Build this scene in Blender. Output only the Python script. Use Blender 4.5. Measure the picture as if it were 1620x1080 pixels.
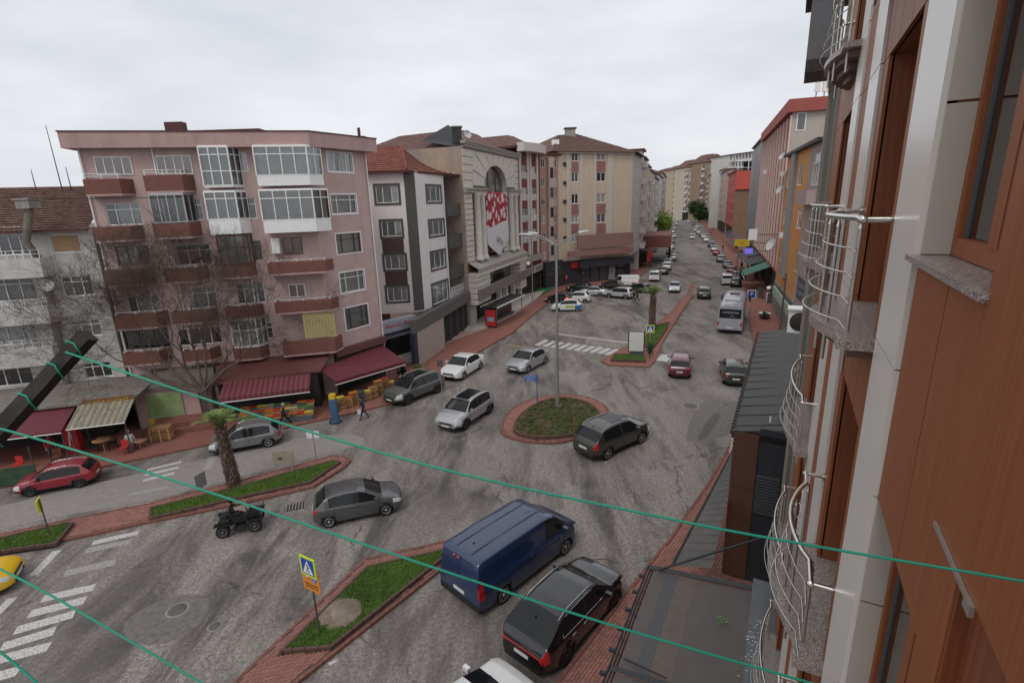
import bpy, bmesh, math, random
from mathutils import Vector, Matrix
from math import sin, cos, radians, pi, atan2, hypot
random.seed(7)
for o in list(bpy.data.objects): bpy.data.objects.remove(o)
SC = bpy.context.scene
COL = SC.collection
# ---------------------------------------------------------------- camera
CAMH = 14.3
FPX = 812.0
PITCH, ROLL = radians(15.1), radians(1.8)
_f = Vector((0, cos(PITCH), -sin(PITCH))); _r = Vector((1, 0, 0)); _u = _r.cross(_f)
IR = _r*cos(ROLL) - _u*sin(ROLL)
IU = _r*sin(ROLL) + _u*cos(ROLL)
cd = bpy.data.cameras.new('camera'); cam = bpy.data.objects.new('camera', cd); COL.objects.link(cam)
cd.sensor_width = 36; cd.lens = 36*FPX/1620; cd.clip_start = .05; cd.clip_end = 3000
M = Matrix((IR, IU, -_f)).transposed().to_4x4(); M.translation = (0, 0, CAMH)
cam.matrix_world = M
SC.camera = cam
# ---------------------------------------------------------------- world: overcast daylight
w = bpy.data.worlds.new('World'); SC.world = w; w.use_nodes = True
nt = w.node_tree; nt.nodes.clear()
out = nt.nodes.new('ShaderNodeOutputWorld'); bg = nt.nodes.new('ShaderNodeBackground')
sky = nt.nodes.new('ShaderNodeTexSky'); sky.sky_type = 'NISHITA'; sky.sun_disc = False
sky.sun_elevation = radians(52); sky.sun_rotation = radians(150); sky.dust_density = 4; sky.air_density = 1
tc = nt.nodes.new('ShaderNodeTexCoord'); mp = nt.nodes.new('ShaderNodeMapping'); mp.inputs['Scale'].default_value = (1, 1, 3.2)
nz = nt.nodes.new('ShaderNodeTexNoise'); nz.inputs['Scale'].default_value = 2.1; nz.inputs['Detail'].default_value = 7; nz.inputs['Roughness'].default_value = .55
rp = nt.nodes.new('ShaderNodeValToRGB')
rp.color_ramp.elements[0].position = .3; rp.color_ramp.elements[0].color = (4.7, 4.85, 5.2, 1)
rp.color_ramp.elements[1].position = .68; rp.color_ramp.elements[1].color = (6.3, 6.38, 6.6, 1)
mx = nt.nodes.new('ShaderNodeMix'); mx.data_type = 'RGBA'; mx.inputs[0].default_value = .93
L = nt.links.new
L(tc.outputs['Generated'], mp.inputs[0]); L(mp.outputs[0], nz.inputs['Vector']); L(nz.outputs[0], rp.inputs[0])
L(sky.outputs[0], mx.inputs['A']); L(rp.outputs[0], mx.inputs['B']); L(mx.outputs['Result'], bg.inputs[0]); L(bg.outputs[0], out.inputs[0])
bg.inputs[1].default_value = .128
sd = bpy.data.lights.new('sun', 'SUN'); sd.energy = .9; sd.angle = radians(20); sd.color = (1, .96, .9)
so = bpy.data.objects.new('sun', sd); COL.objects.link(so)
so.rotation_euler = (radians(38), 0, radians(150+180))
SC.view_settings.view_transform = 'Standard'; SC.view_settings.look = 'None'
SC.view_settings.exposure = .2; SC.view_settings.gamma = 1; SC.view_settings.use_curve_mapping = False
SC.render.engine = 'CYCLES'
# ---------------------------------------------------------------- measuring helpers (pixel of the 1620x1080 photograph -> place)
CP = Vector((0, 0, CAMH))
def ray(px, py): return IR*((px-810)/FPX) + IU*((540-py)/FPX) + _f
def G(px, py, z=0.0):
    d = ray(px, py); t = (z-CAMH)/d.z; p = CP+d*t; return Vector((p.x, p.y, z))
def Zat(X, px, py):
    d = ray(px, py); t = hypot(X[0], X[1])/hypot(d.x, d.y); return d.z*t+CAMH
# ---------------------------------------------------------------- materials
MATS = {}
def mat(name, col, rough=.8, metal=0, var=.0, scale=4.0, bump=0.0, bscale=30, spec=.4, coat=0, col2=None, emis=None, trans=0, dirt=0.0):
    if name in MATS: return MATS[name]
    m = bpy.data.materials.new(name); m.use_nodes = True; t = m.node_tree; b = t.nodes['Principled BSDF']
    b.inputs['Base Color'].default_value = (*col, 1); b.inputs['Roughness'].default_value = rough; b.inputs['Metallic'].default_value = metal
    b.inputs['Specular IOR Level'].default_value = spec; b.inputs['Coat Weight'].default_value = coat
    if emis: b.inputs['Emission Color'].default_value = (*emis[:3], 1); b.inputs['Emission Strength'].default_value = emis[3]
    if trans: b.inputs['Transmission Weight'].default_value = trans
    last = None
    if var or col2 or bump or dirt:
        tc = t.nodes.new('ShaderNodeTexCoord')
    if var or col2:
        n = t.nodes.new('ShaderNodeTexNoise'); n.inputs['Scale'].default_value = scale; n.inputs['Detail'].default_value = 6; n.inputs['Roughness'].default_value = .65
        t.links.new(tc.outputs['Object'], n.inputs['Vector'])
        r = t.nodes.new('ShaderNodeValToRGB'); r.color_ramp.elements[0].position = .34; r.color_ramp.elements[1].position = .66
        c2 = col2 or tuple(c*(1+var) for c in col)
        c1 = col if col2 else tuple(c*(1-var) for c in col)
        r.color_ramp.elements[0].color = (*c1, 1); r.color_ramp.elements[1].color = (*c2, 1)
        t.links.new(n.outputs[0], r.inputs[0]); last = r.outputs[0]
    if dirt:
        n = t.nodes.new('ShaderNodeTexNoise'); n.inputs['Scale'].default_value = .7; n.inputs['Detail'].default_value = 8; n.inputs['Roughness'].default_value = .7
        mp = t.nodes.new('ShaderNodeMapping'); mp.inputs['Scale'].default_value = (2.2, 2.2, .35)
        t.links.new(tc.outputs['Object'], mp.inputs[0]); t.links.new(mp.outputs[0], n.inputs['Vector'])
        r = t.nodes.new('ShaderNodeMapRange'); r.inputs[1].default_value = .45; r.inputs[2].default_value = .8; r.inputs[3].default_value = 0; r.inputs[4].default_value = dirt
        t.links.new(n.outputs[0], r.inputs[0])
        x = t.nodes.new('ShaderNodeMix'); x.data_type = 'RGBA'; x.inputs['A'].default_value = (*col, 1); x.inputs['B'].default_value = (.07, .06, .05, 1)
        if last: t.links.new(last, x.inputs['A'])
        t.links.new(r.outputs[0], x.inputs[0]); last = x.outputs['Result']
    if last: t.links.new(last, b.inputs['Base Color'])
    if bump:
        n = t.nodes.new('ShaderNodeTexNoise'); n.inputs['Scale'].default_value = bscale; n.inputs['Detail'].default_value = 4
        t.links.new(tc.outputs['Object'], n.inputs['Vector'])
        bp = t.nodes.new('ShaderNodeBump'); bp.inputs['Strength'].default_value = bump; bp.inputs['Distance'].default_value = .02
        t.links.new(n.outputs[0], bp.inputs['Height']); t.links.new(bp.outputs[0], b.inputs['Normal'])
    MATS[name] = m; return m
def shade_by_id(m, amount=.25):
    """each loose piece (object) gets a slightly different tone"""
    t = m.node_tree; b = t.nodes['Principled BSDF']; oi = t.nodes.new('ShaderNodeObjectInfo')
    h = t.nodes.new('ShaderNodeHueSaturation'); r = t.nodes.new('ShaderNodeMapRange'); r.inputs[3].default_value = 1-amount; r.inputs[4].default_value = 1+amount
    t.links.new(oi.outputs['Random'], r.inputs[0]); t.links.new(r.outputs[0], h.inputs['Value'])
    inp = b.inputs['Base Color']
    if inp.is_linked: src = inp.links[0].from_socket; t.links.new(src, h.inputs['Color'])
    else: h.inputs['Color'].default_value = inp.default_value
    t.links.new(h.outputs[0], inp); return m
# ---------------------------------------------------------------- mesh builder
class MB:
    def __init__(s): s.v = []; s.f = []; s.m = []; s.mats = []; s.sm = []
    def mi(s, m):
        if m not in s.mats: s.mats.append(m)
        return s.mats.index(m)
    def add(s, vs, fs, m, smooth=False, T=None):
        b = len(s.v)
        for v in vs:
            v = Vector(v)
            s.v.append(tuple(T @ v if T else v))
        i = s.mi(m)
        for f in fs: s.f.append(tuple(b+k for k in f)); s.m.append(i); s.sm.append(smooth)
        return s
    def box(s, x0, x1, y0, y1, z0, z1, m, T=None):
        v = [(x0,y0,z0),(x1,y0,z0),(x1,y1,z0),(x0,y1,z0),(x0,y0,z1),(x1,y0,z1),(x1,y1,z1),(x0,y1,z1)]
        return s.add(v, [(0,3,2,1),(4,5,6,7),(0,1,5,4),(1,2,6,5),(2,3,7,6),(3,0,4,7)], m, T=T)
    def prism(s, poly, z0, z1, m, m2=None, T=None, bottom=True):
        n = len(poly); a = sum(poly[i][0]*poly[(i+1)%n][1]-poly[(i+1)%n][0]*poly[i][1] for i in range(n))
        if a < 0: poly = poly[::-1]
        v = [(p[0],p[1],z0) for p in poly]+[(p[0],p[1],z1) for p in poly]
        s.add(v, [tuple(range(n, 2*n))], m2 or m, T=T)
        fs = [(i,(i+1)%n,n+(i+1)%n,n+i) for i in range(n)]
        if bottom: fs.append(tuple(range(n-1,-1,-1)))
        return s.add(v, fs, m, T=T)
    def tube(s, pts, r, m, n=8, smooth=True, cap=True, T=None):
        pts = [Vector(p) for p in pts]; rs = r if isinstance(r, (list, tuple)) else [r]*len(pts)
        vs = []; up = Vector((0,0,1)); prev = None
        for i, p in enumerate(pts):
            d = (pts[min(i+1, len(pts)-1)]-pts[max(i-1, 0)]).normalized()
            if prev is None:
                a = d.cross(up if abs(d.z) < .95 else Vector((1,0,0))).normalized()
            else:
                a = (prev-d*prev.dot(d))
                a = a.normalized() if a.length > 1e-5 else d.cross(up).normalized()
            prev = a; b = d.cross(a)
            for k in range(n):
                t = 2*pi*k/n; vs.append(p+(a*cos(t)+b*sin(t))*rs[i])
        fs = [(i*n+k, i*n+(k+1)%n, (i+1)*n+(k+1)%n, (i+1)*n+k) for i in range(len(pts)-1) for k in range(n)]
        s.add(vs, fs, m, smooth, T=T)
        if cap: s.add(vs[:n], [tuple(range(n-1,-1,-1))], m, T=T); s.add(vs[-n:], [tuple(range(n))], m, T=T)
        return s
    def lathe(s, prof, m, n=16, c=(0,0,0), T=None, smooth=True):
        vs = []; c = Vector(c)
        for r, z in prof:
            for k in range(n): t = 2*pi*k/n; vs.append(c+Vector((r*cos(t), r*sin(t), z)))
        fs = [(i*n+k, i*n+(k+1)%n, (i+1)*n+(k+1)%n, (i+1)*n+k) for i in range(len(prof)-1) for k in range(n)]
        return s.add(vs, fs, m, smooth, T=T)
    def quad(s, a, b, c, d, m): return s.add([a,b,c,d], [(0,1,2,3)], m)
    def slab(s, a, b, c, d, th, m):
        """a thick board with top corners a,b,c,d (counter-clockwise seen from above)"""
        P = [Vector(p) for p in (a,b,c,d)]; Q = [p-Vector((0,0,th)) for p in P]
        return s.add(P+Q, [(0,1,2,3),(7,6,5,4),(0,4,5,1),(1,5,6,2),(2,6,7,3),(3,7,4,0)], m)
    def mesh(s, name):
        me = bpy.data.meshes.new(name); me.from_pydata(s.v, [], s.f)
        for m in s.mats: me.materials.append(m)
        me.polygons.foreach_set('material_index', s.m); me.polygons.foreach_set('use_smooth', s.sm); me.update(); return me
    def build(s, name, parent=None, loc=(0,0,0), rz=0, kind=None):
        return inst(s.mesh(name), name, parent, loc, rz, kind)
def inst(me, name, parent=None, loc=(0,0,0), rz=0, kind=None, rot=None, scale=None):
    o = bpy.data.objects.new(name, me); COL.objects.link(o); o.location = loc
    o.rotation_euler = rot if rot else (0,0,rz)
    if scale: o.scale = scale
    if parent is not None: o.parent = parent
    if kind: o['kind'] = kind
    return o
def tag(o, label, cat, group=None):
    o['label'] = label; o['category'] = cat
    if group: o['group'] = group
    return o
def thing(name, label, cat, loc=(0,0,0), rz=0, group=None):
    o = bpy.data.objects.new(name, None); COL.objects.link(o); o.location = loc; o.rotation_euler = (0,0,rz)
    o.empty_display_size = .2
    return tag(o, label, cat, group)
def dup(root, loc, rz, label, group=None, scale=None, paint=None, old=None):
    def cp(o, par):
        c = o.copy(); COL.objects.link(c); c.parent = par
        if par is not None: c.matrix_parent_inverse = o.matrix_parent_inverse
        if paint and old and o.type == 'MESH':
            for i, sl in enumerate(o.data.materials):
                if sl == old: c.material_slots[i].link = 'OBJECT'; c.material_slots[i].material = paint
        for ch in o.children: cp(ch, c)
        return c
    r = cp(root, None); r.location = loc; r.rotation_euler = (0,0,rz); r['label'] = label
    if group: r['group'] = group
    if scale: r.scale = (scale,)*3
    return r
FONTS = {}
def text_mesh(txt, size, m, depth=.004, bold=True):
    c = bpy.data.curves.new('letters', 'FONT'); c.body = txt; c.size = size; c.extrude = depth; c.align_x = 'CENTER'; c.align_y = 'CENTER'
    c.resolution_u = 2
    o = bpy.data.objects.new('letters', c); COL.objects.link(o)
    dg = bpy.context.evaluated_depsgraph_get(); me = bpy.data.meshes.new_from_object(o.evaluated_get(dg))
    bpy.data.objects.remove(o); me.materials.clear(); me.materials.append(m); return me
def letters(txt, size, m, parent, loc, rz, width=None, name='letters'):
    """upright lettering facing the outward normal of a wall whose u axis has heading rz"""
    me = text_mesh(txt, size, m)
    o = inst(me, name, parent, loc, rot=(pi/2, 0, rz))
    if width:
        w0 = max(v.co.x for v in me.vertices)-min(v.co.x for v in me.vertices)
        o.scale = (width/w0, 1, 1)
    return o
# ---------------------------------------------------------------- a wall plane: u from A to B (left to right seen from the street), n outward
class Wall:
    def __init__(s, A, B, z0=0):
        s.A = Vector((A[0],A[1],0)); s.B = Vector((B[0],B[1],0)); s.u = (s.B-s.A).normalized(); s.L = (s.B-s.A).length
        s.n = Vector((s.u.y, -s.u.x, 0)); s.rz = atan2(s.u.y, s.u.x)
        s.T = Matrix.Translation(s.A) @ Matrix.Rotation(s.rz, 4, 'Z')   # local: x=u, y=-n (into the wall), z=up
    def px(s, x, y, o=0):
        d = ray(x, y); t = ((s.A-CP).dot(s.n)+o)/d.dot(s.n); p = CP+d*t
        return (p-s.A).dot(s.u), p.z
    def rect(s, x0, y0, x1, y1, o=0):
        ym = (y0+y1)/2; xm = (x0+x1)/2
        u0 = s.px(x0, ym, o)[0]; u1 = s.px(x1, ym, o)[0]; z1 = s.px(xm, y0, o)[1]; z0 = s.px(xm, y1, o)[1]
        return u0, z0, u1, z1
    def P(s, u, o, z): return s.A+s.u*u+s.n*o+Vector((0,0,z))
def wall_mb(mb, wl, z0, z1, holes, m, u0=0, u1=None, depth=.16, mr=None, off=0):
    """wall sheet with real openings and reveals; holes: (u0,z0,u1,z1)"""
    u1 = wl.L if u1 is None else u1; mr = mr or m
    hs = [(max(a,u0+.01), max(b,z0+.01), min(c,u1-.01), min(d,z1-.01)) for a,b,c,d in holes if c > u0+.05 and a < u1-.05 and d > z0+.05 and b < z1-.05]
    us = sorted({u0,u1}|{h[0] for h in hs}|{h[2] for h in hs}); zs = sorted({z0,z1}|{h[1] for h in hs}|{h[3] for h in hs})
    T = wl.T
    for i in range(len(us)-1):
        # merge vertical runs
        run = None
        for j in range(len(zs)-1):
            cu = (us[i]+us[i+1])/2; cz = (zs[j]+zs[j+1])/2
            inh = any(h[0]<cu<h[2] and h[1]<cz<h[3] for h in hs)
            if inh:
                if run is not None: mb.add([(us[i],-off,run),(us[i+1],-off,run),(us[i+1],-off,zs[j]),(us[i],-off,zs[j])], [(0,1,2,3)], m, T=T)
                run = None
            elif run is None: run = zs[j]
        if run is not None: mb.add([(us[i],-off,run),(us[i+1],-off,run),(us[i+1],-off,z1),(us[i],-off,z1)], [(0,1,2,3)], m, T=T)
    for a,b,c,d in hs:
        v = [(a,-off,b),(c,-off,b),(c,-off,d),(a,-off,d),(a,depth,b),(c,depth,b),(c,depth,d),(a,depth,d)]
        mb.add(v, [(0,4,5,1),(1,5,6,2),(2,6,7,3),(3,7,4,0)], mr, T=T)
# ================================================================ shared materials
def asphalt_mat():
    m = bpy.data.materials.new('asphalt'); m.use_nodes = True; t = m.node_tree; b = t.nodes['Principled BSDF']; N = t.nodes.new; K = t.links.new
    tc = N('ShaderNodeTexCoord')
    def noise(scale, det=6, rough=.6, sc=(1,1,1), rot=0, dist=0):
        mp = N('ShaderNodeMapping'); mp.inputs['Scale'].default_value = sc; mp.inputs['Rotation'].default_value = (0,0,rot)
        n = N('ShaderNodeTexNoise'); n.inputs['Scale'].default_value = scale; n.inputs['Detail'].default_value = det; n.inputs['Roughness'].default_value = rough; n.inputs['Distortion'].default_value = dist
        K(tc.outputs['Object'], mp.inputs[0]); K(mp.outputs[0], n.inputs['Vector']); return n.outputs[0]
    def mr(src, a, b_, c=0, d=1):
        r = N('ShaderNodeMapRange'); r.inputs[1].default_value = a; r.inputs[2].default_value = b_; r.inputs[3].default_value = c; r.inputs[4].default_value = d; K(src, r.inputs[0]); return r.outputs[0]
    def mul(a, b_, op='MULTIPLY'):
        x = N('ShaderNodeMath'); x.operation = op; x.use_clamp = op == 'ADD'
        for i, s in enumerate((a, b_)):
            if isinstance(s, (int, float)): x.inputs[i].default_value = s
            else: K(s, x.inputs[i])
        return x.outputs[0]
    def mixc(f, a, b_):
        x = N('ShaderNodeMix'); x.data_type = 'RGBA'
        if isinstance(f, (int, float)): x.inputs[0].default_value = f
        else: K(f, x.inputs[0])
        for k, s in (('A', a), ('B', b_)):
            if isinstance(s, tuple): x.inputs[k].default_value = (*s, 1)
            else: K(s, x.inputs[k])
        return x.outputs['Result']
    big = mr(noise(.1, 5, .6, (1,1,1), 0, .6), .42, .6)
    streak = mr(noise(.42, 8, .72, (1,.3,1), radians(-38), .9), .44, .58)
    streak2 = mr(noise(.3, 8, .75, (1,.22,1), radians(-62), .5), .46, .59)
    worn = mul(mul(streak, .75), mul(streak2, .7), 'ADD')
    spk = mr(noise(28, 3, .7), .4, .62); spk2 = mr(noise(7, 5, .75), .4, .66)
    f = mul(worn, mul(mul(spk, .6), mul(spk2, .55), 'ADD'))
    base = mixc(spk, (.062,.054,.050), (.094,.083,.077))
    c = mixc(f, base, (.40,.355,.325))
    c = mixc(mul(big, .6), c, mixc(spk2, (.15,.132,.122), (.29,.258,.237)))
    # cracks
    v = N('ShaderNodeTexVoronoi'); v.feature = 'DISTANCE_TO_EDGE'; v.inputs['Scale'].default_value = .21
    mpv = N('ShaderNodeMapping'); K(tc.outputs['Object'], mpv.inputs[0])
    nn = N('ShaderNodeTexNoise'); nn.inputs['Scale'].default_value = .8; nn.inputs['Detail'].default_value = 6; K(tc.outputs['Object'], nn.inputs['Vector'])
    ad = N('ShaderNodeMix'); ad.data_type = 'VECTOR'; ad.inputs[0].default_value = .55; K(tc.outputs['Object'], ad.inputs['A']); K(nn.outputs['Color'], ad.inputs['B']); K(ad.outputs['Result'], v.inputs['Vector'])
    cr = mul(mr(v.outputs[0], .0, .006, 1, 0), mr(noise(.3, 3), .46, .56))
    c = mixc(mul(cr, .75), c, (.022,.021,.02))
    st = mr(noise(.55, 6, .7, (1,1,1), 0, 1.), .58, .72)
    c = mixc(mul(st, .22), c, (.045,.04,.037))
    K(c, b.inputs['Base Color']); b.inputs['Roughness'].default_value = .78; b.inputs['Specular IOR Level'].default_value = .35
    bp = N('ShaderNodeBump'); bp.inputs['Strength'].default_value = .5; bp.inputs['Distance'].default_value = .01; K(noise(40, 4, .7), bp.inputs['Height']); K(bp.outputs[0], b.inputs['Normal'])
    return m
def paver_mat(name, c1, c2, mortar, sx=1.0):
    m = bpy.data.materials.new(name); m.use_nodes = True; t = m.node_tree; b = t.nodes['Principled BSDF']; N = t.nodes.new; K = t.links.new
    tc = N('ShaderNodeTexCoord'); br = N('ShaderNodeTexBrick'); br.inputs['Scale'].default_value = 1; br.inputs['Brick Width'].default_value = .2*sx; br.inputs['Row Height'].default_value = .1*sx; br.inputs['Mortar Size'].default_value = .008
    br.inputs['Color1'].default_value = (*c1,1); br.inputs['Color2'].default_value = (*c2,1); br.inputs['Mortar'].default_value = (*mortar,1)
    mp = N('ShaderNodeMapping'); mp.inputs['Rotation'].default_value = (0,0,.5); K(tc.outputs['Object'], mp.inputs[0]); K(mp.outputs[0], br.inputs[0])
    n = N('ShaderNodeTexNoise'); n.inputs['Scale'].default_value = .9; n.inputs['Detail'].default_value = 7; n.inputs['Roughness'].default_value = .7; K(tc.outputs['Object'], n.inputs['Vector'])
    r = N('ShaderNodeMapRange'); r.inputs[1].default_value = .4; r.inputs[2].default_value = .75; r.inputs[4].default_value = .7; K(n.outputs[0], r.inputs[0])
    x = N('ShaderNodeMix'); x.data_type = 'RGBA'; K(r.outputs[0], x.inputs[0]); K(br.outputs[0], x.inputs['A']); x.inputs['B'].default_value = (c1[0]*.62, c1[1]*.72, c1[2]*.8, 1)
    K(x.outputs['Result'], b.inputs['Base Color']); b.inputs['Roughness'].default_value = .82
    bp = N('ShaderNodeBump'); bp.inputs['Distance'].default_value = .01; bp.inputs['Strength'].default_value = .5; K(br.outputs[1], bp.inputs['Height']); bp.invert = True; K(bp.outputs[0], b.inputs['Normal'])
    return m
ASPH = asphalt_mat()
ASPH2 = mat('patched_asphalt', (.145,.130,.121), .85, var=.25, scale=5, bump=.3, bscale=60)
ASPHL = mat('worn_pale_asphalt', (.27,.247,.23), .85, var=.2, scale=3, bump=.3, bscale=50, col2=(.21,.19,.178))
PAVE = paver_mat('red_paving', (.31,.115,.083), (.24,.092,.068), (.12,.075,.06))
BRICKM = mat('paving_brick', (.28,.13,.105), .85, var=.2, scale=9, bump=.2, bscale=70, dirt=.4); shade_by_id(BRICKM, .14)
BRICK2 = mat('paving_bricks_far', (.28,.13,.105), .85, var=.28, scale=5, bump=.2, dirt=.4)
MORT = mat('joint_sand', (.10,.06,.05), .95, var=.2)
KERB = mat('kerb_concrete_red', (.20,.085,.065), .85, var=.25, scale=3, bump=.3, dirt=.5); KERBD = mat('kerb_dark', (.10,.055,.045), .85, var=.3, scale=3, bump=.3)
shade_by_id(KERB, .12)
LIGHTPAV = mat('pale_paving', (.36,.25,.2), .8, var=.15, scale=3)
PAINT = mat('road_paint', (.68,.66,.64), .7, var=.1, scale=14, col2=(.24,.22,.205)); PAINTF = mat('faded_road_paint', (.42,.40,.38), .8, scale=11, col2=(.17,.158,.148), var=.1)
YPAINT = mat('yellow_road_paint', (.45,.28,.10), .8, var=.3, scale=8)
SOIL = mat('soil', (.09,.06,.04), .95, var=.3)
GRASS = mat('grass_blades', (.075,.15,.02), .7, scale=1.6, col2=(.15,.24,.035), var=.1); shade_by_id(GRASS, .1)
GRASSG = mat('lawn_ground', (.045,.085,.018), .9, scale=3, var=.3)
IRON = mat('cast_iron', (.05,.045,.042), .6, metal=.5, var=.2)
CONC = mat('concrete', (.30,.28,.26), .85, var=.18, scale=3, bump=.2, dirt=.5)
def strip(name, poly, z0, z1, m, parent=None, side=None, kind='structure'):
    return MB().prism([(p[0],p[1]) for p in poly], z0, z1, side or m, m).build(name, parent, kind=kind)
def GP(*pts, z=0): return [G(x, y, z) for x, y in pts]
def smooth(pts, n=6, closed=False):
    out = []; N = len(pts); P = [Vector(p) for p in pts]
    for i in range(N if closed else N-1):
        g = (lambda k: P[k % N]) if closed else (lambda k: P[min(max(k,0),N-1)])
        a,b,c,d = g(i-1),g(i),g(i+1),g(i+2)
        for j in range(n):
            t = j/n; out.append(.5*((2*b)+(c-a)*t+(2*a-5*b+4*c-d)*t*t+(3*b-a-3*c+d)*t**3))
    if not closed: out.append(P[-1])
    return out
# ---- the ground sheet, reaching the horizon
gm = MB(); gm.add([(-900,-200,0),(900,-200,0),(900,1600,0),(-900,1600,0)], [(0,1,2,3)], ASPH); gm.build('road', kind='structure')
def inpoly(p, poly):
    c = False; j = len(poly)-1
    for i in range(len(poly)):
        if (poly[i][1] > p[1]) != (poly[j][1] > p[1]) and p[0] < (poly[j][0]-poly[i][0])*(p[1]-poly[i][1])/(poly[j][1]-poly[i][1]+1e-12)+poly[i][0]: c = not c
        j = i
    return c
def lay_bricks(poly, z, ang, parent, m_single, m_rest, holes=(), single=300, lx=.21, ly=.105, near=(0,0), maxr=1e9, bond=True):
    """running-bond bricks over a polygon: the nearest are pieces of their own, the rest one joined part"""
    R = Matrix.Rotation(ang, 2); xs = [ (R.transposed() @ Vector((p[0],p[1]))) for p in poly]
    x0,x1 = min(p.x for p in xs), max(p.x for p in xs); y0,y1 = min(p.y for p in xs), max(p.y for p in xs)
    L_ = []; j = 0; y = y0
    while y < y1:
        x = x0+(lx/2 if j % 2 else 0)
        while x < x1:
            p = R @ Vector((x, y))
            if inpoly(p, poly) and not any(inpoly(p, h) for h in holes):
                d = hypot(p.x-near[0], p.y-near[1])
                if d < maxr: L_.append((d, p.x, p.y))
            x += lx
        y += ly; j += 1
    L_.sort(); rnd = random.Random(3)
    g = .006; hx, hy = lx/2-g, ly/2-g
    b = MB(); b.add([(-hx,-hy,0),(hx,-hy,0),(hx,hy,0),(-hx,hy,0),(-hx+.006,-hy+.006,.02),(hx-.006,-hy+.006,.02),(hx-.006,hy-.006,.02),(-hx+.006,hy-.006,.02)], [(4,5,6,7),(0,1,5,4),(1,2,6,5),(2,3,7,6),(3,0,4,7)], m_single); me = b.mesh('brick')
    for d, x, y in L_[:single]:
        inst(me, 'brick', parent, (x, y, z+rnd.uniform(-.003,.003)), ang+rnd.uniform(-.02,.02))
    r = MB()
    for d, x, y in L_[single:]:
        T = Matrix.Translation((x, y, z+rnd.uniform(-.003,.003))) @ Matrix.Rotation(ang+rnd.uniform(-.02,.02), 4, 'Z')
        r.add([(-hx,-hy,0),(hx,-hy,0),(hx,hy,0),(-hx,hy,0),(-hx+.006,-hy+.006,.02),(hx-.006,-hy+.006,.02),(hx-.006,hy-.006,.02),(-hx+.006,hy-.006,.02)], [(4,5,6,7),(0,1,5,4),(1,2,6,5),(2,3,7,6),(3,0,4,7)], m_rest, T=T)
    if r.f: r.build('bricks', parent, kind='stuff')
def kerb_line(pts, parent, m, w=.13, z0=0, z1=.14, seg=.6, closed=False, limit=300, inward=1, name='kerb_stone'):
    """kerb stones one by one along a line"""
    P = [Vector((p[0],p[1])) for p in pts]
    if closed: P.append(P[0])
    n = 0; rest = MB()
    cache = {}
    for a, b in zip(P, P[1:]):
        L_ = (b-a).length
        if L_ < .02: continue
        k = max(1, round(L_/seg)); s = L_/k; d = (b-a)/L_; ang = atan2(d.y, d.x); nn = Vector((-d.y, d.x))*inward
        key = round(s, 2)
        if key not in cache:
            q = MB(); h = s/2-.006; c = .012
            q.add([(-h,0,z0),(h,0,z0),(h,w,z0),(-h,w,z0),(-h,0,z1-c),(h,0,z1-c),(h,w,z1-c),(-h,w,z1-c),(-h+c,c,z1),(h-c,c,z1),(h-c,w-c,z1),(-h+c,w-c,z1)], [(8,9,10,11),(4,5,9,8),(5,6,10,9),(6,7,11,10),(7,4,8,11),(0,1,5,4),(1,2,6,5),(2,3,7,6),(3,0,4,7)], m); cache[key] = q.mesh('kerb_stone')
        for i in range(k):
            c = a+d*(s*(i+.5)) + (Vector((0,0)) if inward > 0 else nn*w*0)
            off = Vector((0,0)) if inward > 0 else -Vector((-d.y, d.x))*w
            o = inst(cache[key], name, parent, (c.x+off.x, c.y+off.y, random.uniform(-.006,.006)), ang+random.uniform(-.008,.008)); n += 1
    return n
def grass(poly, z, name, parent, density=260, h=.07, holes=()):
    xs = [p[0] for p in poly]; ys = [p[1] for p in poly]; rnd = random.Random(5); b = MB()
    A = (max(xs)-min(xs))*(max(ys)-min(ys)); n = int(A*density)
    vs = []; fs = []
    for i in range(n):
        x, y = rnd.uniform(min(xs),max(xs)), rnd.uniform(min(ys),max(ys))
        if not inpoly((x,y), poly) or any(inpoly((x,y), q) for q in holes): continue
        hh = h*rnd.uniform(.5,1.5)
        for _ in range(3):
            a = rnd.uniform(0, 2*pi); w_ = rnd.uniform(.008,.016); dx, dy = cos(a)*w_, sin(a)*w_; lx_, ly_ = rnd.uniform(-.6,.6)*hh, rnd.uniform(-.6,.6)*hh
            k = len(vs); ox, oy = rnd.uniform(-.03,.03), rnd.uniform(-.03,.03)
            vs += [(x+ox-dx,y+oy-dy,z),(x+ox+dx,y+oy+dy,z),(x+ox+lx_,y+oy+ly_,z+hh)]; fs.append((k,k+1,k+2))
    b.add(vs, fs, GRASS); return b.build(name, parent, kind='stuff')
def shrink(poly, d):
    P = [Vector((p[0],p[1])) for p in poly]; n = len(P)
    a = sum(P[i].x*P[(i+1)%n].y-P[(i+1)%n].x*P[i].y for i in range(n)); s = 1 if a > 0 else -1
    out = []
    for i in range(n):
        e1 = (P[i]-P[i-1]).normalized(); e2 = (P[(i+1)%n]-P[i]).normalized()
        n1 = Vector((-e1.y, e1.x))*s; n2 = Vector((-e2.y, e2.x))*s; b = (n1+n2); b = b/max(b.length,.2)
        k = d/max(.45, b.dot(n1)); out.append(P[i]+b*k)
    return out
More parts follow.
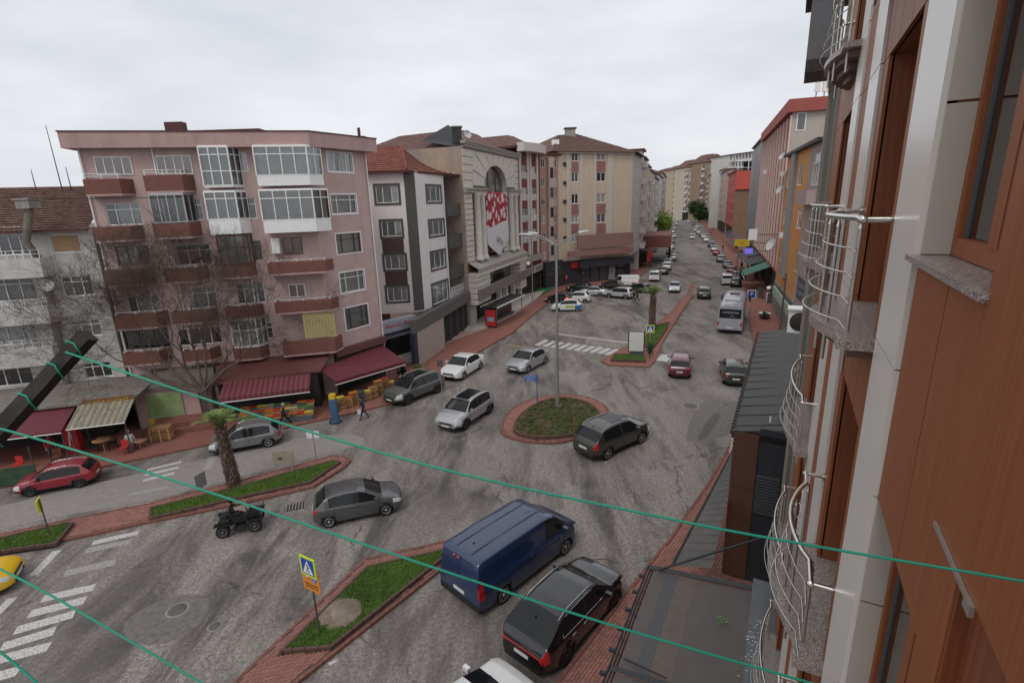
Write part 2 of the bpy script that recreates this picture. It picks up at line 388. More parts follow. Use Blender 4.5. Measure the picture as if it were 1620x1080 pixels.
# ---------------------------------------------------------------- pavements
KL = [(-160,803),(0,773),(60,760),(160,741),(340,703),(420,686),(480,672),(560,655),(620,640),(660,617),(720,581),(780,545),(812,527),(840,502),(867,481),(889,462),(915,457),(960,452),(1012,441),(1026,425),(1036,405),(1044,385),(1050,365),(1055,352),(1062,343)]
kl = [G(x,y) for x,y in KL]; klast = kl[-1]
left = kl+[Vector((klast.x-8, klast.y+60,0)), Vector((klast.x-60, klast.y+60,0)), Vector((-5,140,0)), Vector((-40,120,0)), Vector((-70,60,0)), Vector((-60,30,0))]
pvL = strip('pavement_left', shrink(left, .14), 0, .13, PAVE)
kerb_line(kl[:18], pvL, KERB, seg=1.1, inward=1)
KR = [(700,1300),(800,1180),(880,1080),(940,1003),(985,945),(1015,908),(1060,852),(1090,808),(1120,765),(1150,712),(1165,684),(1178,640),(1188,600),(1193,565),(1191,540),(1185,512),(1179,480),(1170,452),(1158,425),(1147,403),(1132,382),(1118,364),(1108,352),(1098,343)]
kr = [G(x,y) for x,y in KR]
right = kr+[kr[-1]+Vector((10,60,0)), kr[-1]+Vector((80,60,0)), Vector((110,200,0)), Vector((60,90,0)), Vector((36,50,0)), Vector((14,20,0)), Vector((6,4,0)), Vector((4,0,0))]
pvR = strip('pavement_right', shrink(right, .14), 0, .11, PAVE, side=KERB)
kerb_line(kr[1:16], pvR, KERB, seg=.8, inward=-1)
nearwalk = [p for p in kr[1:11]]+[Vector((17,30,0)),Vector((10,18,0)),Vector((4,6,0))]
lay_bricks(shrink(nearwalk, .16), .112, radians(52), pvR, BRICKM, BRICK2, single=150, near=(2,11), maxr=14)
# pale paved forecourt by the white building
strip('forecourt', GP((655,560),(700,545),(762,522),(800,505),(775,500),(735,520),(690,520),(640,545), z=.13), .05, .15, LIGHTPAV)
# ---------------------------------------------------------------- islands
def island(label_name, outline, top=.12, side=KERB, seg=.8, bricks=None, holes=(), single=0):
    base = strip(label_name, shrink(outline, .13), 0, top, MORT if bricks is not None else PAVE, side=side)
    a = sum(outline[i][0]*outline[(i+1)%len(outline)][1]-outline[(i+1)%len(outline)][0]*outline[i][1] for i in range(len(outline)))
    kerb_line(outline, base, KERB, w=.13, z1=top+.02, seg=seg, closed=True, inward=1 if a > 0 else -1)
    if bricks is not None: lay_bricks(shrink(outline, .2), top+.001, bricks, base, BRICKM, BRICK2, holes, single=single)
    return base
def bed(parent, poly, z0=.12, h=.17, seg=.45, grassy=True, name='flower_bed', density=420, holes=(), m=None):
    a = sum(poly[i][0]*poly[(i+1)%len(poly)][1]-poly[(i+1)%len(poly)][0]*poly[i][1] for i in range(len(poly)))
    b = strip(name, shrink(poly, .11), z0, z0+h-.05, SOIL if not grassy else GRASSG, kind='structure')
    kerb_line(poly, b, KERBD, w=.11, z0=z0, z1=z0+h, seg=seg, closed=True, inward=1 if a > 0 else -1)
    if grassy: grass(shrink(poly, .12), z0+h-.05, 'grass', b, density, holes=holes)
    return b
oA = GP((330,1128),(372,1080),(445,1010),(577,886),(714,856),(742,862),(742,874),(714,891),(476,1080),(425,1120))
bA = GP((441,1029),(580,893),(703,866),(709,875),(524,1022), z=.29)
islA = island('island_near', oA, bricks=radians(57), holes=[bA], single=300)
pc = G(538,967,.26); bedA = bed(islA, bA, holes=[[(pc.x+.76*cos(k*.45),pc.y+.66*sin(k*.45)) for k in range(14)]])
# bare earth patch round the manhole
pc = G(538,967,.26); rr = MB(); rr.lathe([(.0,.272),(.55,.27),(.8,.235)], mat('bare_earth',(.20,.155,.115),.95,var=.25,scale=6), 20, (pc.x,pc.y,0)); rr.lathe([(0,.285),(.30,.284),(.33,.262)], mat('earthy_concrete',(.22,.18,.145),.9,var=.2,scale=5), 20, (pc.x,pc.y,0)); mh = rr.build('manhole_cover'); tag(mh, 'round concrete manhole cover set in bare soil on the near grass island', 'manhole cover')
oB = GP((-120,900),(-60,886),(0,873),(89,860),(183,840),(218,832),(391,797),(497,772),(546,741),(556,730),(548,723),(528,722),(350,770),(233,799),(115,823),(0,847),(-60,860),(-120,875))
bB = GP((235,819),(236,801),(350,774),(528,726),(539,729),(492,761),(391,783), z=.29)
bC = GP((-110,895),(-110,877),(0,848),(106,824),(117,825),(89,858),(0,871), z=.29)
islB = island('median_left', oB, bricks=radians(17), holes=[bB, bC], single=0)
bed(islB, bB); bed(islB, bC)
oC = smooth(GP((886,626),(930,630),(957,643),(964,658),(948,676),(905,698),(862,703),(820,698),(797,689),(792,674),(810,648),(845,632)), 4, True)
bD = smooth(GP((884,627),(925,633),(947,648),(946,664),(920,682),(865,690),(826,686),(812,676),(822,655),(850,636), z=.4), 3, True)
islC = island('roundabout_island', oC, top=.14, bricks=.3, holes=[bD])
rb = bed(islC, bD, z0=.14, h=.26, grassy=False, seg=.5, name='planted_bed')
oD = GP((950,572),(962,579),(1027,582),(1037,572),(1048,545),(1075,500),(1097,468),(1088,464),(1056,500),(1022,524),(1000,545),(965,563))
islD = island('median_far', oD, seg=1.2)
bed(islD, GP((966,568),(971,559),(1018,559),(1022,570), z=.35), h=.25, seg=.8, density=220)
bed(islD, GP((1022,548),(1016,536),(1038,514),(1058,509),(1056,518),(1035,548), z=.3), h=.2, seg=.8, density=220)
oE = GP((1094,462),(1088,461),(1094,448),(1098,449)); strip('median_tip', oE, 0, .1, PAVE)
# ---------------------------------------------------------------- painted markings
mk = MB(); zz = .004
def stripe(x0,y0,x1,y1,wd=.5,m=PAINT,mb=None):
    mb = mb or mk; a, b = G(x0,y0), G(x1,y1); d = (b-a).normalized(); n = Vector((-d.y,d.x,0))*wd/2
    mb.quad(*(Vector((q.x,q.y,zz)) for q in (a-n,b-n,b+n,a+n)), m)
for s in ((146,858.5,219,842,.35),(135,871,207,856,.4,PAINTF),(102,907,183,888,.45,PAINTF),(67,947,150,928,.42),(46,971,135,948.5,.45),(24,997,118,970.5,.45),(2,1023,87,997,.45),(-30,1050,78,1022,.45),(-60,1085,30,1060,.45),
          (233,743,287,730,.3),(229,751,283,739,.3),(226,760,276,748,.3),(204,782,265,770,.3,PAINTF),(204,803,252,793,.3)): stripe(*s)
mk.build('crosswalk_near', kind='structure')
mk = MB()
for s in ((91,870,52,910,.35),(20,945,-20,985,.35),(337,722,327,742,.45,PAINTF),(321,750,317,764,.4,PAINTF),(520,1050,533,1044,.12),
          (881,528.2,993,542,.35),(800,545.5,832,548.6,.18,YPAINT),(866,520,900,497,.12,YPAINT),(866,521,874,517,.12,YPAINT),(900,497,990,462,.1,PAINTF),(1046,571,1056,561,1.0)): stripe(*s)
mk.build('lane_markings', kind='structure')
mk = MB()
for i in range(10):
    x = 849+i*12.3; stripe(x, 546+i*1.65, x+16.5, 538+i*1.6, .55)
mk.build('crosswalk_far', kind='structure')
# repaired asphalt patches, grates and manholes
pt = MB()
def patch(pts, m, z=.003): 
    P = smooth([G(x,y) for x,y in pts], 2, True); pt.add([(p.x,p.y,z) for p in P], [tuple(range(len(P)))], m)
patch([(196,985),(240,955),(290,940),(330,946),(318,985),(260,1018),(205,1012)], ASPH2)
patch([(1100,650),(1118,632),(1150,634),(1176,640),(1160,680),(1135,693),(1085,697)], ASPH2)
patch([(1104,690),(1128,655),(1140,657),(1116,694)], mat('trench_fill', (.10,.09,.083), .9, var=.2), .006)
pt.build('asphalt_patches', kind='structure')
def pale_area(name, pts):
    b = MB(); P = smooth([G(x,y) for x,y in pts], 4, True); b.add([(p.x,p.y,.002) for p in P], [tuple(range(len(P)))], ASPHL); b.build(name, kind='structure')
pale_area('worn_lane', [(-150,905),(0,838),(120,812),(233,792),(350,762),(525,714),(575,702),(560,688),(480,692),(340,722),(160,762),(0,800),(-150,835)])
def grate(px, py, w_, l_, rz, label):
    p = G(px,py); b = MB(); b.box(-w_/2,w_/2,-l_/2,l_/2,.002,.012,IRON)
    o = b.build('drain_grate', None, (p.x,p.y,0), rz); tag(o, label, 'drain grate')
    s = MB()
    for k in range(7):
        x = -w_/2+.04+k*(w_-.08)/6; s.box(x-.02,x+.02,-l_/2+.03,l_/2-.03,.013,.022,CONC)
    s.build('slat', o)
grate(468,801,.95,.6,.3,'rectangular cast iron road drain grate beside the long grass median')
def manhole(px, py, r, label):
    p = G(px,py); b = MB(); b.lathe([(r*1.25,.004),(r*1.2,.012),(r,.012)], ASPHL, 24); b.lathe([(r*.97,.012),(r*.95,.016),(0,.017)], mat('worn_iron',(.10,.09,.085),.7,var=.3,scale=9), 24)
    o = b.build('manhole_cover', None, (p.x,p.y,0)); tag(o, label, 'manhole cover')
manhole(281,964,.32,'round patched manhole cover in the near lane left of the orange sign'); manhole(340,990,.2,'small manhole cover on the near lane beside cracked asphalt')
manhole(1092,642,.5,'pale round manhole cover beside the trench patch near the right pavement'); manhole(1148,640,.28,'small concrete cover next to the right kerb')
# ================================================================ building kit
WHITE = mat('white_frame', (.80,.80,.79), .4, var=.04); BROWNF = mat('brown_frame', (.13,.05,.03), .5, var=.15); GREYF = mat('grey_frame', (.08,.075,.075), .5)
DARKIN = mat('dark_room', (.012,.012,.014), .9)
CURT = mat('curtain', (.62,.62,.60), .9, var=.1, scale=2); CURTG = mat('grey_curtain', (.27,.27,.28), .9, var=.2, scale=2); shade_by_id(CURT, .3)
def glass_mat(name='window_glass', tint=(.75,.8,.8), refl=.10):
    m = bpy.data.materials.new(name); m.use_nodes = True; t = m.node_tree; t.nodes.clear(); N = t.nodes.new
    o = N('ShaderNodeOutputMaterial'); mx = N('ShaderNodeMixShader'); tr = N('ShaderNodeBsdfTransparent'); gl = N('ShaderNodeBsdfGlossy'); fr = N('ShaderNodeFresnel'); fr.inputs[0].default_value = 1.5
    ad = N('ShaderNodeMath'); ad.operation = 'ADD'; ad.inputs[1].default_value = refl; ad.use_clamp = True
    tr.inputs[0].default_value = (*tint,1); gl.inputs[0].default_value = (.9,.9,.92,1); gl.inputs[1].default_value = .04
    t.links.new(fr.outputs[0], ad.inputs[0]); t.links.new(ad.outputs[0], mx.inputs[0]); t.links.new(tr.outputs[0], mx.inputs[1]); t.links.new(gl.outputs[0], mx.inputs[2]); t.links.new(mx.outputs[0], o.inputs[0]); return m
GLASS = glass_mat()
def farglass_mat():
    m = bpy.data.materials.new('far_window_glass'); m.use_nodes = True; t = m.node_tree; b = t.nodes['Principled BSDF']
    oi = t.nodes.new('ShaderNodeObjectInfo'); r = t.nodes.new('ShaderNodeValToRGB'); r.color_ramp.interpolation = 'CONSTANT'
    r.color_ramp.elements[0].color = (.02,.022,.025,1); r.color_ramp.elements[1].position = .35; r.color_ramp.elements[1].color = (.10,.105,.11,1)
    for p, c in ((.55,(.3,.3,.29,1)),(.72,(.04,.045,.05,1)),(.86,(.42,.41,.38,1))):
        e = r.color_ramp.elements.new(p); e.color = c
    t.links.new(oi.outputs['Random'], r.inputs[0]); t.links.new(r.outputs[0], b.inputs['Base Color']); b.inputs['Roughness'].default_value = .12; b.inputs['Coat Weight'].default_value = 1; b.inputs['Coat Roughness'].default_value = .03
    return m
FGLASS = farglass_mat()
_wc = {}
def window(parent, wl, rect, cols=3, transom=.27, fm=None, style='curtain', depth=.1, off=0, name='window', fw=.055, near=True, sill=False, uneven=None):
    u0,z0,u1,z1 = rect; W = round(u1-u0, 2); H = round(z1-z0, 2); fm = fm or WHITE
    if W < .15 or H < .15: return None
    key = (W,H,str(cols),transom,fm.name,fw,near,style,str(uneven))
    if key not in _wc:
        b = MB(); hw, hh = W/2, H/2; y0, y1 = -.03, .04
        b.box(-hw,hw,y0,y1,-hh,-hh+fw,fm); b.box(-hw,hw,y0,y1,hh-fw,hh,fm); b.box(-hw,-hw+fw,y0,y1,-hh+fw,hh-fw,fm); b.box(hw-fw,hw,y0,y1,-hh+fw,hh-fw,fm)
        edges = uneven or [i/cols for i in range(1, cols)]
        for e in edges: x = -hw+W*e; b.box(x-fw*.5,x+fw*.5,y0+.005,y1-.002,-hh+fw,hh-fw,fm)
        if transom: z = hh-H*transom; b.box(-hw+fw,hw-fw,y0+.008,y1-.005,z-fw*.45,z+fw*.45,fm)
        p = MB(); gx, gz = hw-fw*.5, hh-fw*.5
        if near:
            p.add([(-gx,.01,-gz),(gx,.01,-gz),(gx,.01,gz),(-gx,.01,gz)], [(0,1,2,3)], GLASS)
            c = MB(); dark = style == 'dark'
            c.add([(-hw,.3,-hh),(hw,.3,-hh),(hw,.3,hh),(-hw,.3,hh)], [(0,1,2,3)], DARKIN)
            c.add([(-hw,.045,-hh),(hw,.045,-hh),(hw,.3,-hh),(-hw,.3,-hh)], [(0,1,2,3)], DARKIN)
            if not dark:
                nseg = max(8, int(W*24)); vs = []; 
                gaps = {'curtain': [(0,1)], 'half': [(0,.38),(.62,1)], 'part': [(.3,1)], 'partr': [(0,.62)]}[style]
                for g0, g1 in gaps:
                    k0 = len(c.v); vs = []
                    for i in range(nseg+1):
                        t = g0+(g1-g0)*i/nseg; x = -gx+2*gx*t; y = .12+.022*sin(i*1.9)+.012*sin(i*.7+W*9)
                        vs += [(x,y,-gz+.02),(x,y,gz)]
                    c.add(vs, [(2*i,2*i+2,2*i+3,2*i+1) for i in range(nseg)], CURT, True)
        else:
            p.add([(-gx,.01,-gz),(gx,.01,-gz),(gx,.01,gz),(-gx,.01,gz)], [(0,1,2,3)], FGLASS); c = None
        _wc[key] = (b.mesh('window_frame'), p.mesh('pane'), c.mesh('curtain') if c else None)
    a, p, c = _wc[key]; loc = wl.P((u0+u1)/2, off-depth, (z0+z1)/2)
    o = inst(a, name, parent, loc, wl.rz); inst(p, 'pane', o)
    if c: inst(c, 'curtain' if style != 'dark' else 'room_interior', o)
    if sill:
        s = MB(); s.box(-W/2-.06,W/2+.06,-.14,.0,-H/2-.06,-H/2-.005,CONC if fm != WHITE else WHITE); s.build('sill', o)
    return o
def railing(parent, wl, u0, u1, z0, z1, o, m, n=None, bars=3, r=.018, ret=0, name='railing'):
    b = MB(); T = wl.T
    for k in range(bars):
        z = z1-(z1-z0)*k/bars; pts = [(u0,-o,z),(u1,-o,z)]
        if ret: pts = [(u0,-o+ret,z)]+pts+[(u1,-o+ret,z)]
        b.tube(pts, r, m, 6, T=T)
    n = n or max(2, int((u1-u0)/.9))
    for k in range(n+1):
        u = u0+(u1-u0)*k/n; b.box(u-r,u+r,-o-r,-o+r,z0,z1,m,T=T)
    return b.build(name, parent)
def balcony(parent, wl, u0, u1, z0, z1, d, m, slabm=None, ch=.5, th=.12, name='balcony', base=0, chl=0.0):
    """parapet box with chamfered right corner; open on top"""
    P = [(u0,0),(u0+chl,-d) if chl else (u0,-d),(u1-ch,-d),(u1,0)]
    I = [(u0+th,0),(u0+th+chl,-d+th) if chl else (u0+th,-d+th),(u1-ch-th*.4,-d+th),(u1-th*1.2,0)]
    b = MB(); T = wl.T @ Matrix.Translation((0,-base,0))
    for k in range(3):
        a, c, e, f = P[k], P[k+1], I[k+1], I[k]
        vs = [(a[0],a[1],z0),(c[0],c[1],z0),(c[0],c[1],z1),(a[0],a[1],z1),(f[0],f[1],z0),(e[0],e[1],z0),(e[0],e[1],z1),(f[0],f[1],z1)]
        b.add(vs, [(0,1,2,3),(5,4,7,6),(3,2,6,7)], m, T=T)
    sm = slabm or m; b.prism([P[0],P[1],P[2],P[3]], z0-.13, z0, sm, T=T)
    return b.build(name, parent)
def bay(parent, wl, u0, u1, z0, z1, d, m, cols=4, side=.45, transom=.25, panel=0.0, pm=None, name='glazed_bay', lower=None, style='curtain'):
    """glazed projecting balcony: front panes and an angled right side"""
    e = thing.__wrapped__ if False else None
    root = MB(); fw = .06; T = wl.T
    corners = [(u0,0),(u0,-d),(u1-side,-d),(u1,0)]
    zb = z0+panel
    if panel: root.prism(corners, z0, zb, pm or m, T=T)
    root.prism(corners, z1, z1+.08, m, T=T); root.prism(corners, z0-.1, z0-.001, m, T=T)
    segs = [(corners[0],corners[1],1),(corners[1],corners[2],cols),(corners[2],corners[3],2)]
    gl = MB(); cu = MB(); Z = [zb, z1]
    for a, c, n in segs:
        A, C = Vector(a), Vector(c); dd = (C-A).normalized(); nn = Vector((dd.y,-dd.x))
        def post(t, w_=fw):
            p = A+(C-A)*t; q1 = p-dd*w_/2; q2 = p+dd*w_/2
            P = [q1+nn*.02, q2+nn*.02, q2-nn*.04, q1-nn*.04]; root.prism([tuple(x) for x in P], zb, z1, m, T=T, bottom=False)
        for k in range(n+1): post(k/n, fw*1.25 if k in (0,n) else fw)
        hz = [zb+fw/2, z1-fw/2]
        if transom: hz.append(z1-(z1-zb)*transom)
        if lower: hz.append(zb+(z1-zb)*lower)
        for z in hz:
            P = [A+nn*.018, C+nn*.018, C-nn*.035, A-nn*.035]; root.prism([tuple(x) for x in P], z-fw/2, z+fw/2, m, T=T)
        gl.add([(A.x,A.y,zb),(C.x,C.y,zb),(C.x,C.y,z1),(A.x,A.y,z1)], [(0,1,2,3)], GLASS, T=T)
        if style == 'curtain':
            ns = max(6, int((C-A).length*20)); vs = []
            for i in range(ns+1):
                p = A+(C-A)*(i/ns)-nn*(.12+.02*sin(i*1.7)); vs += [(p.x,p.y,zb+.02),(p.x,p.y,z1-.02)]
            cu.add(vs, [(2*i,2*i+2,2*i+3,2*i+1) for i in range(ns)], CURT, True, T=T)
    cu.add([(u0,-.02,zb),(u1,-.02,zb),(u1,-.02,z1),(u0,-.02,z1)], [(0,1,2,3)], DARKIN, T=T)
    o = root.build(name, parent); gl.build('pane', o); cu.build('curtain', o); return o
TILE = mat('roof_tile_red', (.21,.075,.055), .8, var=.3, scale=3, bump=.3); TILED = mat('roof_tile_dark', (.125,.068,.055), .85, var=.4, scale=2.5, bump=.3)
def tiled(parent, a, b, c, d, m, row=.35, step=.05, wave=.24, name='roof', kind=None):
    """tile courses on a roof plane: a,b eaves (left,right), c,d ridge (right,left)"""
    a,b,c,d = map(Vector, (a,b,c,d)); n = max(2, int(((d-a).length+(c-b).length)/2/row)); nrm = (b-a).cross(d-a).normalized()
    if nrm.z < 0: nrm = -nrm
    mb = MB()
    for k in range(n):
        t0, t1 = k/n, (k+1)/n; A, B = a.lerp(d,t0), b.lerp(c,t0); D, C = a.lerp(d,t1), b.lerp(c,t1)
        L_ = (B-A).length; m_ = max(2, int(L_/wave)*2) if wave else 1; vs = []
        for i in range(m_+1):
            s = i/m_; h = (step*.6 if i % 2 else 0) if wave else 0; j = random.uniform(-.008,.008)
            p = A.lerp(B,s)+nrm*(step+h+j); q = D.lerp(C,s)+nrm*(h*.8+j); vs += [A.lerp(B,s)-nrm*.02, p, q]
        mb.add(vs, [f for i in range(m_) for f in ((3*i,3*i+3,3*i+4,3*i+1),(3*i+1,3*i+4,3*i+5,3*i+2))], m)
    return mb.build(name, parent, kind=kind)
def awning(parent, wl, u0, u1, z1, z0, d, m, ribs=0, drop=.25, name='awning', o0=0, dr=None, stripe=None):
    b = MB(); T = wl.T; n = ribs or 1; dr = d if dr is None else dr
    for k in range(n):
        a, c = u0+(u1-u0)*k/n, u0+(u1-u0)*(k+1)/n; da = d+(dr-d)*k/n; dc = d+(dr-d)*(k+1)/n; e = .03 if ribs else 0
        mm = m if not stripe or k % 2 else stripe
        mid = (a+c)/2; vs = [(a,-o0,z1),(mid,-o0,z1+e),(c,-o0,z1),(a,-o0-da,z0),(mid,-o0-(da+dc)/2,z0+e),(c,-o0-dc,z0),(a,-o0-da,z0-drop),(c,-o0-dc,z0-drop)]
        b.add(vs, [(0,3,4,1),(1,4,5,2),(3,6,7,5,4)], mm, T=T)
    r = MB(); r.tube([(u0,-o0-d-.01,z0-drop),(u1,-o0-dr-.01,z0-drop)], .03, WHITE, 6, T=T)
    o = b.build(name, parent); r.build('front_bar', o); return o
def box_sides(mb, pts, z0, z1, m):
    """closed walls round a footprint (open line of XY points)"""
    for a, b in zip(pts, pts[1:]): mb.add([(a[0],a[1],z0),(b[0],b[1],z0),(b[0],b[1],z1),(a[0],a[1],z1)], [(0,1,2,3)], m)
# ================================================================ left row, near: grey block, pink block
PINK = mat('pink_render', (.51,.37,.35), .85, var=.07, scale=.9, bump=.15, dirt=.26)
PINKD = mat('parapet_pink', (.44,.30,.285), .85, var=.06, scale=1.2, dirt=.3)
BALB = mat('brick_red_parapet', (.19,.078,.062), .85, var=.2, scale=9, bump=.3, dirt=.25)
DKRED = mat('dark_red_flashing', (.09,.03,.028), .6)
GREYR = mat('grey_render', (.54,.52,.49), .85, var=.08, scale=1.5, dirt=.38); BLUEW = mat('blue_render', (.12,.20,.27), .8, var=.1)
pw = Wall((-27.5,35.2), (-13.9,38.3)); pw2 = Wall((-13.9,38.3), (-11.0,42.8))
pk = thing('apartment_block', 'pink five-storey apartment block with brick red balconies, behind the bare tree', 'apartment block', (-20,38,0)); 
def ploc(o): return o
pk.location = (0,0,0)
R = pw.rect; R2 = pw2.rect
def wr(w_, box, off=0): return w_.rect(*box, off)
near_holes = []; lst = []
W1 = [ # box, cols, transom, frame, style, uneven
 ((151,248,209,277),4,0,WHITE,'part',None),((248,246,304,276),4,0,WHITE,'part',None),((374,241,391,271),1,0,WHITE,'part',None),
 ((168,321,224,356),3,.3,WHITE,'part',(.28,.72)),((303,314,320,348),1,.3,WHITE,'dark',None),((388,313,405,346),1,.3,WHITE,'dark',None),
 ((184,389,237,419),3,0,BROWNF,'partr',None),((279,386,334,419),3,.3,WHITE,'dark',None),((397,381,414,411),1,.3,BROWNF,'part',None),
 ((202,467,254,493),3,0,WHITE,'part',(.28,.72)),((304,453,343,487),2,.3,WHITE,'curtain',(.62,)),((374,447,419,480),3,.3,WHITE,'part',(.27,.72)),
 ((196,519,268,551),3,0,GREYF,'dark',None),((282,518,351,545),4,0,WHITE,'dark',None),((418,510,432,536),1,.3,WHITE,'dark',None)]
W2 = [((518,242,557,272),4,0,WHITE,'half',None),((524,308,564,338),3,.28,WHITE,'curtain',(.24,.76)),((532,369,571,400),3,.28,BROWNF,'curtain',(.24,.76)),((538,429,577,461),3,.28,WHITE,'curtain',(.24,.76)),((546,484,583,518),3,.28,GREYF,'curtain',(.24,.76))]
doors = [((448,376,478,402),WHITE,'part'),((457,449,483,470),WHITE,'part')]
b = MB()
hol = [R(*w_[0]) for w_ in W1]
recess = [R(136,238,212,280),R(235,236,309,278),R(428,370,490,413),R(436,442,500,476)]
hol2 = [R2(*w_[0]) for w_ in W2]
def clip(hs, out):  # drop openings swallowed by a recess
    return [h for h in hs if not any(h[0] > r[0]-.05 and h[2] < r[2]+.05 and h[1] > r[1]-.1 and h[3] < r[3]+.1 for r in out)]
ZT = 18.45
wall_mb(b, pw, 0, ZT, clip(hol, recess), PINK, depth=.2)
# loggias: shallow recesses in front of the top windows
wall_mb(b, pw2, 0, ZT, hol2, PINK, depth=.2)
bk = [pw.P(0,0,0), pw.P(-1.5,-12,0)]; e1 = pw2.P(pw2.L,0,0); e2 = pw2.P(pw2.L,-9,0)
b.quad(*(Vector((p.x,p.y,z)) for p, z in ((bk[1],0),(bk[0],0),(bk[0],ZT),(bk[1],ZT))), PINK)
b.quad(*(Vector((p.x,p.y,z)) for p, z in ((e1,0),(e2,0),(e2,ZT),(e1,ZT))), PINK)
b.quad(*(Vector((p.x,p.y,0)) + Vector((0,0,z)) for p, z in ((e2,0),(bk[1],0),(bk[1],ZT),(e2,ZT))), PINK)
b.build('wall', pk)
for (bx,c,tr,fm,st,un), h in zip(W1, hol):
    inrec = any(h[0] > r[0]-.05 and h[2] < r[2]+.05 and h[1] > r[1]-.1 and h[3] < r[3]+.1 for r in recess)
    window(pk, pw, h, c, tr, fm, st, depth=.1 if not inrec else -.035, uneven=un)
for (bx,c,tr,fm,st,un), h in zip(W2, hol2):
    o = window(pk, pw2, h, c, tr, fm, st, depth=.1, uneven=un)
    t = MB(); u0,z0,u1,z1 = h; q = .09
    for r in ((u0-q,u1+q,z0-q,z0),(u0-q,u1+q,z1,z1+q),(u0-q,u0,z0,z1),(u1,u1+q,z0,z1)): t.box(r[0],r[1],-.035,.01,r[2],r[3],WHITE,T=pw2.T)
    t.build('window_surround', pk)
# parapet band with overhang and roof slab
def band(w_, u0, u1, z0, z1, o, m, th=.2): 
    q = MB(); q.box(u0,u1,-o,-o+th,z0,z1,m,T=w_.T); return q
ov = .75; q = MB(); A0 = pw.P(-.5,ov,0); A1 = pw.P(pw.L+.0,ov,0); 
def isect(w1, w2, o):
    d1, d2 = w1.u, w2.u; p1, p2 = w1.P(0,o,0), w2.P(0,o,0); den = d1.x*d2.y-d1.y*d2.x; t = ((p2.x-p1.x)*d2.y-(p2.y-p1.y)*d2.x)/den; return p1+d1*t
mid = isect(pw, pw2, ov); endp = pw2.P(pw2.L+.5,ov,0); i0, i1, i2 = pw.P(-.5,0,0), Vector((-13.9,38.3,0)), pw2.P(pw2.L+.5,0,0)
i0b = pw.P(-.5,-12,0); i2b = pw2.P(pw2.L+.5,-9,0)
poly = [A0,mid,endp,i2b,i0b]
q.prism([(p.x,p.y) for p in poly], ZT, ZT+.95, PINKD); 
q.build('parapet', pk); q = MB(); poly2 = shrink([(p.x,p.y) for p in poly], -.05); q.prism([tuple(p) for p in poly2], ZT+.952, ZT+1.03, DKRED); q.build('coping', pk)
# balconies with brick red parapets
Bb = [((134,283,204,307),.9),((229,277,302,302),.9),((150,358,220,380),.9),((243,352,313,375),.9),((167,426,238,450),.9),((260,424,325,445),.9),((350,420,403,438),.7),
      ((183,496,261,518),.9),((272,491,340,510),.9),((356,484,414,502),.9),((424,414,526,431),1.0),((435,477,535,492),1.0),((196,556,266,575),.9),((290,556,345,570),.9),((370,549,423,567),.8),((447,537,541,558),1.1)]
for bx, d in Bb:
    u0,z0,u1,z1 = R(*bx, d*.9); balcony(pk, pw, u0, u1, z0, max(z1,z0+.8), d, BALB, PINKD, ch=.45)
    if bx[1] in (283,277,426,424,496,491,414,477,556,484): railing(pk, pw, u0+.1, u1-.5, max(z1,z0+.8), max(z1,z0+.8)+(.32 if bx[1]<300 else .14), d-.06, WHITE, bars=1 if bx[1]>300 else 2, r=.02, ret=d-.1)
# glazed bays
def gbay(bx, d, panel, cols, m=WHITE, tr=.25, side=.5, lower=None, name='glazed_bay', st='curtain'):
    u0,z0,u1,z1 = R(*bx, d*.9); pz = (z1-z0)*panel; return bay(pk, pw, u0, u1, z0, z1, d, m, cols, side, tr, pz, WHITE, name, lower, st)
gbay((318,232,377,294),.8,0,3,lower=.38,tr=.2); gbay((328,303,390,368),.8,.33,3,tr=.25); gbay((346,372,398,418),.7,0,3,BROWNF,tr=.42,side=.4); gbay((367,505,419,547),.8,0,3,tr=.4)
gbay((404,231,507,291),1.0,.23,4,tr=.27,side=.8); gbay((414,300,519,365),1.1,.27,4,tr=.27,side=.9)
# smoked folding glazing on the fourth floor
u0,z0,u1,z1 = R(240,307,303,352,.8); bay(pk, pw, u0, u1, z0, z1, .9, mat('smoked_frame',(.45,.45,.46),.4), 4, .35, 0, 0, WHITE, 'folding_glazing', style='dark')
# open balcony details: doors, boiler, screen
for bx, fm, st in doors: window(pk, pw, R(*bx), 2, 0, BROWNF if bx[1] < 400 else WHITE, st, depth=-.035, name='balcony_door')
t = MB(); u0,z0,u1,z1 = R(430,377,443,401,.3); t.box(u0,u1,-.45,-.01,z0,z1,WHITE,T=pw.T); t.build('boiler_cabinet', pk)
t = MB(); u0,z0,u1,z1 = R(480,494,531,534,.9)
YEL = mat('yellow_blind', (.42,.36,.17), .8, var=.08)
for k in range(10): a = u0+(u1-u0)*k/10; t.box(a+.01,a+(u1-u0)/10-.01,-.9,-.87,z0,z1,YEL,T=pw.T)
t.build('folding_blind', pk)
# downpipes
for w_, u, zt in ((pw,.12,ZT),(pw,4.3,ZT),(pw,9.05,ZT),(pw2,5.2,ZT)):
    t = MB(); t.tube([w_.P(u,.1,2.8), w_.P(u,.1,zt)], .05, WHITE, 6); t.build('downpipe', pk)
# roof bits
t = MB(); c = pw.P(5.3,-2,0); t.box(c.x-.6,c.x+.6,c.y-.3,c.y+.3,ZT+.9,ZT+1.9,DKRED); t.build('chimney', pk)
t = MB(); c = pw.P(8.3,-3,0); t.box(c.x-2.6,c.x+2.4,c.y-.3,c.y+3,ZT+.9,ZT+1.55,DKRED); t.build('roof_hatch', pk)
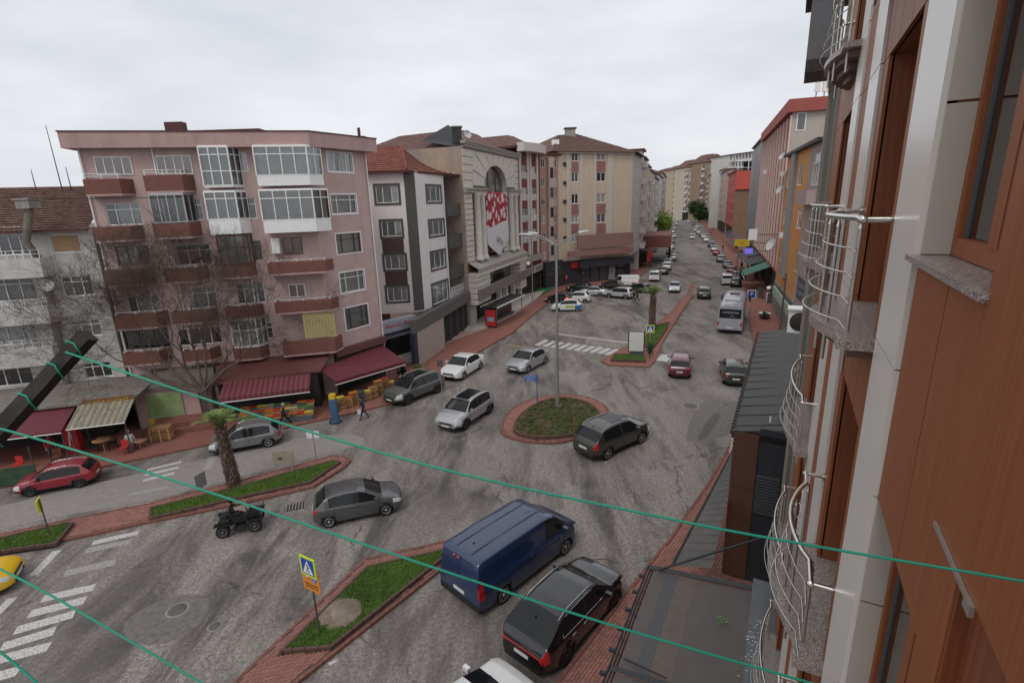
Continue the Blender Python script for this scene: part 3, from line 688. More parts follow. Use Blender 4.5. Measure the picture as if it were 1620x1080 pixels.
# ground floor shops: fascia, shopfront, awnings
FASC = mat('maroon_fascia', (.14,.055,.05), .6, var=.08); AWR = mat('maroon_awning', (.125,.024,.034), .65, var=.08, scale=2); AWR2 = mat('maroon_awning_stripe', (.17,.055,.06), .65)
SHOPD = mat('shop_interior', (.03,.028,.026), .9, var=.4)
u0 = pw.px(330,590)[0]; q = MB(); q.add([(5.6,-.03,3.55),(pw.L,-.03,3.75),(13.3,-2.5,2.98),(6.6,-3.15,2.98),(6.6,-3.15,2.8),(13.3,-2.5,2.8)], [(0,3,2,1),(3,4,5,2)], FASC, T=pw.T); q.box(.0,5.2,-.45,-.02,3.15,3.7,FASC,T=pw2.T); q.build('shop_fascia', pk); q = MB(); q.add([(1.4,-.03,3.5),(5.5,-.03,3.5),(6.4,-3.2,3.0),(1.2,-3.0,3.0),(1.2,-3.0,2.75),(6.4,-3.2,2.75)], [(0,3,2,1),(3,4,5,2)], mat('dusty_canopy',(.16,.14,.125),.85,var=.2,dirt=.4), T=pw.T); q.build('canopy', pk)
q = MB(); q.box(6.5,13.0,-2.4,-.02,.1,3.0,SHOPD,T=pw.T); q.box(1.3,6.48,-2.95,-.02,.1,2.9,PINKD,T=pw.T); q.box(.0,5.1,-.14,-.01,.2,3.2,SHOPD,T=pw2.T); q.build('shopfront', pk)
tag(awning(None, pw, 7.0, 12.65, 2.95, 2.3, 1.5, AWR, 34, .3, o0=3.2, dr=1.15, stripe=AWR2), 'ribbed maroon awning shading the fruit stall below the pink block', 'awning', 'awnings over shopfronts')
def free_awning(tl, tr, bl, br, m, label, drop=.3):
    q = MB(); q.add([tl,tr,br,bl,bl-Vector((0,0,drop)),br-Vector((0,0,drop))], [(0,3,2,1),(3,4,5,2)], m); q2 = MB(); q2.tube([bl-Vector((0,0,drop)),br-Vector((0,0,drop))], .03, WHITE, 6)
    o = q.build('awning'); q2.build('front_bar', o); tag(o, label, 'awning', 'awnings over shopfronts'); return o
free_awning(G(505,583,2.95), G(604,545,2.95), G(530,603,2.25), G(641,571,2.25), AWR, 'plain maroon awning over the crate stacks at the right corner of the pink block')
# kiosk with green poster window and podium steps
q = MB(); PODM = mat('podium_brick', (.21,.085,.065), .85, var=.2, scale=4, dirt=.3)
pd = [pw.P(2.6,2.9,0),pw.P(6.5,2.9,0),pw.P(6.5,4.0,0),pw.P(2.6,4.5,0)]; q.prism([(p.x,p.y) for p in pd], .13, .8, PODM)
pd = [pw.P(3.3,4.4,0),pw.P(6.5,4.0,0),pw.P(6.5,4.4,0),pw.P(3.3,4.85,0)]; q.prism([(p.x,p.y) for p in pd], .13, .45, PODM); o = q.build('podium'); tag(o, 'brick red raised terrace with a step in front of the green shop window', 'terrace')
GRN = mat('green_poster', (.17,.26,.08), .6, scale=1.2, col2=(.30,.36,.2), var=.1); REDS = mat('red_sign', (.45,.03,.03), .5); YELS = mat('yellow_sign', (.55,.40,.03), .5)
wx = R(232,622,290,662,3.05); PO = 2.95; q = MB(); q.box(wx[0],wx[2],-.08-PO,-.045-PO,wx[1],wx[3],GRN,T=pw.T); q.build('poster_window', pk); q = MB(); q.box(wx[0]+.4,wx[0]+1.5,-.1-PO,-.082-PO,wx[1]-.25,wx[1]+.05,REDS,T=pw.T); q.box(wx[2]-.4,wx[2]-.05,-.1-PO,-.082-PO,wx[1]-.1,wx[1]+.12,REDS,T=pw.T); q.box(wx[0]-.05,wx[0]+.3,-.1-PO,-.082-PO,wx[1]-.4,wx[1]+.1,YELS,T=pw.T); q.build('poster_strip', pk)
window(pk, pw, (5.2,.85,6.3,2.8), 2, .2, GREYF, 'dark', depth=-3.0, name='shop_door')
# ---------------------------------------------------------------- grey block at the far left
gw = Wall((-27.7-9.5,32.4), (-27.7,35.1)); GZ = 13.6
gk = thing('apartment_block', 'pale grey four-storey block with a tiled roof and long balconies at the left edge', 'apartment block')
RG = gw.rect
GW = [((81,371,126,399),2,0,WHITE,'curtain',(.65,)),((98,437,147,468),3,.28,WHITE,'curtain',None),((113,506,160,532),3,.28,WHITE,'curtain',None),((131,573,177,597),3,.28,WHITE,'dark',None)]
GL = [((-40,359,48,404),5,.3,WHITE,'dark',None),((-40,441,57,478),4,.25,WHITE,'part',None),((-40,508,60,545),4,0,WHITE,'part',None),((-40,578,52,611),4,.2,WHITE,'dark',None)]
b = MB(); gh = [RG(*g[0]) for g in GW]; gl = [RG(*g[0]) for g in GL]; gl = [(max(.3,a),c,d,e) for a,c,d,e in gl]
wall_mb(b, gw, 0, GZ, gh+gl, GREYR, depth=.2)
p0, p1, p2, p3 = gw.P(0,0,0), gw.P(0,-9,0), gw.P(gw.L,-9,0), gw.P(gw.L,0,0); box_sides(b, [p1,p0], 0, GZ, GREYR); box_sides(b, [p3,p2], 0, GZ, GREYR); b.build('wall', gk)
for (bx,c,tr,fm,st,un), h in zip(GW, gh):
    window(gk, gw, h, c, tr, fm, st, depth=.1, uneven=un, sill=True)
    if bx[0] == 81:
        t = MB(); BOARD = mat('boarded_tan', (.36,.23,.13), .8, var=.12, scale=5); t.box(h[0]+.05,h[2]-.05,.04,.06,h[1]+.05,h[3]-.05,BOARD,T=gw.T); t.build('blind_board', gk)
for (bx,c,tr,fm,st,un), h in zip(GL, gl): window(gk, gw, h, c, tr, fm, st, depth=.1, uneven=un)
for k, (bx) in enumerate(((-40,410,72,438),(-40,487,84,512),(-40,551,92,578),(-40,625,116,640))):
    u0,z0,u1,z1 = RG(*bx,1.0); u0 = max(u0,.05); balcony(gk, gw, u0, u1, z0, z1, 1.1, GREYR, GREYR, ch=.15)
    if k < 3: railing(gk, gw, u0+.05, u1-.15, z1, z1+.5, 1.0, WHITE, n=26 if k == 1 else 8, bars=2, r=.016, ret=.9)
# stove-pipe chimney running up the facade
t = MB(); pu = [(gw.px(108,615,.3)), gw.px(70,420,.3), gw.px(52,382,.3), gw.px(46,330,1.0)]
t.tube([gw.P(pu[0][0],.35,pu[0][1]), gw.P(pu[1][0],.35,pu[1][1]), gw.P(pu[2][0],1.0,pu[2][1]), gw.P(pu[3][0],1.0,pu[3][1])], .22, mat('stained_flue', (.20,.18,.15), .9, var=.3, scale=2, dirt=.6), 10); t.build('flue_pipe', gk)
c = gw.P(pu[3][0],1.0,pu[3][1]); t = MB(); t.box(c.x-.42,c.x+.42,c.y-.42,c.y+.42,c.z,c.z+.5,CONC); t.box(c.x-.5,c.x+.5,c.y-.5,c.y+.5,c.z+.51,c.z+.62,CONC); t.build('flue_cowl', gk)
e0, e1 = gw.P(-.6,.5,GZ-.12), gw.P(gw.L-.02,.5,GZ-.12); r1, r0 = gw.P(gw.L-.02,-5.4,GZ+2.75), gw.P(-.6,-5.4,GZ+2.75)
tiled(gk, e0, e1, r1, r0, TILED, .34, .06, .26)
t = MB(); t.tube([r0,r1], .1, TILED, 6); t.build('ridge', gk); t = MB(); t.box(-.6,gw.L,-.62,-.5,GZ-.22,GZ-.08,DKRED,T=gw.T); t.build('gutter', gk)
def dish(parent, loc, rz, r=.42, tilt=25, m=None, label=None):
    m = m or mat('dish_grey', (.5,.49,.47), .6, var=.05); b = MB(); T = Matrix.Rotation(radians(90-tilt), 4, 'X')
    b.lathe([(0,0),(r*.4,.02*r*4),(r*.75,.06*r*4),(r,.11*r*4),(r*1.0,.115*r*4)], m, 20, T=T); b.tube([T @ Vector((0,r*.9,.1)), T @ Vector((0,.1,r*1.1))], .012, GREYF, 5); b.box(-.05,.05,-.05,.05,-.05,.05,GREYF,T=T @ Matrix.Translation((0,.1,r*1.1)))
    b.tube([(0,0,0),(0,.25,-.1),(0,.3,-.35)], .02, GREYF, 5)
    o = b.build('satellite_dish', parent, loc, rz)
    if label: tag(o, label, 'satellite dish')
    return o
dish(None, gw.P(gw.px(72,452,1.0)[0],1.0,gw.px(72,452,1.0)[1]), .9, .42, label='grey satellite dish on the balcony of the pale grey block')
for px, py0, py1, lb in ((96,290,198,'tall thin aerial mast leaning on the tiled roof of the grey block'),(54,288,268,'short aerial rod on the tiled roof left of the tall mast'),(110,288,264,'short aerial rod on the tiled roof right of the tall mast')):
    s = gw.P(gw.px(px,py0,-5)[0],-5,GZ+2.5); d = ray(px-.26*(py0-py1),py1); t_ = (s.y)/d.y; e = CP+d*t_; m_ = MB(); m_.tube([s,e], [.04,.02], IRON, 5); tag(m_.build('aerial_mast'), lb, 'aerial mast')
# awnings and shop under the grey block
tag(awning(None, gw, 0, 8.9, 3.05, 2.15, 2.5, AWR, 0, .12, o0=4.6), 'dark maroon awning at the left edge in front of the green screened terrace', 'awning', 'awnings over shopfronts')
COR = mat('corrugated_beige', (.30,.27,.20), .7, var=.2, scale=2, dirt=.5)
tag(awning(None, gw, 9.2, 12.2, 3.05, 2.25, 1.85, COR, 18, .04, o0=5.35, stripe=mat('corrugated_dark',(.19,.17,.13),.7,var=.2)), 'dirty beige corrugated canopy over the tea shop tables', 'canopy', 'awnings over shopfronts')
u0,z0,u1,z1 = RG(131,628,213,642,5.2); q = MB(); q.box(u0,u1,-5.3,-5.2,z0,z1,mat('brown_sign',(.20,.10,.04),.6),T=gw.T); o = q.build('shop_sign'); tag(o, 'brown shop sign with yellow lettering above the corrugated canopy', 'sign')
letters('ÇAY BAHÇESİ', .38, YELS, o, gw.P((u0+u1)/2,5.32,(z0+z1)/2), gw.rz, width=2.2)
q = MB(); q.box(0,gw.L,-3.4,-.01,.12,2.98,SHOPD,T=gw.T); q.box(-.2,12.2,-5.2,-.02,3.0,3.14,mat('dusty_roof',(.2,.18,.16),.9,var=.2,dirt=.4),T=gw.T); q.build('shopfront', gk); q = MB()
for u_,o_ in ((.3,6.9),(4.5,6.9),(8.8,6.9),(9.3,7.0),(12.1,7.0),(9.2,5.1),(12.1,5.1)): q.tube([gw.P(u_,o_,.12), gw.P(u_,o_,2.2 if o_ > 6 else 3.0)], .04, GREYF, 6)
q.build('canopy_post', gk)
# ================================================================ white block, stone-arched shop building, striped block, beige block
WREN = mat('white_render', (.70,.665,.645), .85, var=.03, scale=1.3, dirt=.12); DGREY = mat('dark_grey_render', (.085,.08,.075), .7, var=.1); CLADB = mat('brown_cladding', (.07,.045,.04), .6, var=.15, scale=8)
def vquad(b, a, c, z0, z1, m): b.add([(a[0],a[1],z0),(c[0],c[1],z0),(c[0],c[1],z1),(a[0],a[1],z1)], [(0,1,2,3)], m)
wA, wB, wC, wD = G(598,494,4.2), G(656,491,4.2), G(671,489,4.2), G(741,459,4.2)
WZ = Zat(wB, 657, 270)
wl1, wlc, wl2 = Wall(wA, wB), Wall(wB, wC), Wall(wC, wD)
wk = thing('apartment_block', 'white corner block with dark grey window frames and a red tiled hip roof', 'apartment block')
b = MB(); h1 = [wl1.rect(*q) for q in ((595,294,630,321),(604,350,635,374),(609,404,641,426),(613,454,645,476))]
ub = wl2.px(706,380)[0]
h2 = [wl2.rect(*q) for q in ((675,295,697,319),(679,349,702,372),(682,398,704,424),(684,447,709,478))]
wall_mb(b, wl1, 4.2, WZ, h1, WREN); wall_mb(b, wl2, 4.2, WZ, h2, WREN, u1=ub)
b.prism([tuple(wlc.P(-.02,.06,0)[:2]),tuple(wlc.P(wlc.L+.02,.06,0)[:2]),tuple(wlc.P(wlc.L+.02,-.3,0)[:2]),tuple(wlc.P(-.02,-.3,0)[:2])], 4.2, WZ, DGREY)
vquad(b, wl1.P(0,-9,0), wA, 0, WZ, WREN); vquad(b, wl2.P(ub,0,0), wl2.P(ub,-1.6,0), 4.2, WZ, DGREY); vquad(b, wl2.P(ub,-1.6,0), wl2.P(wl2.L,-1.6,0), 3, WZ, DGREY)
for a, c in ((wl1.P(0,-.05,0), wl1.P(wl1.L,-.05,0)),): pass
b.prism([tuple(p[:2]) for p in (wA,wB,wC,wD,wl2.P(wl2.L,-5,0),wl1.P(0,-9,0))], 4.02, 4.19, WREN)
b.build('wall', wk)
for w_, hs in ((wl1,h1),(wl2,h2)):
    for i, h in enumerate(hs):
        window(wk, w_, h, 3, 0, WHITE, 'curtain', depth=.1, uneven=(.3,.7))
        t = MB(); q = .22; u0,z0,u1,z1 = h
        for r in ((u0-q,u1+q,z0-q,z0),(u0-q,u1+q,z1,z1+q),(u0-q,u0,z0,z1),(u1,u1+q,z0,z1)): t.box(r[0],r[1],-.05,.02,r[2],r[3],DGREY,T=w_.T)
        t.build('window_surround', wk)
for a, c in ((1,2),(2,3)):
    t = MB(); t.box(h1[a][0]-.1,h1[a][2]+.1,-.045,.0,h1[c][3]+.22,h1[a][1]-.22,CLADB,T=wl1.T); t.build('cladding_panel', wk)
for q in ((709,322,737,339),(712,369,739,388),(715,417,741,434)):
    u0,z0,u1,z1 = wl2.rect(*q); balcony(wk, wl2, ub+.05, wl2.L-.05, z0, z1, .35, DGREY, ch=.02, base=.0)
z_ = wl2.px(730,462)[1]; railing(wk, wl2, ub+.1, wl2.L-.1, z_, z_+1, .2, WHITE, n=14, bars=2, r=.03)
for q in ((712,295,724,318),(714,345,726,366)):
    u0,z0,u1,z1 = wl2.rect(*q,-1.5); window(wk, wl2, (ub+.4,z0,ub+2.2,z1), 2, 0, WHITE, 'dark', depth=1.5, name='balcony_door')
# roof: red tiles, hipped at the corner
ea = wl1.P(-1.2,.55,WZ); eb = wl1.P(wl1.L+.35,.6,WZ); ec = wl2.P(wl2.L+.3,.6,WZ); ra = G(560,238,WZ+2.3); rb_ = G(635,232,WZ+2.3)
ra = Vector((ra.x,ra.y,WZ+2.3)); rb_ = Vector((rb_.x,rb_.y,WZ+2.3)); rc_ = wl2.P(wl2.L,-3.6,WZ+.15)
tiled(wk, ea, eb, rb_, ra, TILE, .34, .06, .3); tiled(wk, eb, ec, rc_, rb_, TILE, .34, .06, .3)
t = MB(); t.tube([eb+Vector((0,0,.1)), rb_+Vector((0,0,.1))], .12, TILE, 6); t.tube([ra,rb_], .12, TILE, 6); t.build('ridge', wk)
t = MB(); t.prism([tuple(p[:2]) for p in (ea,eb,ec,wl2.P(wl2.L+.3,0,0),wC,wB,wl1.P(-1.2,0,0))], WZ-.16, WZ-.01, DKRED); t.build('eaves_board', wk)
sv = MB()
for k in range(9): p = eb.lerp(ec, .1+k*.1)+(rc_-ec)*.12; sv.box(p.x-.06,p.x+.06,p.y-.06,p.y+.06,p.z+.02,p.z+.22,WHITE)
sv.build('snow_guards', wk)
for p in (wl1.P(.2,.1,0), wl2.P(ub-.15,.1,0)): t = MB(); t.tube([p+Vector((0,0,4.3)), p+Vector((0,0,WZ-.2))], .06, WHITE, 6); t.build('downpipe', wk)
# ground floor shop under the white block: glazed front, sign board, canopy; blank lobby wall
SIGNB = mat('pale_blue_sign', (.30,.31,.36), .5); NAVY = mat('navy_frame', (.02,.026,.045), .4); LOBBY = mat('lobby_wall', (.36,.30,.26), .8, var=.05)
s1, s2, s3, s4 = G(601,605), G(657,598), G(704,545), G(746,520)
sw1, sw2 = Wall(G(600,590), G(655,572)), Wall(G(662,583), G(746,519))
q = MB(); q.box(0,sw1.L,-.1,.3,0,1.1,WREN,T=sw1.T); q.box(0,sw1.L,-.08,.3,1.1,3.2,NAVY,T=sw1.T); q.build('shop_base', wk)
window(wk, sw1, (.15,1.2,sw1.L-.15,3.05), 3, 0, NAVY, 'half', depth=-.12, name='shop_window')
q = MB(); q.box(-.1,sw1.L+.1,-.65,.0,3.55,4.6,SIGNB,T=sw1.T); o = q.build('sign_board', wk); letters('NAVLUN', .55, REDS, o, sw1.P(sw1.L/2,.67,4.1), sw1.rz, width=2.6)
awq = MB(); T = sw1.T; awq.add([(-.1,-.1,3.5),(sw1.L+.1,-.1,3.5),(sw1.L+.1,-1.0,3.15),(-.1,-1.0,3.15)], [(0,3,2,1)], mat('dark_canopy',(.06,.06,.075),.5), T=T); awq.build('canopy', wk)
q = MB(); ul = sw2.px(704,540)[0]; q.box(0,ul,.0,.3,0,3.3,LOBBY,T=sw2.T); q.box(ul,sw2.L,.5,.8,0,3.3,SHOPD,T=sw2.T); q.box(0,sw2.L,-.05,.45,3.3,4.5,mat('blurred_fascia',(.11,.10,.095),.7),T=sw2.T); q.box(-.6,.12,-.08,.3,0,3.3,NAVY,T=sw2.T); q.build('lobby_wall', wk)
for k in range(4): q = MB(); u_ = ul+.3+k*(sw2.L-ul-.3)/4; q.box(u_,u_+.12,.2,.35,.1,3.3,GREYF,T=sw2.T); q.build('column', wk)
# ---------------------------------------------------------------- arched building
STONE = mat('cream_stone', (.57,.535,.485), .8, var=.08, scale=2, bump=.15, dirt=.2); STONEJ = mat('stone_joint', (.16,.145,.13), .9); CORN = mat('cornice_stone', (.34,.31,.28), .8, var=.12, scale=3, dirt=.4)
SIDEW = mat('beige_gable_render', (.40,.31,.22), .9, scale=.35, col2=(.30,.235,.22), var=.1, dirt=.4)
aL = G(745,518); aZ = Zat(aL, 728, 222); aR = G(818,244,aZ); aR = Vector((aR.x,aR.y,0)); aw = Wall(aL, aR)
ak = thing('shop_building', 'cream stone shop building with a tall arch, paired columns and a hanging banner', 'building')
RA = aw.rect
ux = lambda x,y: aw.px(x,y)[0]
uA0, uA1 = ux(768,340), ux(802,340); zs = aw.px(785,296)[1]; za = aw.px(783,263)[1]; zc = (RA(738,298,770,306)[1]+RA(738,298,770,306)[3])/2
uc = (uA0+uA1)/2; ra_ = (uA1-uA0)/2; hz = za-zs
zl = aw.px(790,406)[1]; LW = RA(763,414,811,446); zb = aw.px(760,470)[1]
# backing wall with the arch opening
b = MB(); T = aw.T
wall_mb(b, aw, zb, aZ, [(uA0,zl,uA1,za),(LW[0],LW[1],LW[2],LW[3])], STONEJ, depth=.6, mr=STONE)
n = 14
for sgn in (-1, 1):
    for k in range(n):
        t0, t1 = pi/2*k/n, pi/2*(k+1)/n; x0, x1 = uc+sgn*ra_*cos(t0), uc+sgn*ra_*cos(t1); y0, y1 = zs+hz*sin(t0), zs+hz*sin(t1)
        b.add([(x0,0,y0),(x1,0,y1),(x1,0,za),(x0,0,za)], [(0,1,2,3)], STONEJ, T=T)
        b.add([(x0,-.02,y0),(x1,-.02,y1),(x1,.6,y1),(x0,.6,y0)], [(0,1,2,3)], STONE, True, T=T)
vquad(b, aL+aw.n*-17, aL, 0, aZ-.6, SIDEW); vquad(b, aR, aR+aw.n*-17, 0, aZ, SIDEW)
b.build('wall', ak)
g = MB(); g.add([(uA0,.55,zl),(uA1,.55,zl),(uA1,.55,za),(uA0,.55,za)], [(0,1,2,3)], mat('dark_glazing',(.03,.035,.035),.12,spec=.6,coat=1), T=T)
for k in range(1,6): z = zl+(za-zl)*k/6; g.box(uA0,uA1,.48,.54,z-.04,z+.04,GREYF,T=T)
for k in range(1,3): u_ = uA0+(uA1-uA0)*k/3; g.box(u_-.04,u_+.04,.47,.53,zl,za,GREYF,T=T)
g.build('arch_glazing', ak)
g = MB(); g.add([(LW[0],.25,LW[1]),(LW[2],.25,LW[1]),(LW[2],.25,LW[3]),(LW[0],.25,LW[3])], [(0,1,2,3)], MATS['dark_glazing'], T=T)
g.build('display_window', ak); g = MB(); g.box(LW[0]+1.6,LW[0]+4.2,.22,.24,LW[1]+.4,LW[3]-.4,mat('green_display',(.18,.22,.10),.5,var=.4,scale=2),T=T); g.build('display_poster', ak)
def block_stone(u0,u1,z0,z1,o=.08,m=STONE,c=.04):
    q = MB(); q.add([(u0,-.0,z0),(u1,-.0,z0),(u1,-.0,z1),(u0,-.0,z1),(u0+c,-o,z0+c),(u1-c,-o,z0+c),(u1-c,-o,z1-c),(u0+c,-o,z1-c)], [(4,5,6,7),(0,1,5,4),(1,2,6,5),(2,3,7,6),(3,0,4,7)], m, T=T); return q.build('stone_block', ak)
# upper rusticated field: courses cut by the arch voussoirs
top = aZ-.75; courses = 5
for k in range(courses):
    z0, z1 = zc+.25+(top-zc-.25)*k/courses, zc+.25+(top-zc-.25)*(k+1)/courses
    zm = (z0+z1)/2; R_ = ra_*1.9; dz = max(0, (z0-zs)/hz*ra_); half = math.sqrt(max(0, R_*R_-(dz*.8)**2)) if dz*.8 < R_ else 0
    half = max(half, 1.9 if k > 2 else ra_*1.25)
    block_stone(.02, uc-half-.03, z0+.02, z1-.02); block_stone(uc+half+.03, aw.L-.02, z0+.02, z1-.02)
nv = 9
for k in range(nv):
    t0, t1 = pi*k/nv+.012, pi*(k+1)/nv-.012; q = MB(); pts = []
    def vp(t, s): 
        x = uc+ra_*s*cos(t); y = zs+hz*s*sin(t); return (x, y)
    def outp(t):
        for s in [1+i*.05 for i in range(1,60)]:
            x, y = vp(t, s)
            if y > top-.03 or abs(x-uc) > ra_*1.9: break
        return vp(t, s-.03)
    P = [vp(t0,1.02), vp((t0+t1)/2,1.02), vp(t1,1.02), outp(t1), outp((t0+t1)/2), outp(t0)]
    P = [(x,max(y,zc+.25)) for x, y in P]
    q.add([(x,-.1,y) for x,y in P]+[(x,0,y) for x,y in P], [(0,1,4,5),(1,2,3,4)]+[(i,6+i,6+(i+1)%6,(i+1)%6) for i in range(6)], STONE, T=T); q.build('voussoir', ak)
# cornices
def ledge(u0,u1,z0,z1,o,m=CORN,name='cornice'): q = MB(); q.box(u0,u1,-o,.0,z0,z1,m,T=T); q.box(u0-.0,u1+.0,-o-.12,.0,z1,z1+(z1-z0)*.5,m,T=T); return q.build(name, ak)
ledge(-.25,aw.L+.2,aZ-.35,aZ-.12,.55); ledge(-.1,aw.L+.1,aZ-.72,aZ-.6,.2); ledge(-.15,uA0-.05,zc-.25,zc+.1,.5); ledge(uA1+.05,aw.L+.1,zc-.25,zc+.1,.5)
for k in range(46): u_ = .2+k*(aw.L-.4)/46; q = MB(); q.box(u_,u_+.2,-.42,-.02,aZ-.56,aZ-.38,STONE,T=T); q.build('dentil', ak)
zl0, zl1 = RA(765,404,800,412)[1], RA(765,404,800,412)[3]
q = MB(); q.add([(0,-1.3,zl0),(aw.L,-1.3,zl0),(aw.L,0,zl1+.1),(0,0,zl1+.1),(0,-1.3,zl0-.5),(aw.L,-1.3,zl0-.5)], [(0,1,2,3),(4,5,1,0)], CORN, T=T); q.box(-.02,aw.L,-1.28,0,zl0-.9,zl0-.5,STONE,T=T); q.build('lower_cornice', ak)
# piers: one stone at a time
def pier(u0,u1,z0,z1,h,o): 
    n = max(1, round((z1-z0)/h))
    for k in range(n): block_stone(u0,u1,z0+(z1-z0)*k/n+.015,z0+(z1-z0)*(k+1)/n-.015,o,c=.03)
up0, up1 = .03, ux(747,360); pier(up0, up1, zl1+.1, zc-.25, .62, .2); pier(ux(795,350), ux(802,350)+.2, zl1+.1, zc-.25, .62, .12)
q = MB(); lp0, lp1 = ux(743,440), ux(763,440); lp0 = .0
pier(lp0, lp1, aw.px(755,477)[1], zl0-.9, .62, 1.1); pier(ux(812,430), ux(822,430), aw.px(817,455)[1], zl0-.9, .62, 1.1)
for u_ in (ux(752,360), ux(760,360), ux(805,350), ux(812,350)):
    q = MB(); pr = [(.62,0),(.62,.3),(.5,.45),(.46,.6),(.44,(zc-zl1)*.5),(.4,zc-zl1-.9),(.5,zc-zl1-.7),(.6,zc-zl1-.5),(.6,zc-zl1-.36)]; c = aw.P(u_,.35,zl1+.1); q.lathe(pr, STONE, 14, c); q.build('column', ak)
# banner hung in the arch
def banner_mat():
    m = bpy.data.materials.new('banner_print'); m.use_nodes = True; t = m.node_tree; b_ = t.nodes['Principled BSDF']; N = t.nodes.new; K = t.links.new
    tc = N('ShaderNodeTexCoord'); v = N('ShaderNodeTexVoronoi'); v.inputs['Scale'].default_value = 1.0; v.inputs['Randomness'].default_value = .8; K(tc.outputs['Object'], v.inputs['Vector'])
    n = N('ShaderNodeTexNoise'); n.inputs['Scale'].default_value = 3; n.inputs['Detail'].default_value = 5; K(tc.outputs['Object'], n.inputs['Vector'])
    a = N('ShaderNodeMath'); a.operation = 'MULTIPLY_ADD'; K(n.outputs[0], a.inputs[0]); a.inputs[1].default_value = .5; K(v.outputs['Distance'], a.inputs[2])
    r = N('ShaderNodeValToRGB'); r.color_ramp.interpolation = 'CONSTANT'; e = r.color_ramp.elements; e[0].color = (.62,.55,.55,1); e[1].position = .66; e[1].color = (.38,.012,.03,1); x = e.new(.86); x.color = (.20,.01,.025,1); x = e.new(1.02 if False else .98); x.color = (.42,.03,.05,1)
    K(a.outputs[0], r.inputs[0])
    r.inputs and None
    K(r.outputs[0], b_.inputs['Base Color']); b_.inputs['Roughness'].default_value = .55; return m
bnr = banner_mat(); BWH = mat('banner_white', (.60,.60,.61), .6, var=.06, scale=3)
bu0, bu1 = ux(762,350), ux(795,345); zt_, zm1, zm2, zbt = aw.px(778,304)[1], aw.px(764,362)[1], aw.px(795,347)[1], aw.px(779,403)[1]; zs1, zs2 = aw.px(765,386)[1], aw.px(796,377)[1]
bn = MB(); o_ = .75
NB = 12
def bw(u_): return -o_-.08*sin(u_*1.3)
def sheet(mb, u0, u1, f0, f1, m, rows=8):
    vs = []; 
    for i in range(NB+1):
        s = i/NB; u_ = u0+(u1-u0)*s
        for j in range(rows+1): z = f0(s)+(f1(s)-f0(s))*j/rows; vs.append((u_, bw(u_+z*.3), z))
    R_ = rows+1; mb.add(vs, [(i*R_+j,(i+1)*R_+j,(i+1)*R_+j+1,i*R_+j+1) for i in range(NB) for j in range(rows)], m, True, T=T)
cut = lambda s: zm1+(zm2-zm1)*s
low = lambda s: zs1+(zbt-zs1)*s/.45 if s < .45 else (zbt if s < .6 else zbt+(zs2-zbt)*(s-.6)/.4)
sheet(bn, bu0, bu1, cut, lambda s: zt_, bnr); ob = bn.build('banner'); tag(ob, 'red and white printed banner with a pointed white tail, hanging in the stone arch', 'banner')
bn = MB(); sheet(bn, bu0, bu1, low, cut, BWH); o2 = bn.build('banner_tail', ob)
lt = letters('DEFİLE', .9, mat('banner_letter',(.25,.03,.08),.6), ob, aw.P(bu0+(bu1-bu0)*.5, o_+.2, (zbt+zs1)/2+.9), aw.rz, width=2.4); lt.rotation_euler.rotate_axis('Z', radians(-18))
# shop sign band, ground floor
sb = RA(768,440,856,472); b0, b1 = aw.px(768,462), aw.px(818,440)
q = MB(); zf = aw.px(790,452,1.4)[1]; q.box(0,aw.L+7.5,-1.5,-1.2,zf-.55,zf+.55,mat('taupe_sign',(.20,.175,.155),.6),T=T); q.build('sign_band', ak)
q = MB(); q.box(aw.L+2.5,aw.L+7.6,-1.56,-1.505,zf-.5,zf+.5,mat('cream_sign',(.5,.47,.42),.5),T=T); o = q.build('lettered_sign', ak); letters('MARKA', 1.1, IRON, o, aw.P(aw.L+5.2,1.58,zf), aw.rz, width=4.2)
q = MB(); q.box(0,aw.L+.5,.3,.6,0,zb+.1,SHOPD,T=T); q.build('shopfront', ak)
for x in (748,790,800,812,822):
    q = MB(); u_ = ux(x,500) if x > 760 else .8; q.box(u_-.35,u_+.35,-.4,.2,.1,zb,STONE,T=T); q.build('ground_pier', ak)
q = MB(); p0, p1 = G(728,520), G(850,472); q.prism([tuple(p[:2]) for p in (G(735,526),G(768,522),G(812,500),G(850,474),G(862,462),G(820,470),G(745,512))], .12, .32, mat('pale_step',(.42,.38,.34),.8,var=.08)); tag(q.build('entrance_step'), 'pale stone step in front of the arched shop entrance', 'step')
# roofs behind the arch
RFB = mat('brown_roof', (.14,.075,.065), .85, var=.2, scale=1.5); BLK = mat('black_membrane', (.03,.03,.032), .6, var=.2)
bb = aL+aw.n*-15; t = MB()
def RT(u_, o_, z): return aw.P(u_, o_, z)
tiled(ak, RT(.2,-15.5,aZ-.9), RT(.2,-.5,aZ-.9), RT(7,-4.5,aZ+2.1), RT(7,-11.5,aZ+1.9), RFB, .6, .03, 0)
t.add([RT(1,-5.4,aZ+.4),RT(.6,-.5,aZ-.7),RT(4,-1.2,aZ+.4),RT(6,-4.2,aZ+2.6)], [(0,1,2,3)], BLK); t.add([RT(6,-.8,aZ-.1),RT(18,-.8,aZ-.1),RT(15,-4,aZ+2.4),RT(7,-4,aZ+2.4)], [(0,1,2,3)], RFB); t.add([RT(6,-.8,aZ-.1),RT(7,-4,aZ+2.4),RT(6.5,-8,aZ)], [(0,1,2)], SIDEW)
t.build('upper_roof', ak)
t = MB(); c = RT(2.6,-1.6,0); t.box(c.x-.5,c.x+.5,c.y-.5,c.y+.5,aZ,aZ+1.7,BLK); t.box(c.x-.62,c.x+.62,c.y-.62,c.y+.62,aZ+1.71,aZ+1.82,CONC); t.build('chimney', ak)
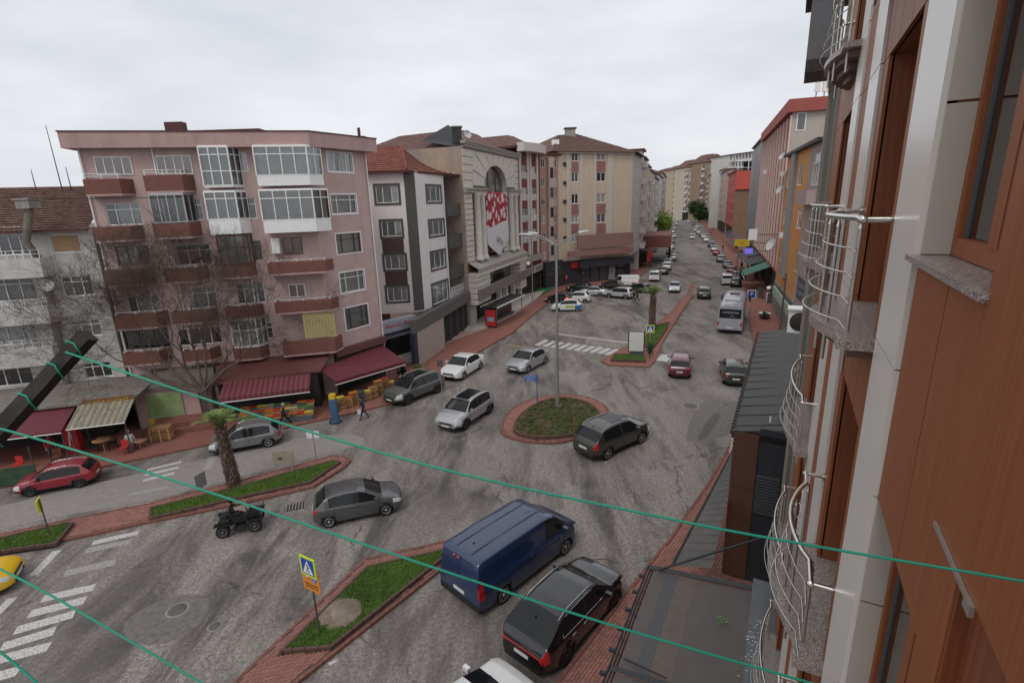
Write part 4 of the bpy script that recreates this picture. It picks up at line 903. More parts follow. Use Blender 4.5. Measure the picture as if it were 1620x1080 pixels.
t = MB(); c = RT(.8,-13.4,0); t.box(c.x-.8,c.x+.8,c.y-.8,c.y+.8,aZ-.6,aZ+1.3,DKRED); t.tube([(c.x,c.y,aZ+1.3),(c.x,c.y,aZ+2.3)],.18,DKRED,8); t.build('chimney', ak)
dish(None, RT(3.3,-.7,aZ+.9), .6, .5, label='white satellite dish beside the black chimney on the arched building')
# ---------------------------------------------------------------- generic facade block
def roofcap(parent, pts, z, m, hip=0, over=.5, inset=5, tile=TILED):
    P = [Vector((p[0],p[1])) for p in pts]; Q = shrink([tuple(p) for p in P], -over)
    t = MB(); t.prism([tuple(p) for p in Q], z, z+.3, m); t.build('eaves', parent)
    if hip:
        I = shrink([tuple(p) for p in P], inset); t = MB(); n = len(Q)
        for i in range(n): a, b_, c, d = Q[i], Q[(i+1)%n], I[(i+1)%n], I[i]; t.add([(a[0],a[1],z+.31),(b_[0],b_[1],z+.31),(c[0],c[1],z+hip),(d[0],d[1],z+hip)], [(0,1,2,3)], tile)
        t.add([(p[0],p[1],z+hip) for p in I], [tuple(range(n))], tile); t.build('roof', parent)
def fblock(name, label, cat, walls, Z, col, fl=5, z0=4, grid=None, depth=14, roofm=None, hip=0, near=False, fm=None, balc=None, gnd=None, group=None, tile=TILED, mats=None, skipw=False, wh=1.35, ww=1.25):
    """walls: list of (Wall, n windows); last wall to first closes behind"""
    root = thing(name, label, cat, group=group); b = MB(); H_ = (Z-z0)/fl; gnd = gnd or SHOPD
    for wl, nw in walls:
        hs = []
        if nw:
            s = wl.L/nw
            for f in range(fl):
                for k in range(nw):
                    u_ = s*(k+.5); w2 = min(ww, s*.62)/2; zb_ = z0+H_*f+.95; hs.append((u_-w2,zb_,u_+w2,min(zb_+wh,Z-.25)))
        wall_mb(b, wl, z0 if nw else 0, Z, hs, col, depth=.18)
        if nw: b.add([(0,.25,0),(wl.L,.25,0),(wl.L,.25,z0),(0,.25,z0)], [(0,1,2,3)], gnd, T=wl.T)
        for i, h in enumerate(hs):
            kind = (i*7+int(Z*3)) % 5
            window(root, wl, h, 2 if near else 2, .25 if kind == 2 else 0, fm or WHITE, 'curtain', depth=.08, near=near, fw=.07)
            if balc and (i % nw) in balc:
                balcony(root, wl, h[0]-.5, h[2]+.5, h[1]-.9, h[1]+.05, 1.0, balc.get(i % nw), ch=.02)
    first, last = walls[0][0], walls[-1][0]
    bk0, bk1 = first.P(0,-depth,0), last.P(last.L,-depth,0)
    vquad(b, bk0, first.A, 0, Z, col); vquad(b, last.B, bk1, 0, Z, col); vquad(b, bk1, bk0, 0, Z, col)
    b.build('wall', root)
    fp = [tuple(w_.A[:2]) for w_, _ in walls]+[tuple(last.B[:2]), tuple(bk1[:2]), tuple(bk0[:2])]
    roofcap(root, fp, Z, roofm or DKRED, hip, .45, min(5, depth*.35), tile)
    return root
# striped block next to the arch (white and dark red bays)
rB = G(857,458); rB = Vector((rB.x, rB.y, 0)); rw = Wall(aR, rB); rZ = Zat(rB, 853, 243)
WBAND = mat('white_bands', (.55,.50,.47), .8, var=.04); BRKRED = mat('brick_red_bands', (.17,.055,.042), .85, var=.15, scale=4)
rk = thing('apartment_block', 'narrow block with dark red and white vertical bands beside the stone arch', 'apartment block'); b = MB(); cols_ = [rw.rect(823,270,831,290)[::2], rw.rect(837,275,845,295)[::2]]
cols_ = [(rw.L*.16, rw.L*.36), (rw.L*.60, rw.L*.78)]; fz = [(rZ-2.6-k*3.15) for k in range(4)]; hs = [(a,z-1.35,c,z+.55) for a,c in cols_ for z in fz]
wall_mb(b, rw, 4, rZ, hs, BRKRED); vquad(b, rw.B, rw.P(rw.L,-12,0), 0, rZ, BRKRED); b.add([(0,.3,0),(rw.L,.3,0),(rw.L,.3,4),(0,.3,4)], [(0,1,2,3)], SHOPD, T=rw.T); b.build('wall', rk)
for h in hs: window(rk, rw, h, 3, 0, WHITE, depth=.1, near=False); railing(rk, rw, h[0]-.05, h[2]+.05, h[1], h[1]+.9, .08, WHITE, n=5, bars=3, r=.03)
for a in (.08,.42,.53,.84):
    q = MB(); q.box(rw.L*a-.3,rw.L*a+.3,-.16,-.0,6.2,rZ-.2,WBAND,T=rw.T); q.build('white_band', rk)
q = MB(); pts = [(rw.L*i/10, -1.1-.7*sin(pi*i/10)) for i in range(11)]; q.prism([(x,y) for x,y in pts]+[(rw.L,0),(0,0)], rZ-.2, rZ+1.0, WBAND, T=rw.T); q.build('curved_parapet', rk)
q = MB(); q.box(0,rw.L,-.5,0,5.2,6.1,CORN,T=rw.T); q.build('ledge', rk)
roofcap(rk, [tuple(rw.A[:2]),tuple(rw.B[:2]),tuple(rw.P(rw.L,-12,0)[:2]),tuple(rw.P(0,-12,0)[:2])], rZ+.3, DKRED, 2.2, .1, 3)
# pinkish link block and the big beige block
bg0, bg1 = G(884,452), G(996,440); bg0 = Vector((bg0.x,bg0.y,0)); bg1 = Vector((bg1.x,bg1.y,0)); bgZ = Zat(bg0, 880, 240)
lkw = Wall(rB, bg0); SALM = mat('salmon_render', (.38,.24,.19), .85, var=.05, dirt=.15); SALM2 = mat('pale_salmon_band', (.50,.40,.36), .85)
lk = fblock('apartment_block', 'slim salmon coloured block between the striped block and the beige block', 'apartment block', [(lkw,3)], bgZ-.6, SALM, 6, 4, depth=12, hip=0)
q = MB(); q.box(lkw.L*.37,lkw.L*.63,-.5,-.12,4.4,bgZ-1,SALM2,T=lkw.T); q.build('stair_bay', lk)
for f in range(5): window(lk, lkw, (lkw.L*.42,5.6+f*3.1,lkw.L*.58,7.2+f*3.1), 1, 0, GREYF, depth=-.53, near=False)
BEIGE = mat('beige_render', (.54,.435,.335), .85, var=.04, scale=1, dirt=.14); BEIGEL = mat('cream_pilaster', (.52,.47,.41), .85, var=.04); ROSE = mat('dusty_rose_panel', (.27,.135,.125), .8, var=.06)
bgw = Wall(bg0, bg1); bg2 = G(1010,427); bg2 = Vector((bg2.x,bg2.y,0)); bgs = Wall(bg1, bg2)
bk_ = thing('apartment_block', 'large beige block with rose panels between stacked windows and a brown hip roof', 'apartment block'); b = MB()
RB = bgw.rect; wb_ = [(904,241,915,255),(944,239,958,254),(904,273,915,288),(944,273,958,287),(904,307,915,322),(944,306,958,321),(904,340,915,353),(944,338,958,352),(904,370,915,383)]
hs = [RB(*q) for q in wb_]; wall_mb(b, bgw, 4.2, bgZ, hs, BEIGE); 
shs = []; SF = 6
for f in range(SF):
    for k in range(5): s = bgs.L/5; z_ = 5.2+f*(bgZ-5)/SF; shs.append((s*(k+.28),z_,s*(k+.72),z_+1.5))
SIDEB = mat('pale_grey_render', (.52,.48,.455), .85, var=.05, dirt=.2)
wall_mb(b, bgs, 4.2, bgZ, shs, SIDEB); bkp = bgw.P(0,-24,0); vquad(b, bkp, bgw.A, 0, bgZ, BEIGE); vquad(b, bgs.B, bgs.P(bgs.L,-14,0), 0, bgZ, BEIGE); b.build('wall', bk_)
for h in hs: window(bk_, bgw, h, 2, 0, WHITE, depth=.1, near=False, fw=.08)
for h in shs: window(bk_, bgs, h, 2, 0, WHITE, depth=.1, near=False, fw=.08)
for i, j in ((0,2),(1,3),(4,6),(5,7),(6,8)):
    q = MB(); q.box(hs[i][0],hs[i][2],-.06,0,hs[j][3]+.1,hs[i][1]-.1,ROSE,T=bgw.T); q.build('rose_panel', bk_)
q = MB(); q.box(hs[7][0],hs[7][2],-.06,0,hs[8][1],hs[7][1]-.1,ROSE,T=bgw.T); q.build('rose_panel', bk_)
for x in (898,919,940,962,966):
    q = MB(); u_ = bgw.px(x,320)[0]; q.box(u_-.28,u_+.28,-.14,-.0,4.4,bgZ-.3,BEIGEL,T=bgw.T); q.build('pilaster', bk_)
q = MB(); q.box(-.05,bgw.L+.1,-.35,0,bgZ-.29,bgZ,BEIGEL,T=bgw.T); q.build('eaves_band', bk_)
for z in (8,11,14,17,20): q = MB(); u_ = bgw.px(893,320)[0]; q.box(u_-.25,u_+.25,-.3,-.02,z,z+.5,IRON,T=bgw.T); q.build('vent_box', bk_)
E0, E1, E2, E3 = bgw.P(-1.5,.7,bgZ), bgw.P(bgw.L+.6,.7,bgZ), bgs.P(bgs.L,.7,bgZ), bgw.P(-1.5,-22,bgZ)
Rl, Rr = bgw.P(bgw.L*.30,-8,bgZ+3.6), bgw.P(bgw.L*.55,-8,bgZ+3.9)
tiled(bk_, E0, E1, Rr, Rl, TILED, .6, .05, 0); t = MB(); t.add([E1,E2,Rr], [(0,1,2)], TILED); t.add([E3,E0,Rl], [(0,1,2)], TILED); t.add([E2,E3,Rl,Rr], [(0,1,2,3)], TILED); t.build('roof_side', bk_)
t = MB(); c = bgw.P(bgw.L*.45,-7.5,0); t.box(c.x-.9,c.x+.9,c.y-.6,c.y+.6,bgZ+3,bgZ+4.6,CONC); t.box(c.x-1.1,c.x+1.1,c.y-.8,c.y+.8,bgZ+4.61,bgZ+4.8,IRON); t.build('chimney', bk_)
t = MB(); c = bgw.P(bgw.L*.1,-3.5,0); t.box(c.x-.6,c.x+.6,c.y-.6,c.y+.6,bgZ+1.2,bgZ+2.2,WHITE); t.build('skylight', bk_)
# ground floor of the beige block
q = MB(); DKG = mat('charcoal_fascia', (.035,.037,.045), .5); GLR = mat('shop_glass', (.05,.055,.06), .08, coat=1); BLUR = mat('dusky_rose_sign', (.26,.15,.14), .7)
q.box(0,bgw.L,-.1,.3,0,4.2,DKG,T=bgw.T); u_ = bgw.px(912,430)[0]; q.box(u_,bgw.L,-1.2,-.1,2.9,4.1,DKG,T=bgw.T); q.build('ground_floor', bk_)
for k, (x0,x1) in enumerate(((921,932),(935,946),(949,960),(963,973),(976,986))): 
    h = bgw.rect(x0,421,x1,446,.15); q = MB(); q.box(h[0],h[2],-.16,-.11,.2,2.8,GLR if k != 3 else CURTG,T=bgw.T); q.build('shop_window', bk_)
h = bgw.rect(905,370,1000,391,1.3); q = MB(); q.box(bgw.px(913,380,1.3)[0],h[2],-1.6,-1.2,h[1],h[3],BLUR,T=bgw.T); q.build('upper_sign', bk_)
h = bgw.rect(898,393,1000,402,1.3); q = MB(); q.box(h[0],h[2],-1.7,-1.2,h[1]-.1,h[3]-.1,BLUR,T=bgw.T); o = q.build('sign_board', bk_)
letters('ÇAY', .9, REDS, o, bgw.P(h[2]-1.6,1.72,(h[1]+h[3])/2), bgw.rz)
h = bgw.rect(903,415,915,424,.3); q = MB(); q.box(h[0],h[2],-.5,-.3,h[1],h[3],REDS,T=bgw.T); q.build('red_sign', bk_)
q = MB(); q.box(0,lkw.L,-1.0,-.3,0.1,4.6,DKG,T=lkw.T); o = q.build('dark_shopfront', lk); letters('LIFE', .55, mat('dim_letters',(.2,.18,.16),.6), o, lkw.P(lkw.L*.6,1.02,3.4), lkw.rz, width=2.4); letters('LASTYLE', .6, mat('gold_letters',(.22,.13,.05),.5), o, lkw.P(lkw.L*.55,1.02,2.5), lkw.rz, width=4.5)
# ================================================================ far street, both sides
def on_line(P0, d, px, py=330):
    r = ray(px, py); a = Vector((r.x, r.y)); den = a.x*d[1]-a.y*d[0]; t = (P0[0]*d[1]-P0[1]*d[0])/den; return Vector((a.x*t, a.y*t, 0))
COLS = dict(cream=(.52,.48,.38), sand=(.47,.40,.30), grey=(.42,.40,.38), pink=(.50,.38,.35), lime=(.46,.48,.28), white=(.62,.60,.57), blue=(.16,.20,.22), terra=(.30,.17,.12), ochre=(.30,.22,.15), brown=(.16,.10,.08))
def FM(n): return mat('render_'+n, COLS[n], .85, var=.08, scale=1, dirt=.3)
# left row beyond the beige block
Lp = bgs.B.copy(); Ld = (G(1052,355)-Lp).normalized(); Ld = Vector((Ld.x, Ld.y, 0)).normalized()
lefts = [(1009,1016,238,'white',2,0,'pale grey block with a dark cornice next to the beige hip roofed block'),(1016,1021,250,'sand',2,0,'narrow sand coloured block with a dark pitched roof edge on the left row'),(1021,1026,262,'cream',2,2,'cream block stepping down on the left row before the café pavilion'),
 (1027,1034,270,'sand',3,2,'sand block with red and white balconies above the café pavilion'),(1034,1040,281,'grey',3,0,'weathered grey block behind the green street tree'),(1040,1046,277,'white',3,0,'long whitish block with many balconies on the far left row'),(1046,1052,274,'grey',3,2,'grey block with laundry balconies at the far end of the left row')]
for k, (x0,x1,yt,c,nw,hp,lb) in enumerate(lefts):
    a = Lp if k == 0 else on_line(Lp, Ld, x0); e = on_line(Lp, Ld, x1)
    if (e-a).length > 70: e = a+Ld*70
    wl = Wall(a, e); Z = Zat(a, x0, yt)
    fblock('apartment_block', lb, 'apartment block', [(Wall(a-wl.n*16, a), 0), (wl, max(3, min(7, int(wl.L/4))))], Z, FM(c), max(4, int((Z-4)/3.1)), 4.5, depth=16, hip=hp, group='far blocks on the left side of the street', balc={0: FM('white'), 2: FM('grey')} if k != 1 else None)
# blocks closing the end of the street
def closing(x0,x1,yt,c,D,nw,lb,hp=2,fl=7):
    a = ray(x0,330); a = Vector((a.x,a.y,0))*(D/a.y); e = ray(x1,330); e = Vector((e.x,e.y,0))*((D-(x1-x0)*.35)/e.y); Z = Zat(a, x0, yt)
    fblock('apartment_block', lb, 'apartment block', [(Wall(a-Vector((2,-14,0)),a),0),(Wall(a,e),nw)], Z, FM(c), fl, 5, depth=14, hip=hp, group='blocks closing the far end of the street', wh=1.9, ww=2.3, fm=GREYF, balc={1: FM('white')})
closing(1036,1050,277,'grey',385,6,'greyish block in the gap at the far end left of the sand blocks')
closing(1050,1063,270,'pink',372,6,'pinkish grey block with dark balconies closing the far end of the street')
closing(1063,1080,269,'sand',360,6,'sand coloured block with narrow bays closing the far end of the street',3)
closing(1080,1104,266,'cream',345,7,'cream yellow block with a red tiled roof closing the far end of the street',5)
closing(1104,1126,258,'ochre',330,6,'brownish block with a red roof rising behind the right hand row',5)
closing(1126,1150,250,'white',320,6,'pale block with a long sloping roof high above the right hand row',1,8)
# right row: from far to near (left to right in the picture)
_r0 = ray(1256,165); Rn = Vector((_r0.x/_r0.y*69,69,0)); Rm = Vector((58.8,129,0))
RPOLY = [Rm,Vector((72.3,169.4,0)),Vector((92.2,230.4,0)),Vector((115.3,302,0)),Vector((143.8,393.6,0)),Vector((150,450,0)),Vector((148,500,0))]
def on_poly(px, py=300):
    r = ray(px, py)
    for p, q in zip(RPOLY, RPOLY[1:]):
        sp, sq = p.x*r.y-p.y*r.x, q.x*r.y-q.y*r.x
        if sp*sq <= 0: t = sp/(sp-sq+1e-9); return p.lerp(q, t)
    return RPOLY[-1].copy() if px < 1120 else Rm.copy()
AL = {}
rights = [(1081,1089,286,'blue',5,'dark blue grey glazed block on the far right row'),(1089,1100,283,'pink',5,'pale pinkish block left of the round street tree'),(1100,1109,276,'terra',4,'brown block with dark shutters behind the round street tree'),
 (1109,1119,276,'lime',4,'lime green block with balconies on the right row'),(1119,1128,272,'grey',4,'grey block with laundry between the lime and white blocks'),(1128,1139,268,'white',4,'whitish block with many satellite dishes on the right row'),(1139,1152,266,'pink',4,'pinkish white block left of the coral coloured one')]
for k, (x0,x1,yt,c,nw,lb) in enumerate(rights):
    a = on_poly(x0); e = on_poly(x1)
    wl = Wall(a, e); Z = Zat(e, x1, yt+2); L_ = wl.L
    fblock('apartment_block', lb, 'apartment block', [(wl, max(3, min(8, int(L_/4.5)))),(Wall(e, e-wl.n*15),0)], Z, FM(c), max(4, int((Z-4)/3.1)), 4.5, depth=15, hip=2 if k % 2 else 0, group='far blocks on the right side of the street', balc={1: FM('white'), 3: FM('grey')} if k in (3,4,5) else {2: FM('sand')})
# coral block with a brown flank
CORAL = mat('coral_render', (.45,.09,.065), .8, var=.06); a = on_poly(1150); e = on_poly(1163); wl = Wall(a, e); Z = Zat(e, 1163, 271); e2 = e-wl.n*13
ck = fblock('apartment_block', 'coral red block with a bare brown flank wall and a white roof terrace', 'apartment block', [(wl,4)], Z, CORAL, 5, 4.5, depth=13)
sw = Wall(e, e2); q = MB(); zz_ = Zat(e,1163,300)
q.box(0,13,-.02,.1,0,zz_,mat('brown_flank',(.20,.125,.085),.9,var=.1,scale=1,dirt=.2),T=sw.T); q.box(0,13,-.6,.1,zz_,Z,CORAL,T=sw.T); q.build('flank_wall', ck)
q = MB(); q.box(-.2,13,-.5,.4,Z+2.9,Z+3.2,WHITE,T=sw.T)
for k in range(5): q.box(.2+k*3,.4+k*3,-.3,-.1,Z,Z+2.9,WHITE,T=sw.T)
q.box(0,13,-.3,-.2,Z+.9,Z+1,WHITE,T=sw.T); q.box(2,12,1.2,1.5,Z,Z+2.9,DARKIN,T=sw.T); q.build('roof_terrace', ck)
# big pale block rising behind the coral one
closing(1148,1192,246,'white',235,9,'tall whitish block with a long flat roof rising behind the coral block',0,9)
# grey advertising fin and the red ribbed block
a = Rm.copy(); rdn = (Rn-Rm).normalized(); FINM = mat('grey_fin', (.22,.21,.22), .6, var=.1)
pz = Zat(Rm, 1192, 236); finw = Wall(Rm, on_line(Rm, rdn, 1202, 300))
ok_ = fblock('apartment_block', 'grey panelled block with vertical red lettering left of the red ribbed block', 'apartment block', [(finw,3),(Wall(finw.B, finw.B-finw.n*10),0)], pz, FINM, 6, 4, depth=10)
q = MB(); q.box(-.2,1.9,-.2,.0,6,pz-1,FINM,T=Wall(finw.B, finw.B-finw.n*10).T); q = MB(); q.box(.3,finw.L-.3,-.25,.0,6,pz-1,mat('advert_backing',(.27,.25,.26),.6),T=finw.T); o = q.build('advert_panel', ok_)
for i, ch in enumerate('OZEL YURT'):
    if ch != ' ': l_ = letters(ch, 2.2, mat('dull_red_letters',(.25,.05,.06),.6), o, finw.P(finw.L*.5,.28,pz-3-i*2.3), finw.rz)
rdw = Wall(finw.B, Rn); REDW = mat('red_render', (.34,.09,.075), .8, var=.06, dirt=.2); RIB = mat('cream_rib', (.62,.50,.45), .8); CREAMG = mat('cream_gable', (.45,.41,.36), .85, var=.05, dirt=.2)
uN = rdw.L-.2; redw = Wall(finw.B, rdw.P(uN,0,0)); rdZ = Zat(redw.B, 1256, 178)
rd = thing('apartment_block', 'tall red block with cream vertical ribs and a cream end wall', 'apartment block'); b = MB(); nW = 11; hs = []
for f in range(7):
    for k in range(nW): s = redw.L/nW; z_ = 5.2+f*(rdZ-5.5)/7; hs.append((s*(k+.22),z_,s*(k+.78),z_+1.5))
wall_mb(b, redw, 4, rdZ, hs, REDW); gb = redw.B; ge = gb+Vector((13,-4.7,0)).normalized()*14; vquad(b, gb, ge, 0, rdZ, CREAMG); vquad(b, ge, redw.P(0,-13,0), 0, rdZ, CREAMG); b.add([(0,.4,0),(redw.L,.4,0),(redw.L,.4,4),(0,.4,4)],[(0,1,2,3)],SHOPD,T=redw.T); b.build('wall', rd)
for h in hs: window(rd, redw, h, 2, 0, WHITE, depth=.1, near=False)
for k in range(nW+1): q = MB(); u_ = redw.L*k/nW; q.box(u_-.16,u_+.16,-.22,-.0,4.5,rdZ-.3,RIB,T=redw.T); q.build('rib', rd)
q = MB(); fp = [redw.P(0,0,0), redw.P(redw.L,0,0), ge, redw.P(0,-13,0)]; q.prism([tuple(p) for p in shrink([tuple(p[:2]) for p in fp], -.6)], rdZ, rdZ+1.5, REDW); q.build('parapet', rd)
gwl = Wall(gb, ge); window(rd, gwl, gwl.rect(1260,178,1275,207), 1, 0, WHITE, depth=-.04, near=False, fw=.12)
q = MB(); c = gwl.P(3.5,-1.5,rdZ+1.5)
for dx in (-1.2,-.3,.9): q.box(c.x+dx,c.x+dx+.55,c.y-.2,c.y+.1,c.z+.8,c.z+2.9,WHITE)
for dx in (-.9,.1,1.2): q.tube([(c.x+dx,c.y+.2,c.z),(c.x+dx,c.y+.2,c.z+3.3)], .06, GREYF, 5)
tag(q.build('antenna_mast'), 'cluster of white mobile phone antennas on the red block roof', 'antenna')
# orange block
ORG = mat('orange_render', (.56,.25,.085), .85, var=.07, scale=1.2, dirt=.25); PINKG = mat('pinkish_grey_render', (.35,.27,.25), .85, var=.06, dirt=.3)
odir = -Vector((sin(radians(20.5)), cos(radians(20.5)), 0)); On = G(1222,486); On = Vector((On.x,On.y,0)); oZ = Zat(On, 1235, 250); o1 = on_line(On, odir, 1281, 250); o2 = on_line(On, odir, 1304, 215)
ow = Wall(On, o1); ow2 = Wall(o1, o2)
og = thing('apartment_block', 'orange block with grey bays and satellite dishes beside the red ribbed block', 'apartment block'); b = MB(); ub_ = [ow.px(x,300)[0] for x in (1235,1241,1249,1255,1262,1266,1272)]
hs = []; RO = ow.rect
for q in ((1239,272,1244,299),(1245,268,1251,297),(1262,259,1269,293),(1238,329,1242,356),(1243,328,1249,357),(1261,329,1268,362),(1257,394,1263,432),(1235,385,1241,413),(1254,455,1259,485)): hs.append(RO(*q))
wall_mb(b, ow, 3.5, oZ, hs, ORG); oy = Zat(o1, 1284, 228)
h2 = [ow2.rect(1284,243,1296,293), ow2.rect(1281,338,1291,356)]; wall_mb(b, ow2, 3.5, oZ, h2, PINKG); vquad(b, o2, o2-ow2.n*10, 0, oZ, PINKG); vquad(b, On-ow.n*10, On, 0, oZ, ORG); b.build('wall', og)
for i, h in enumerate(hs): window(og, ow, h, 2, .25 if i > 2 else 0, WHITE if i % 3 else mat('cream_frame',(.45,.42,.33),.6), 'half', depth=.1, near=i in (2,5,6), fw=.07, sill=True)
for h in h2: window(og, ow2, h, 4, .3, WHITE, 'curtain', depth=.1, fw=.06)
q = MB(); u0_ = ow.px(1252,300)[0]; u1_ = ow.px(1257,300)[0]; q.box(u0_,u1_,-.35,0,5,oZ,mat('grey_bay',(.25,.25,.25),.7,var=.1),T=ow.T); q.build('grey_bay', og)
q = MB(); q.box(0,ow.L+ow2.L,-.5,.4,oZ,oZ+.3,IRON,T=ow.T); q.build('roof_edge', og)
for q_, o__ in (((1276,300,1290,322),.8),): 
    h = ow2.rect(*q_,o__); balcony(og, ow2, .1, ow2.L-.1, h[1], h[3], .8, PINKG, ch=.05)
for px,py,r_,lb in ((1237,247,.55,'grey satellite dish on the roof edge of the orange block'),(1233,300,.6,'satellite dish on the flank of the orange block above the balcony'),(1221,387,.95,'large pale satellite dish low on the orange block')):
    u_, z_ = ow.px(px+3,py,.5); dish(None, ow.P(u_,.5,z_), ow.rz+.4, r_, label=lb)
for px,py in ((1238,275),(1236,372),(1210,272)):
    u_, z_ = ow.px(px,py,.3); q = MB(); q.box(u_-.45,u_+.45,-.5,-.12,z_-.3,z_+.3,WHITE,T=ow.T); q.build('air_conditioner', og)
q = MB(); h = ow2.rect(1262,442,1283,482,.6); q.box(h[0],h[2],-.72,-.6,h[1],h[3],mat('dark_shop_sign',(.06,.065,.08),.5),T=ow2.T); o = q.build('shop_sign', og)
letters('SAYA', .7, SIGNB, o, ow2.P((h[0]+h[2])/2,.75,h[1]+(h[3]-h[1])*.66), ow2.rz, width=(h[2]-h[0])*.8); letters('OPTİK', .6, SIGNB, o, ow2.P((h[0]+h[2])/2,.75,h[1]+(h[3]-h[1])*.3), ow2.rz, width=(h[2]-h[0])*.7)
q = MB(); q.box(0,ow.L,-.1,.2,0,3.6,mat('shop_grey',(.20,.20,.19),.6,var=.2),T=ow.T); q.build('shopfront', og)
u0_, z0_ = ow.px(1222,480,.6); u1_, z1_ = ow.px(1252,520,.6); q = MB()
for k in range(6): a_ = u0_+(u1_-u0_)*k/6; q.box(a_+.05,a_+(u1_-u0_)/6-.05,-.75,-.6,2.6,3.6,mat('green_white_sign',(.35,.42,.33),.5),T=ow.T)
q.build('shop_sign', og)
# shop awnings and pavilions along the right pavement
GREENA = mat('green_awning', (.02,.13,.075), .6, var=.1); DARKA = mat('charcoal_awning', (.045,.045,.048), .7, var=.2)
def rawn(px0,px1,py,z1,z0,d,m,lb,w_=None,base=0):
    w_ = w_ or rdw; u0 = w_.px(px0,py)[0]; u1 = w_.px(px1,py)[0]; 
    tag(awning(None, w_, u0, u1, z1, z0, d, m, 0, .3, o0=base), lb, 'awning', 'awnings along the right pavement')
rr_ = Wall(RPOLY[1], Rm)
for f0, f1, m, lb in ((.02,.12,DARKA,'charcoal awning far down the right pavement past the lime block'),(.2,.3,AWR,'maroon awning over café tables on the right pavement'),(.34,.46,DARKA,'charcoal awning next to the maroon one on the right pavement'),(.5,.62,DARKA,'dark awning above the seated café on the right pavement'),(.66,.78,AWR,'red awning under the coral block'),(.82,.96,DARKA,'wide dark awning before the yellow sign')):
    tag(awning(None, rr_, rr_.L*f0, rr_.L*f1, 3.6, 2.8, 3.0, m, 0, .3), lb, 'awning', 'awnings along the right pavement')
tag(awning(None, rdw, rdw.L*.05, rdw.L*.3, 3.9, 3.1, 3.2, DARKA, 0, .3), 'dark grey awning behind the blue lit sign', 'awning', 'awnings along the right pavement')
tag(awning(None, rdw, rdw.L*.62, rdw.L*.8, 4.0, 2.6, 3.4, GREENA, 0, .5), 'bright green awning of the shop facing the parking sign', 'awning', 'awnings along the right pavement')
tag(awning(None, rdw, rdw.L*.34, rdw.L*.58, 3.9, 3.1, 2.6, DARKA, 0, .3), 'charcoal awning beside the green one', 'awning', 'awnings along the right pavement')
def sgn(px,py,w_,h_,m,lb,wl=rdw,o=2.6,txt=None,tm=None):
    u_, z_ = wl.px(px,py,o); q = MB(); q.box(u_-.08,u_+.08,-o-w_,-o,z_-h_/2,z_+h_/2,m,T=wl.T); q.tube([wl.P(u_,o,z_),wl.P(u_,.1,z_)],.05,GREYF,5); s = q.build('hanging_sign'); tag(s, lb, 'sign')
    if txt: me = text_mesh(txt, h_*.6, tm, .01); inst(me, 'letters', s, wl.P(u_+.1,o+w_/2,z_), rot=(pi/2,0,wl.rz+pi/2))
sgn(1186,384,2.2,1.1,YELS,'yellow double sign hanging over the right pavement',txt='LC',tm=REDS)
sgn(1191,397,1.1,.8,mat('blue_lit_sign',(.06,.05,.25),.4,emis=(.25,.2,.9,.5)),'small blue lit sign below the yellow one')
sgn(1198,371,1.1,1.5,WHITE,'white projecting sign beside the yellow sign')
# café pavilion on the left pavement
p = on_line(Lp, Ld, 1019); cw = Wall(p+Ld*0, p+Ld*16); q = MB(); z1_ = Zat(cw.P(0,5,0),1018,357)
REDP = mat('red_brown_canopy', (.20,.075,.07), .7, var=.08); q.box(0,16,-6,0,3.6,6.2,REDP,T=cw.T)
for u_ in (.3,5,10,15.6): q.box(u_-.15,u_+.15,-5.9,-5.6,.1,3.6,DARKIN,T=cw.T)
q.box(1,15,-.3,0,.1,3.6,SHOPD,T=cw.T); o = q.build('pavilion'); tag(o, 'red brown café canopy with a roof terrace on the left pavement', 'pavilion')
q = MB(); q.box(-8,-2,-3.2,0,3.2,3.6,DARKA,T=cw.T); q.box(-8,-2,-.2,0,.1,3.2,SHOPD,T=cw.T); tag(q.build('canopy'), 'dark flat canopy beside the beige block on the left pavement', 'canopy')
# distant town filling behind the left row
rnd = random.Random(11)

# racks and goods outside the shops on the right pavement
for k, (x, y, m, lb) in enumerate(((1203,470,GREENA,'green goods rack outside the shop under the green awning'),(1216,478,WHITE,'white freezer box outside the shop beyond the round tub'),(1196,440,REDP,'red brown goods rack beneath the charcoal awning'),(1190,425,DARKA,'dark goods rack below the blue lit sign'),(1236,545,WHITE,'white goods box at the foot of the right hand lamp post'),(1172,405,REDP,'red stand outside the café far along the right pavement'),(1165,393,DARKA,'dark stand outside the café past the red stand'))):
    p = G(x,y,.12); q = MB()
    for j in range(3): q.box(-.6,.6,-.3,.3,.1+j*.4,.42+j*.4,m)
    q.box(-.64,-.6,-.3,.3,0,1.4,GREYF); q.box(.6,.64,-.3,.3,0,1.4,GREYF)
    o = q.build('goods_rack', None, p, radians(70)); tag(o, lb, 'rack')
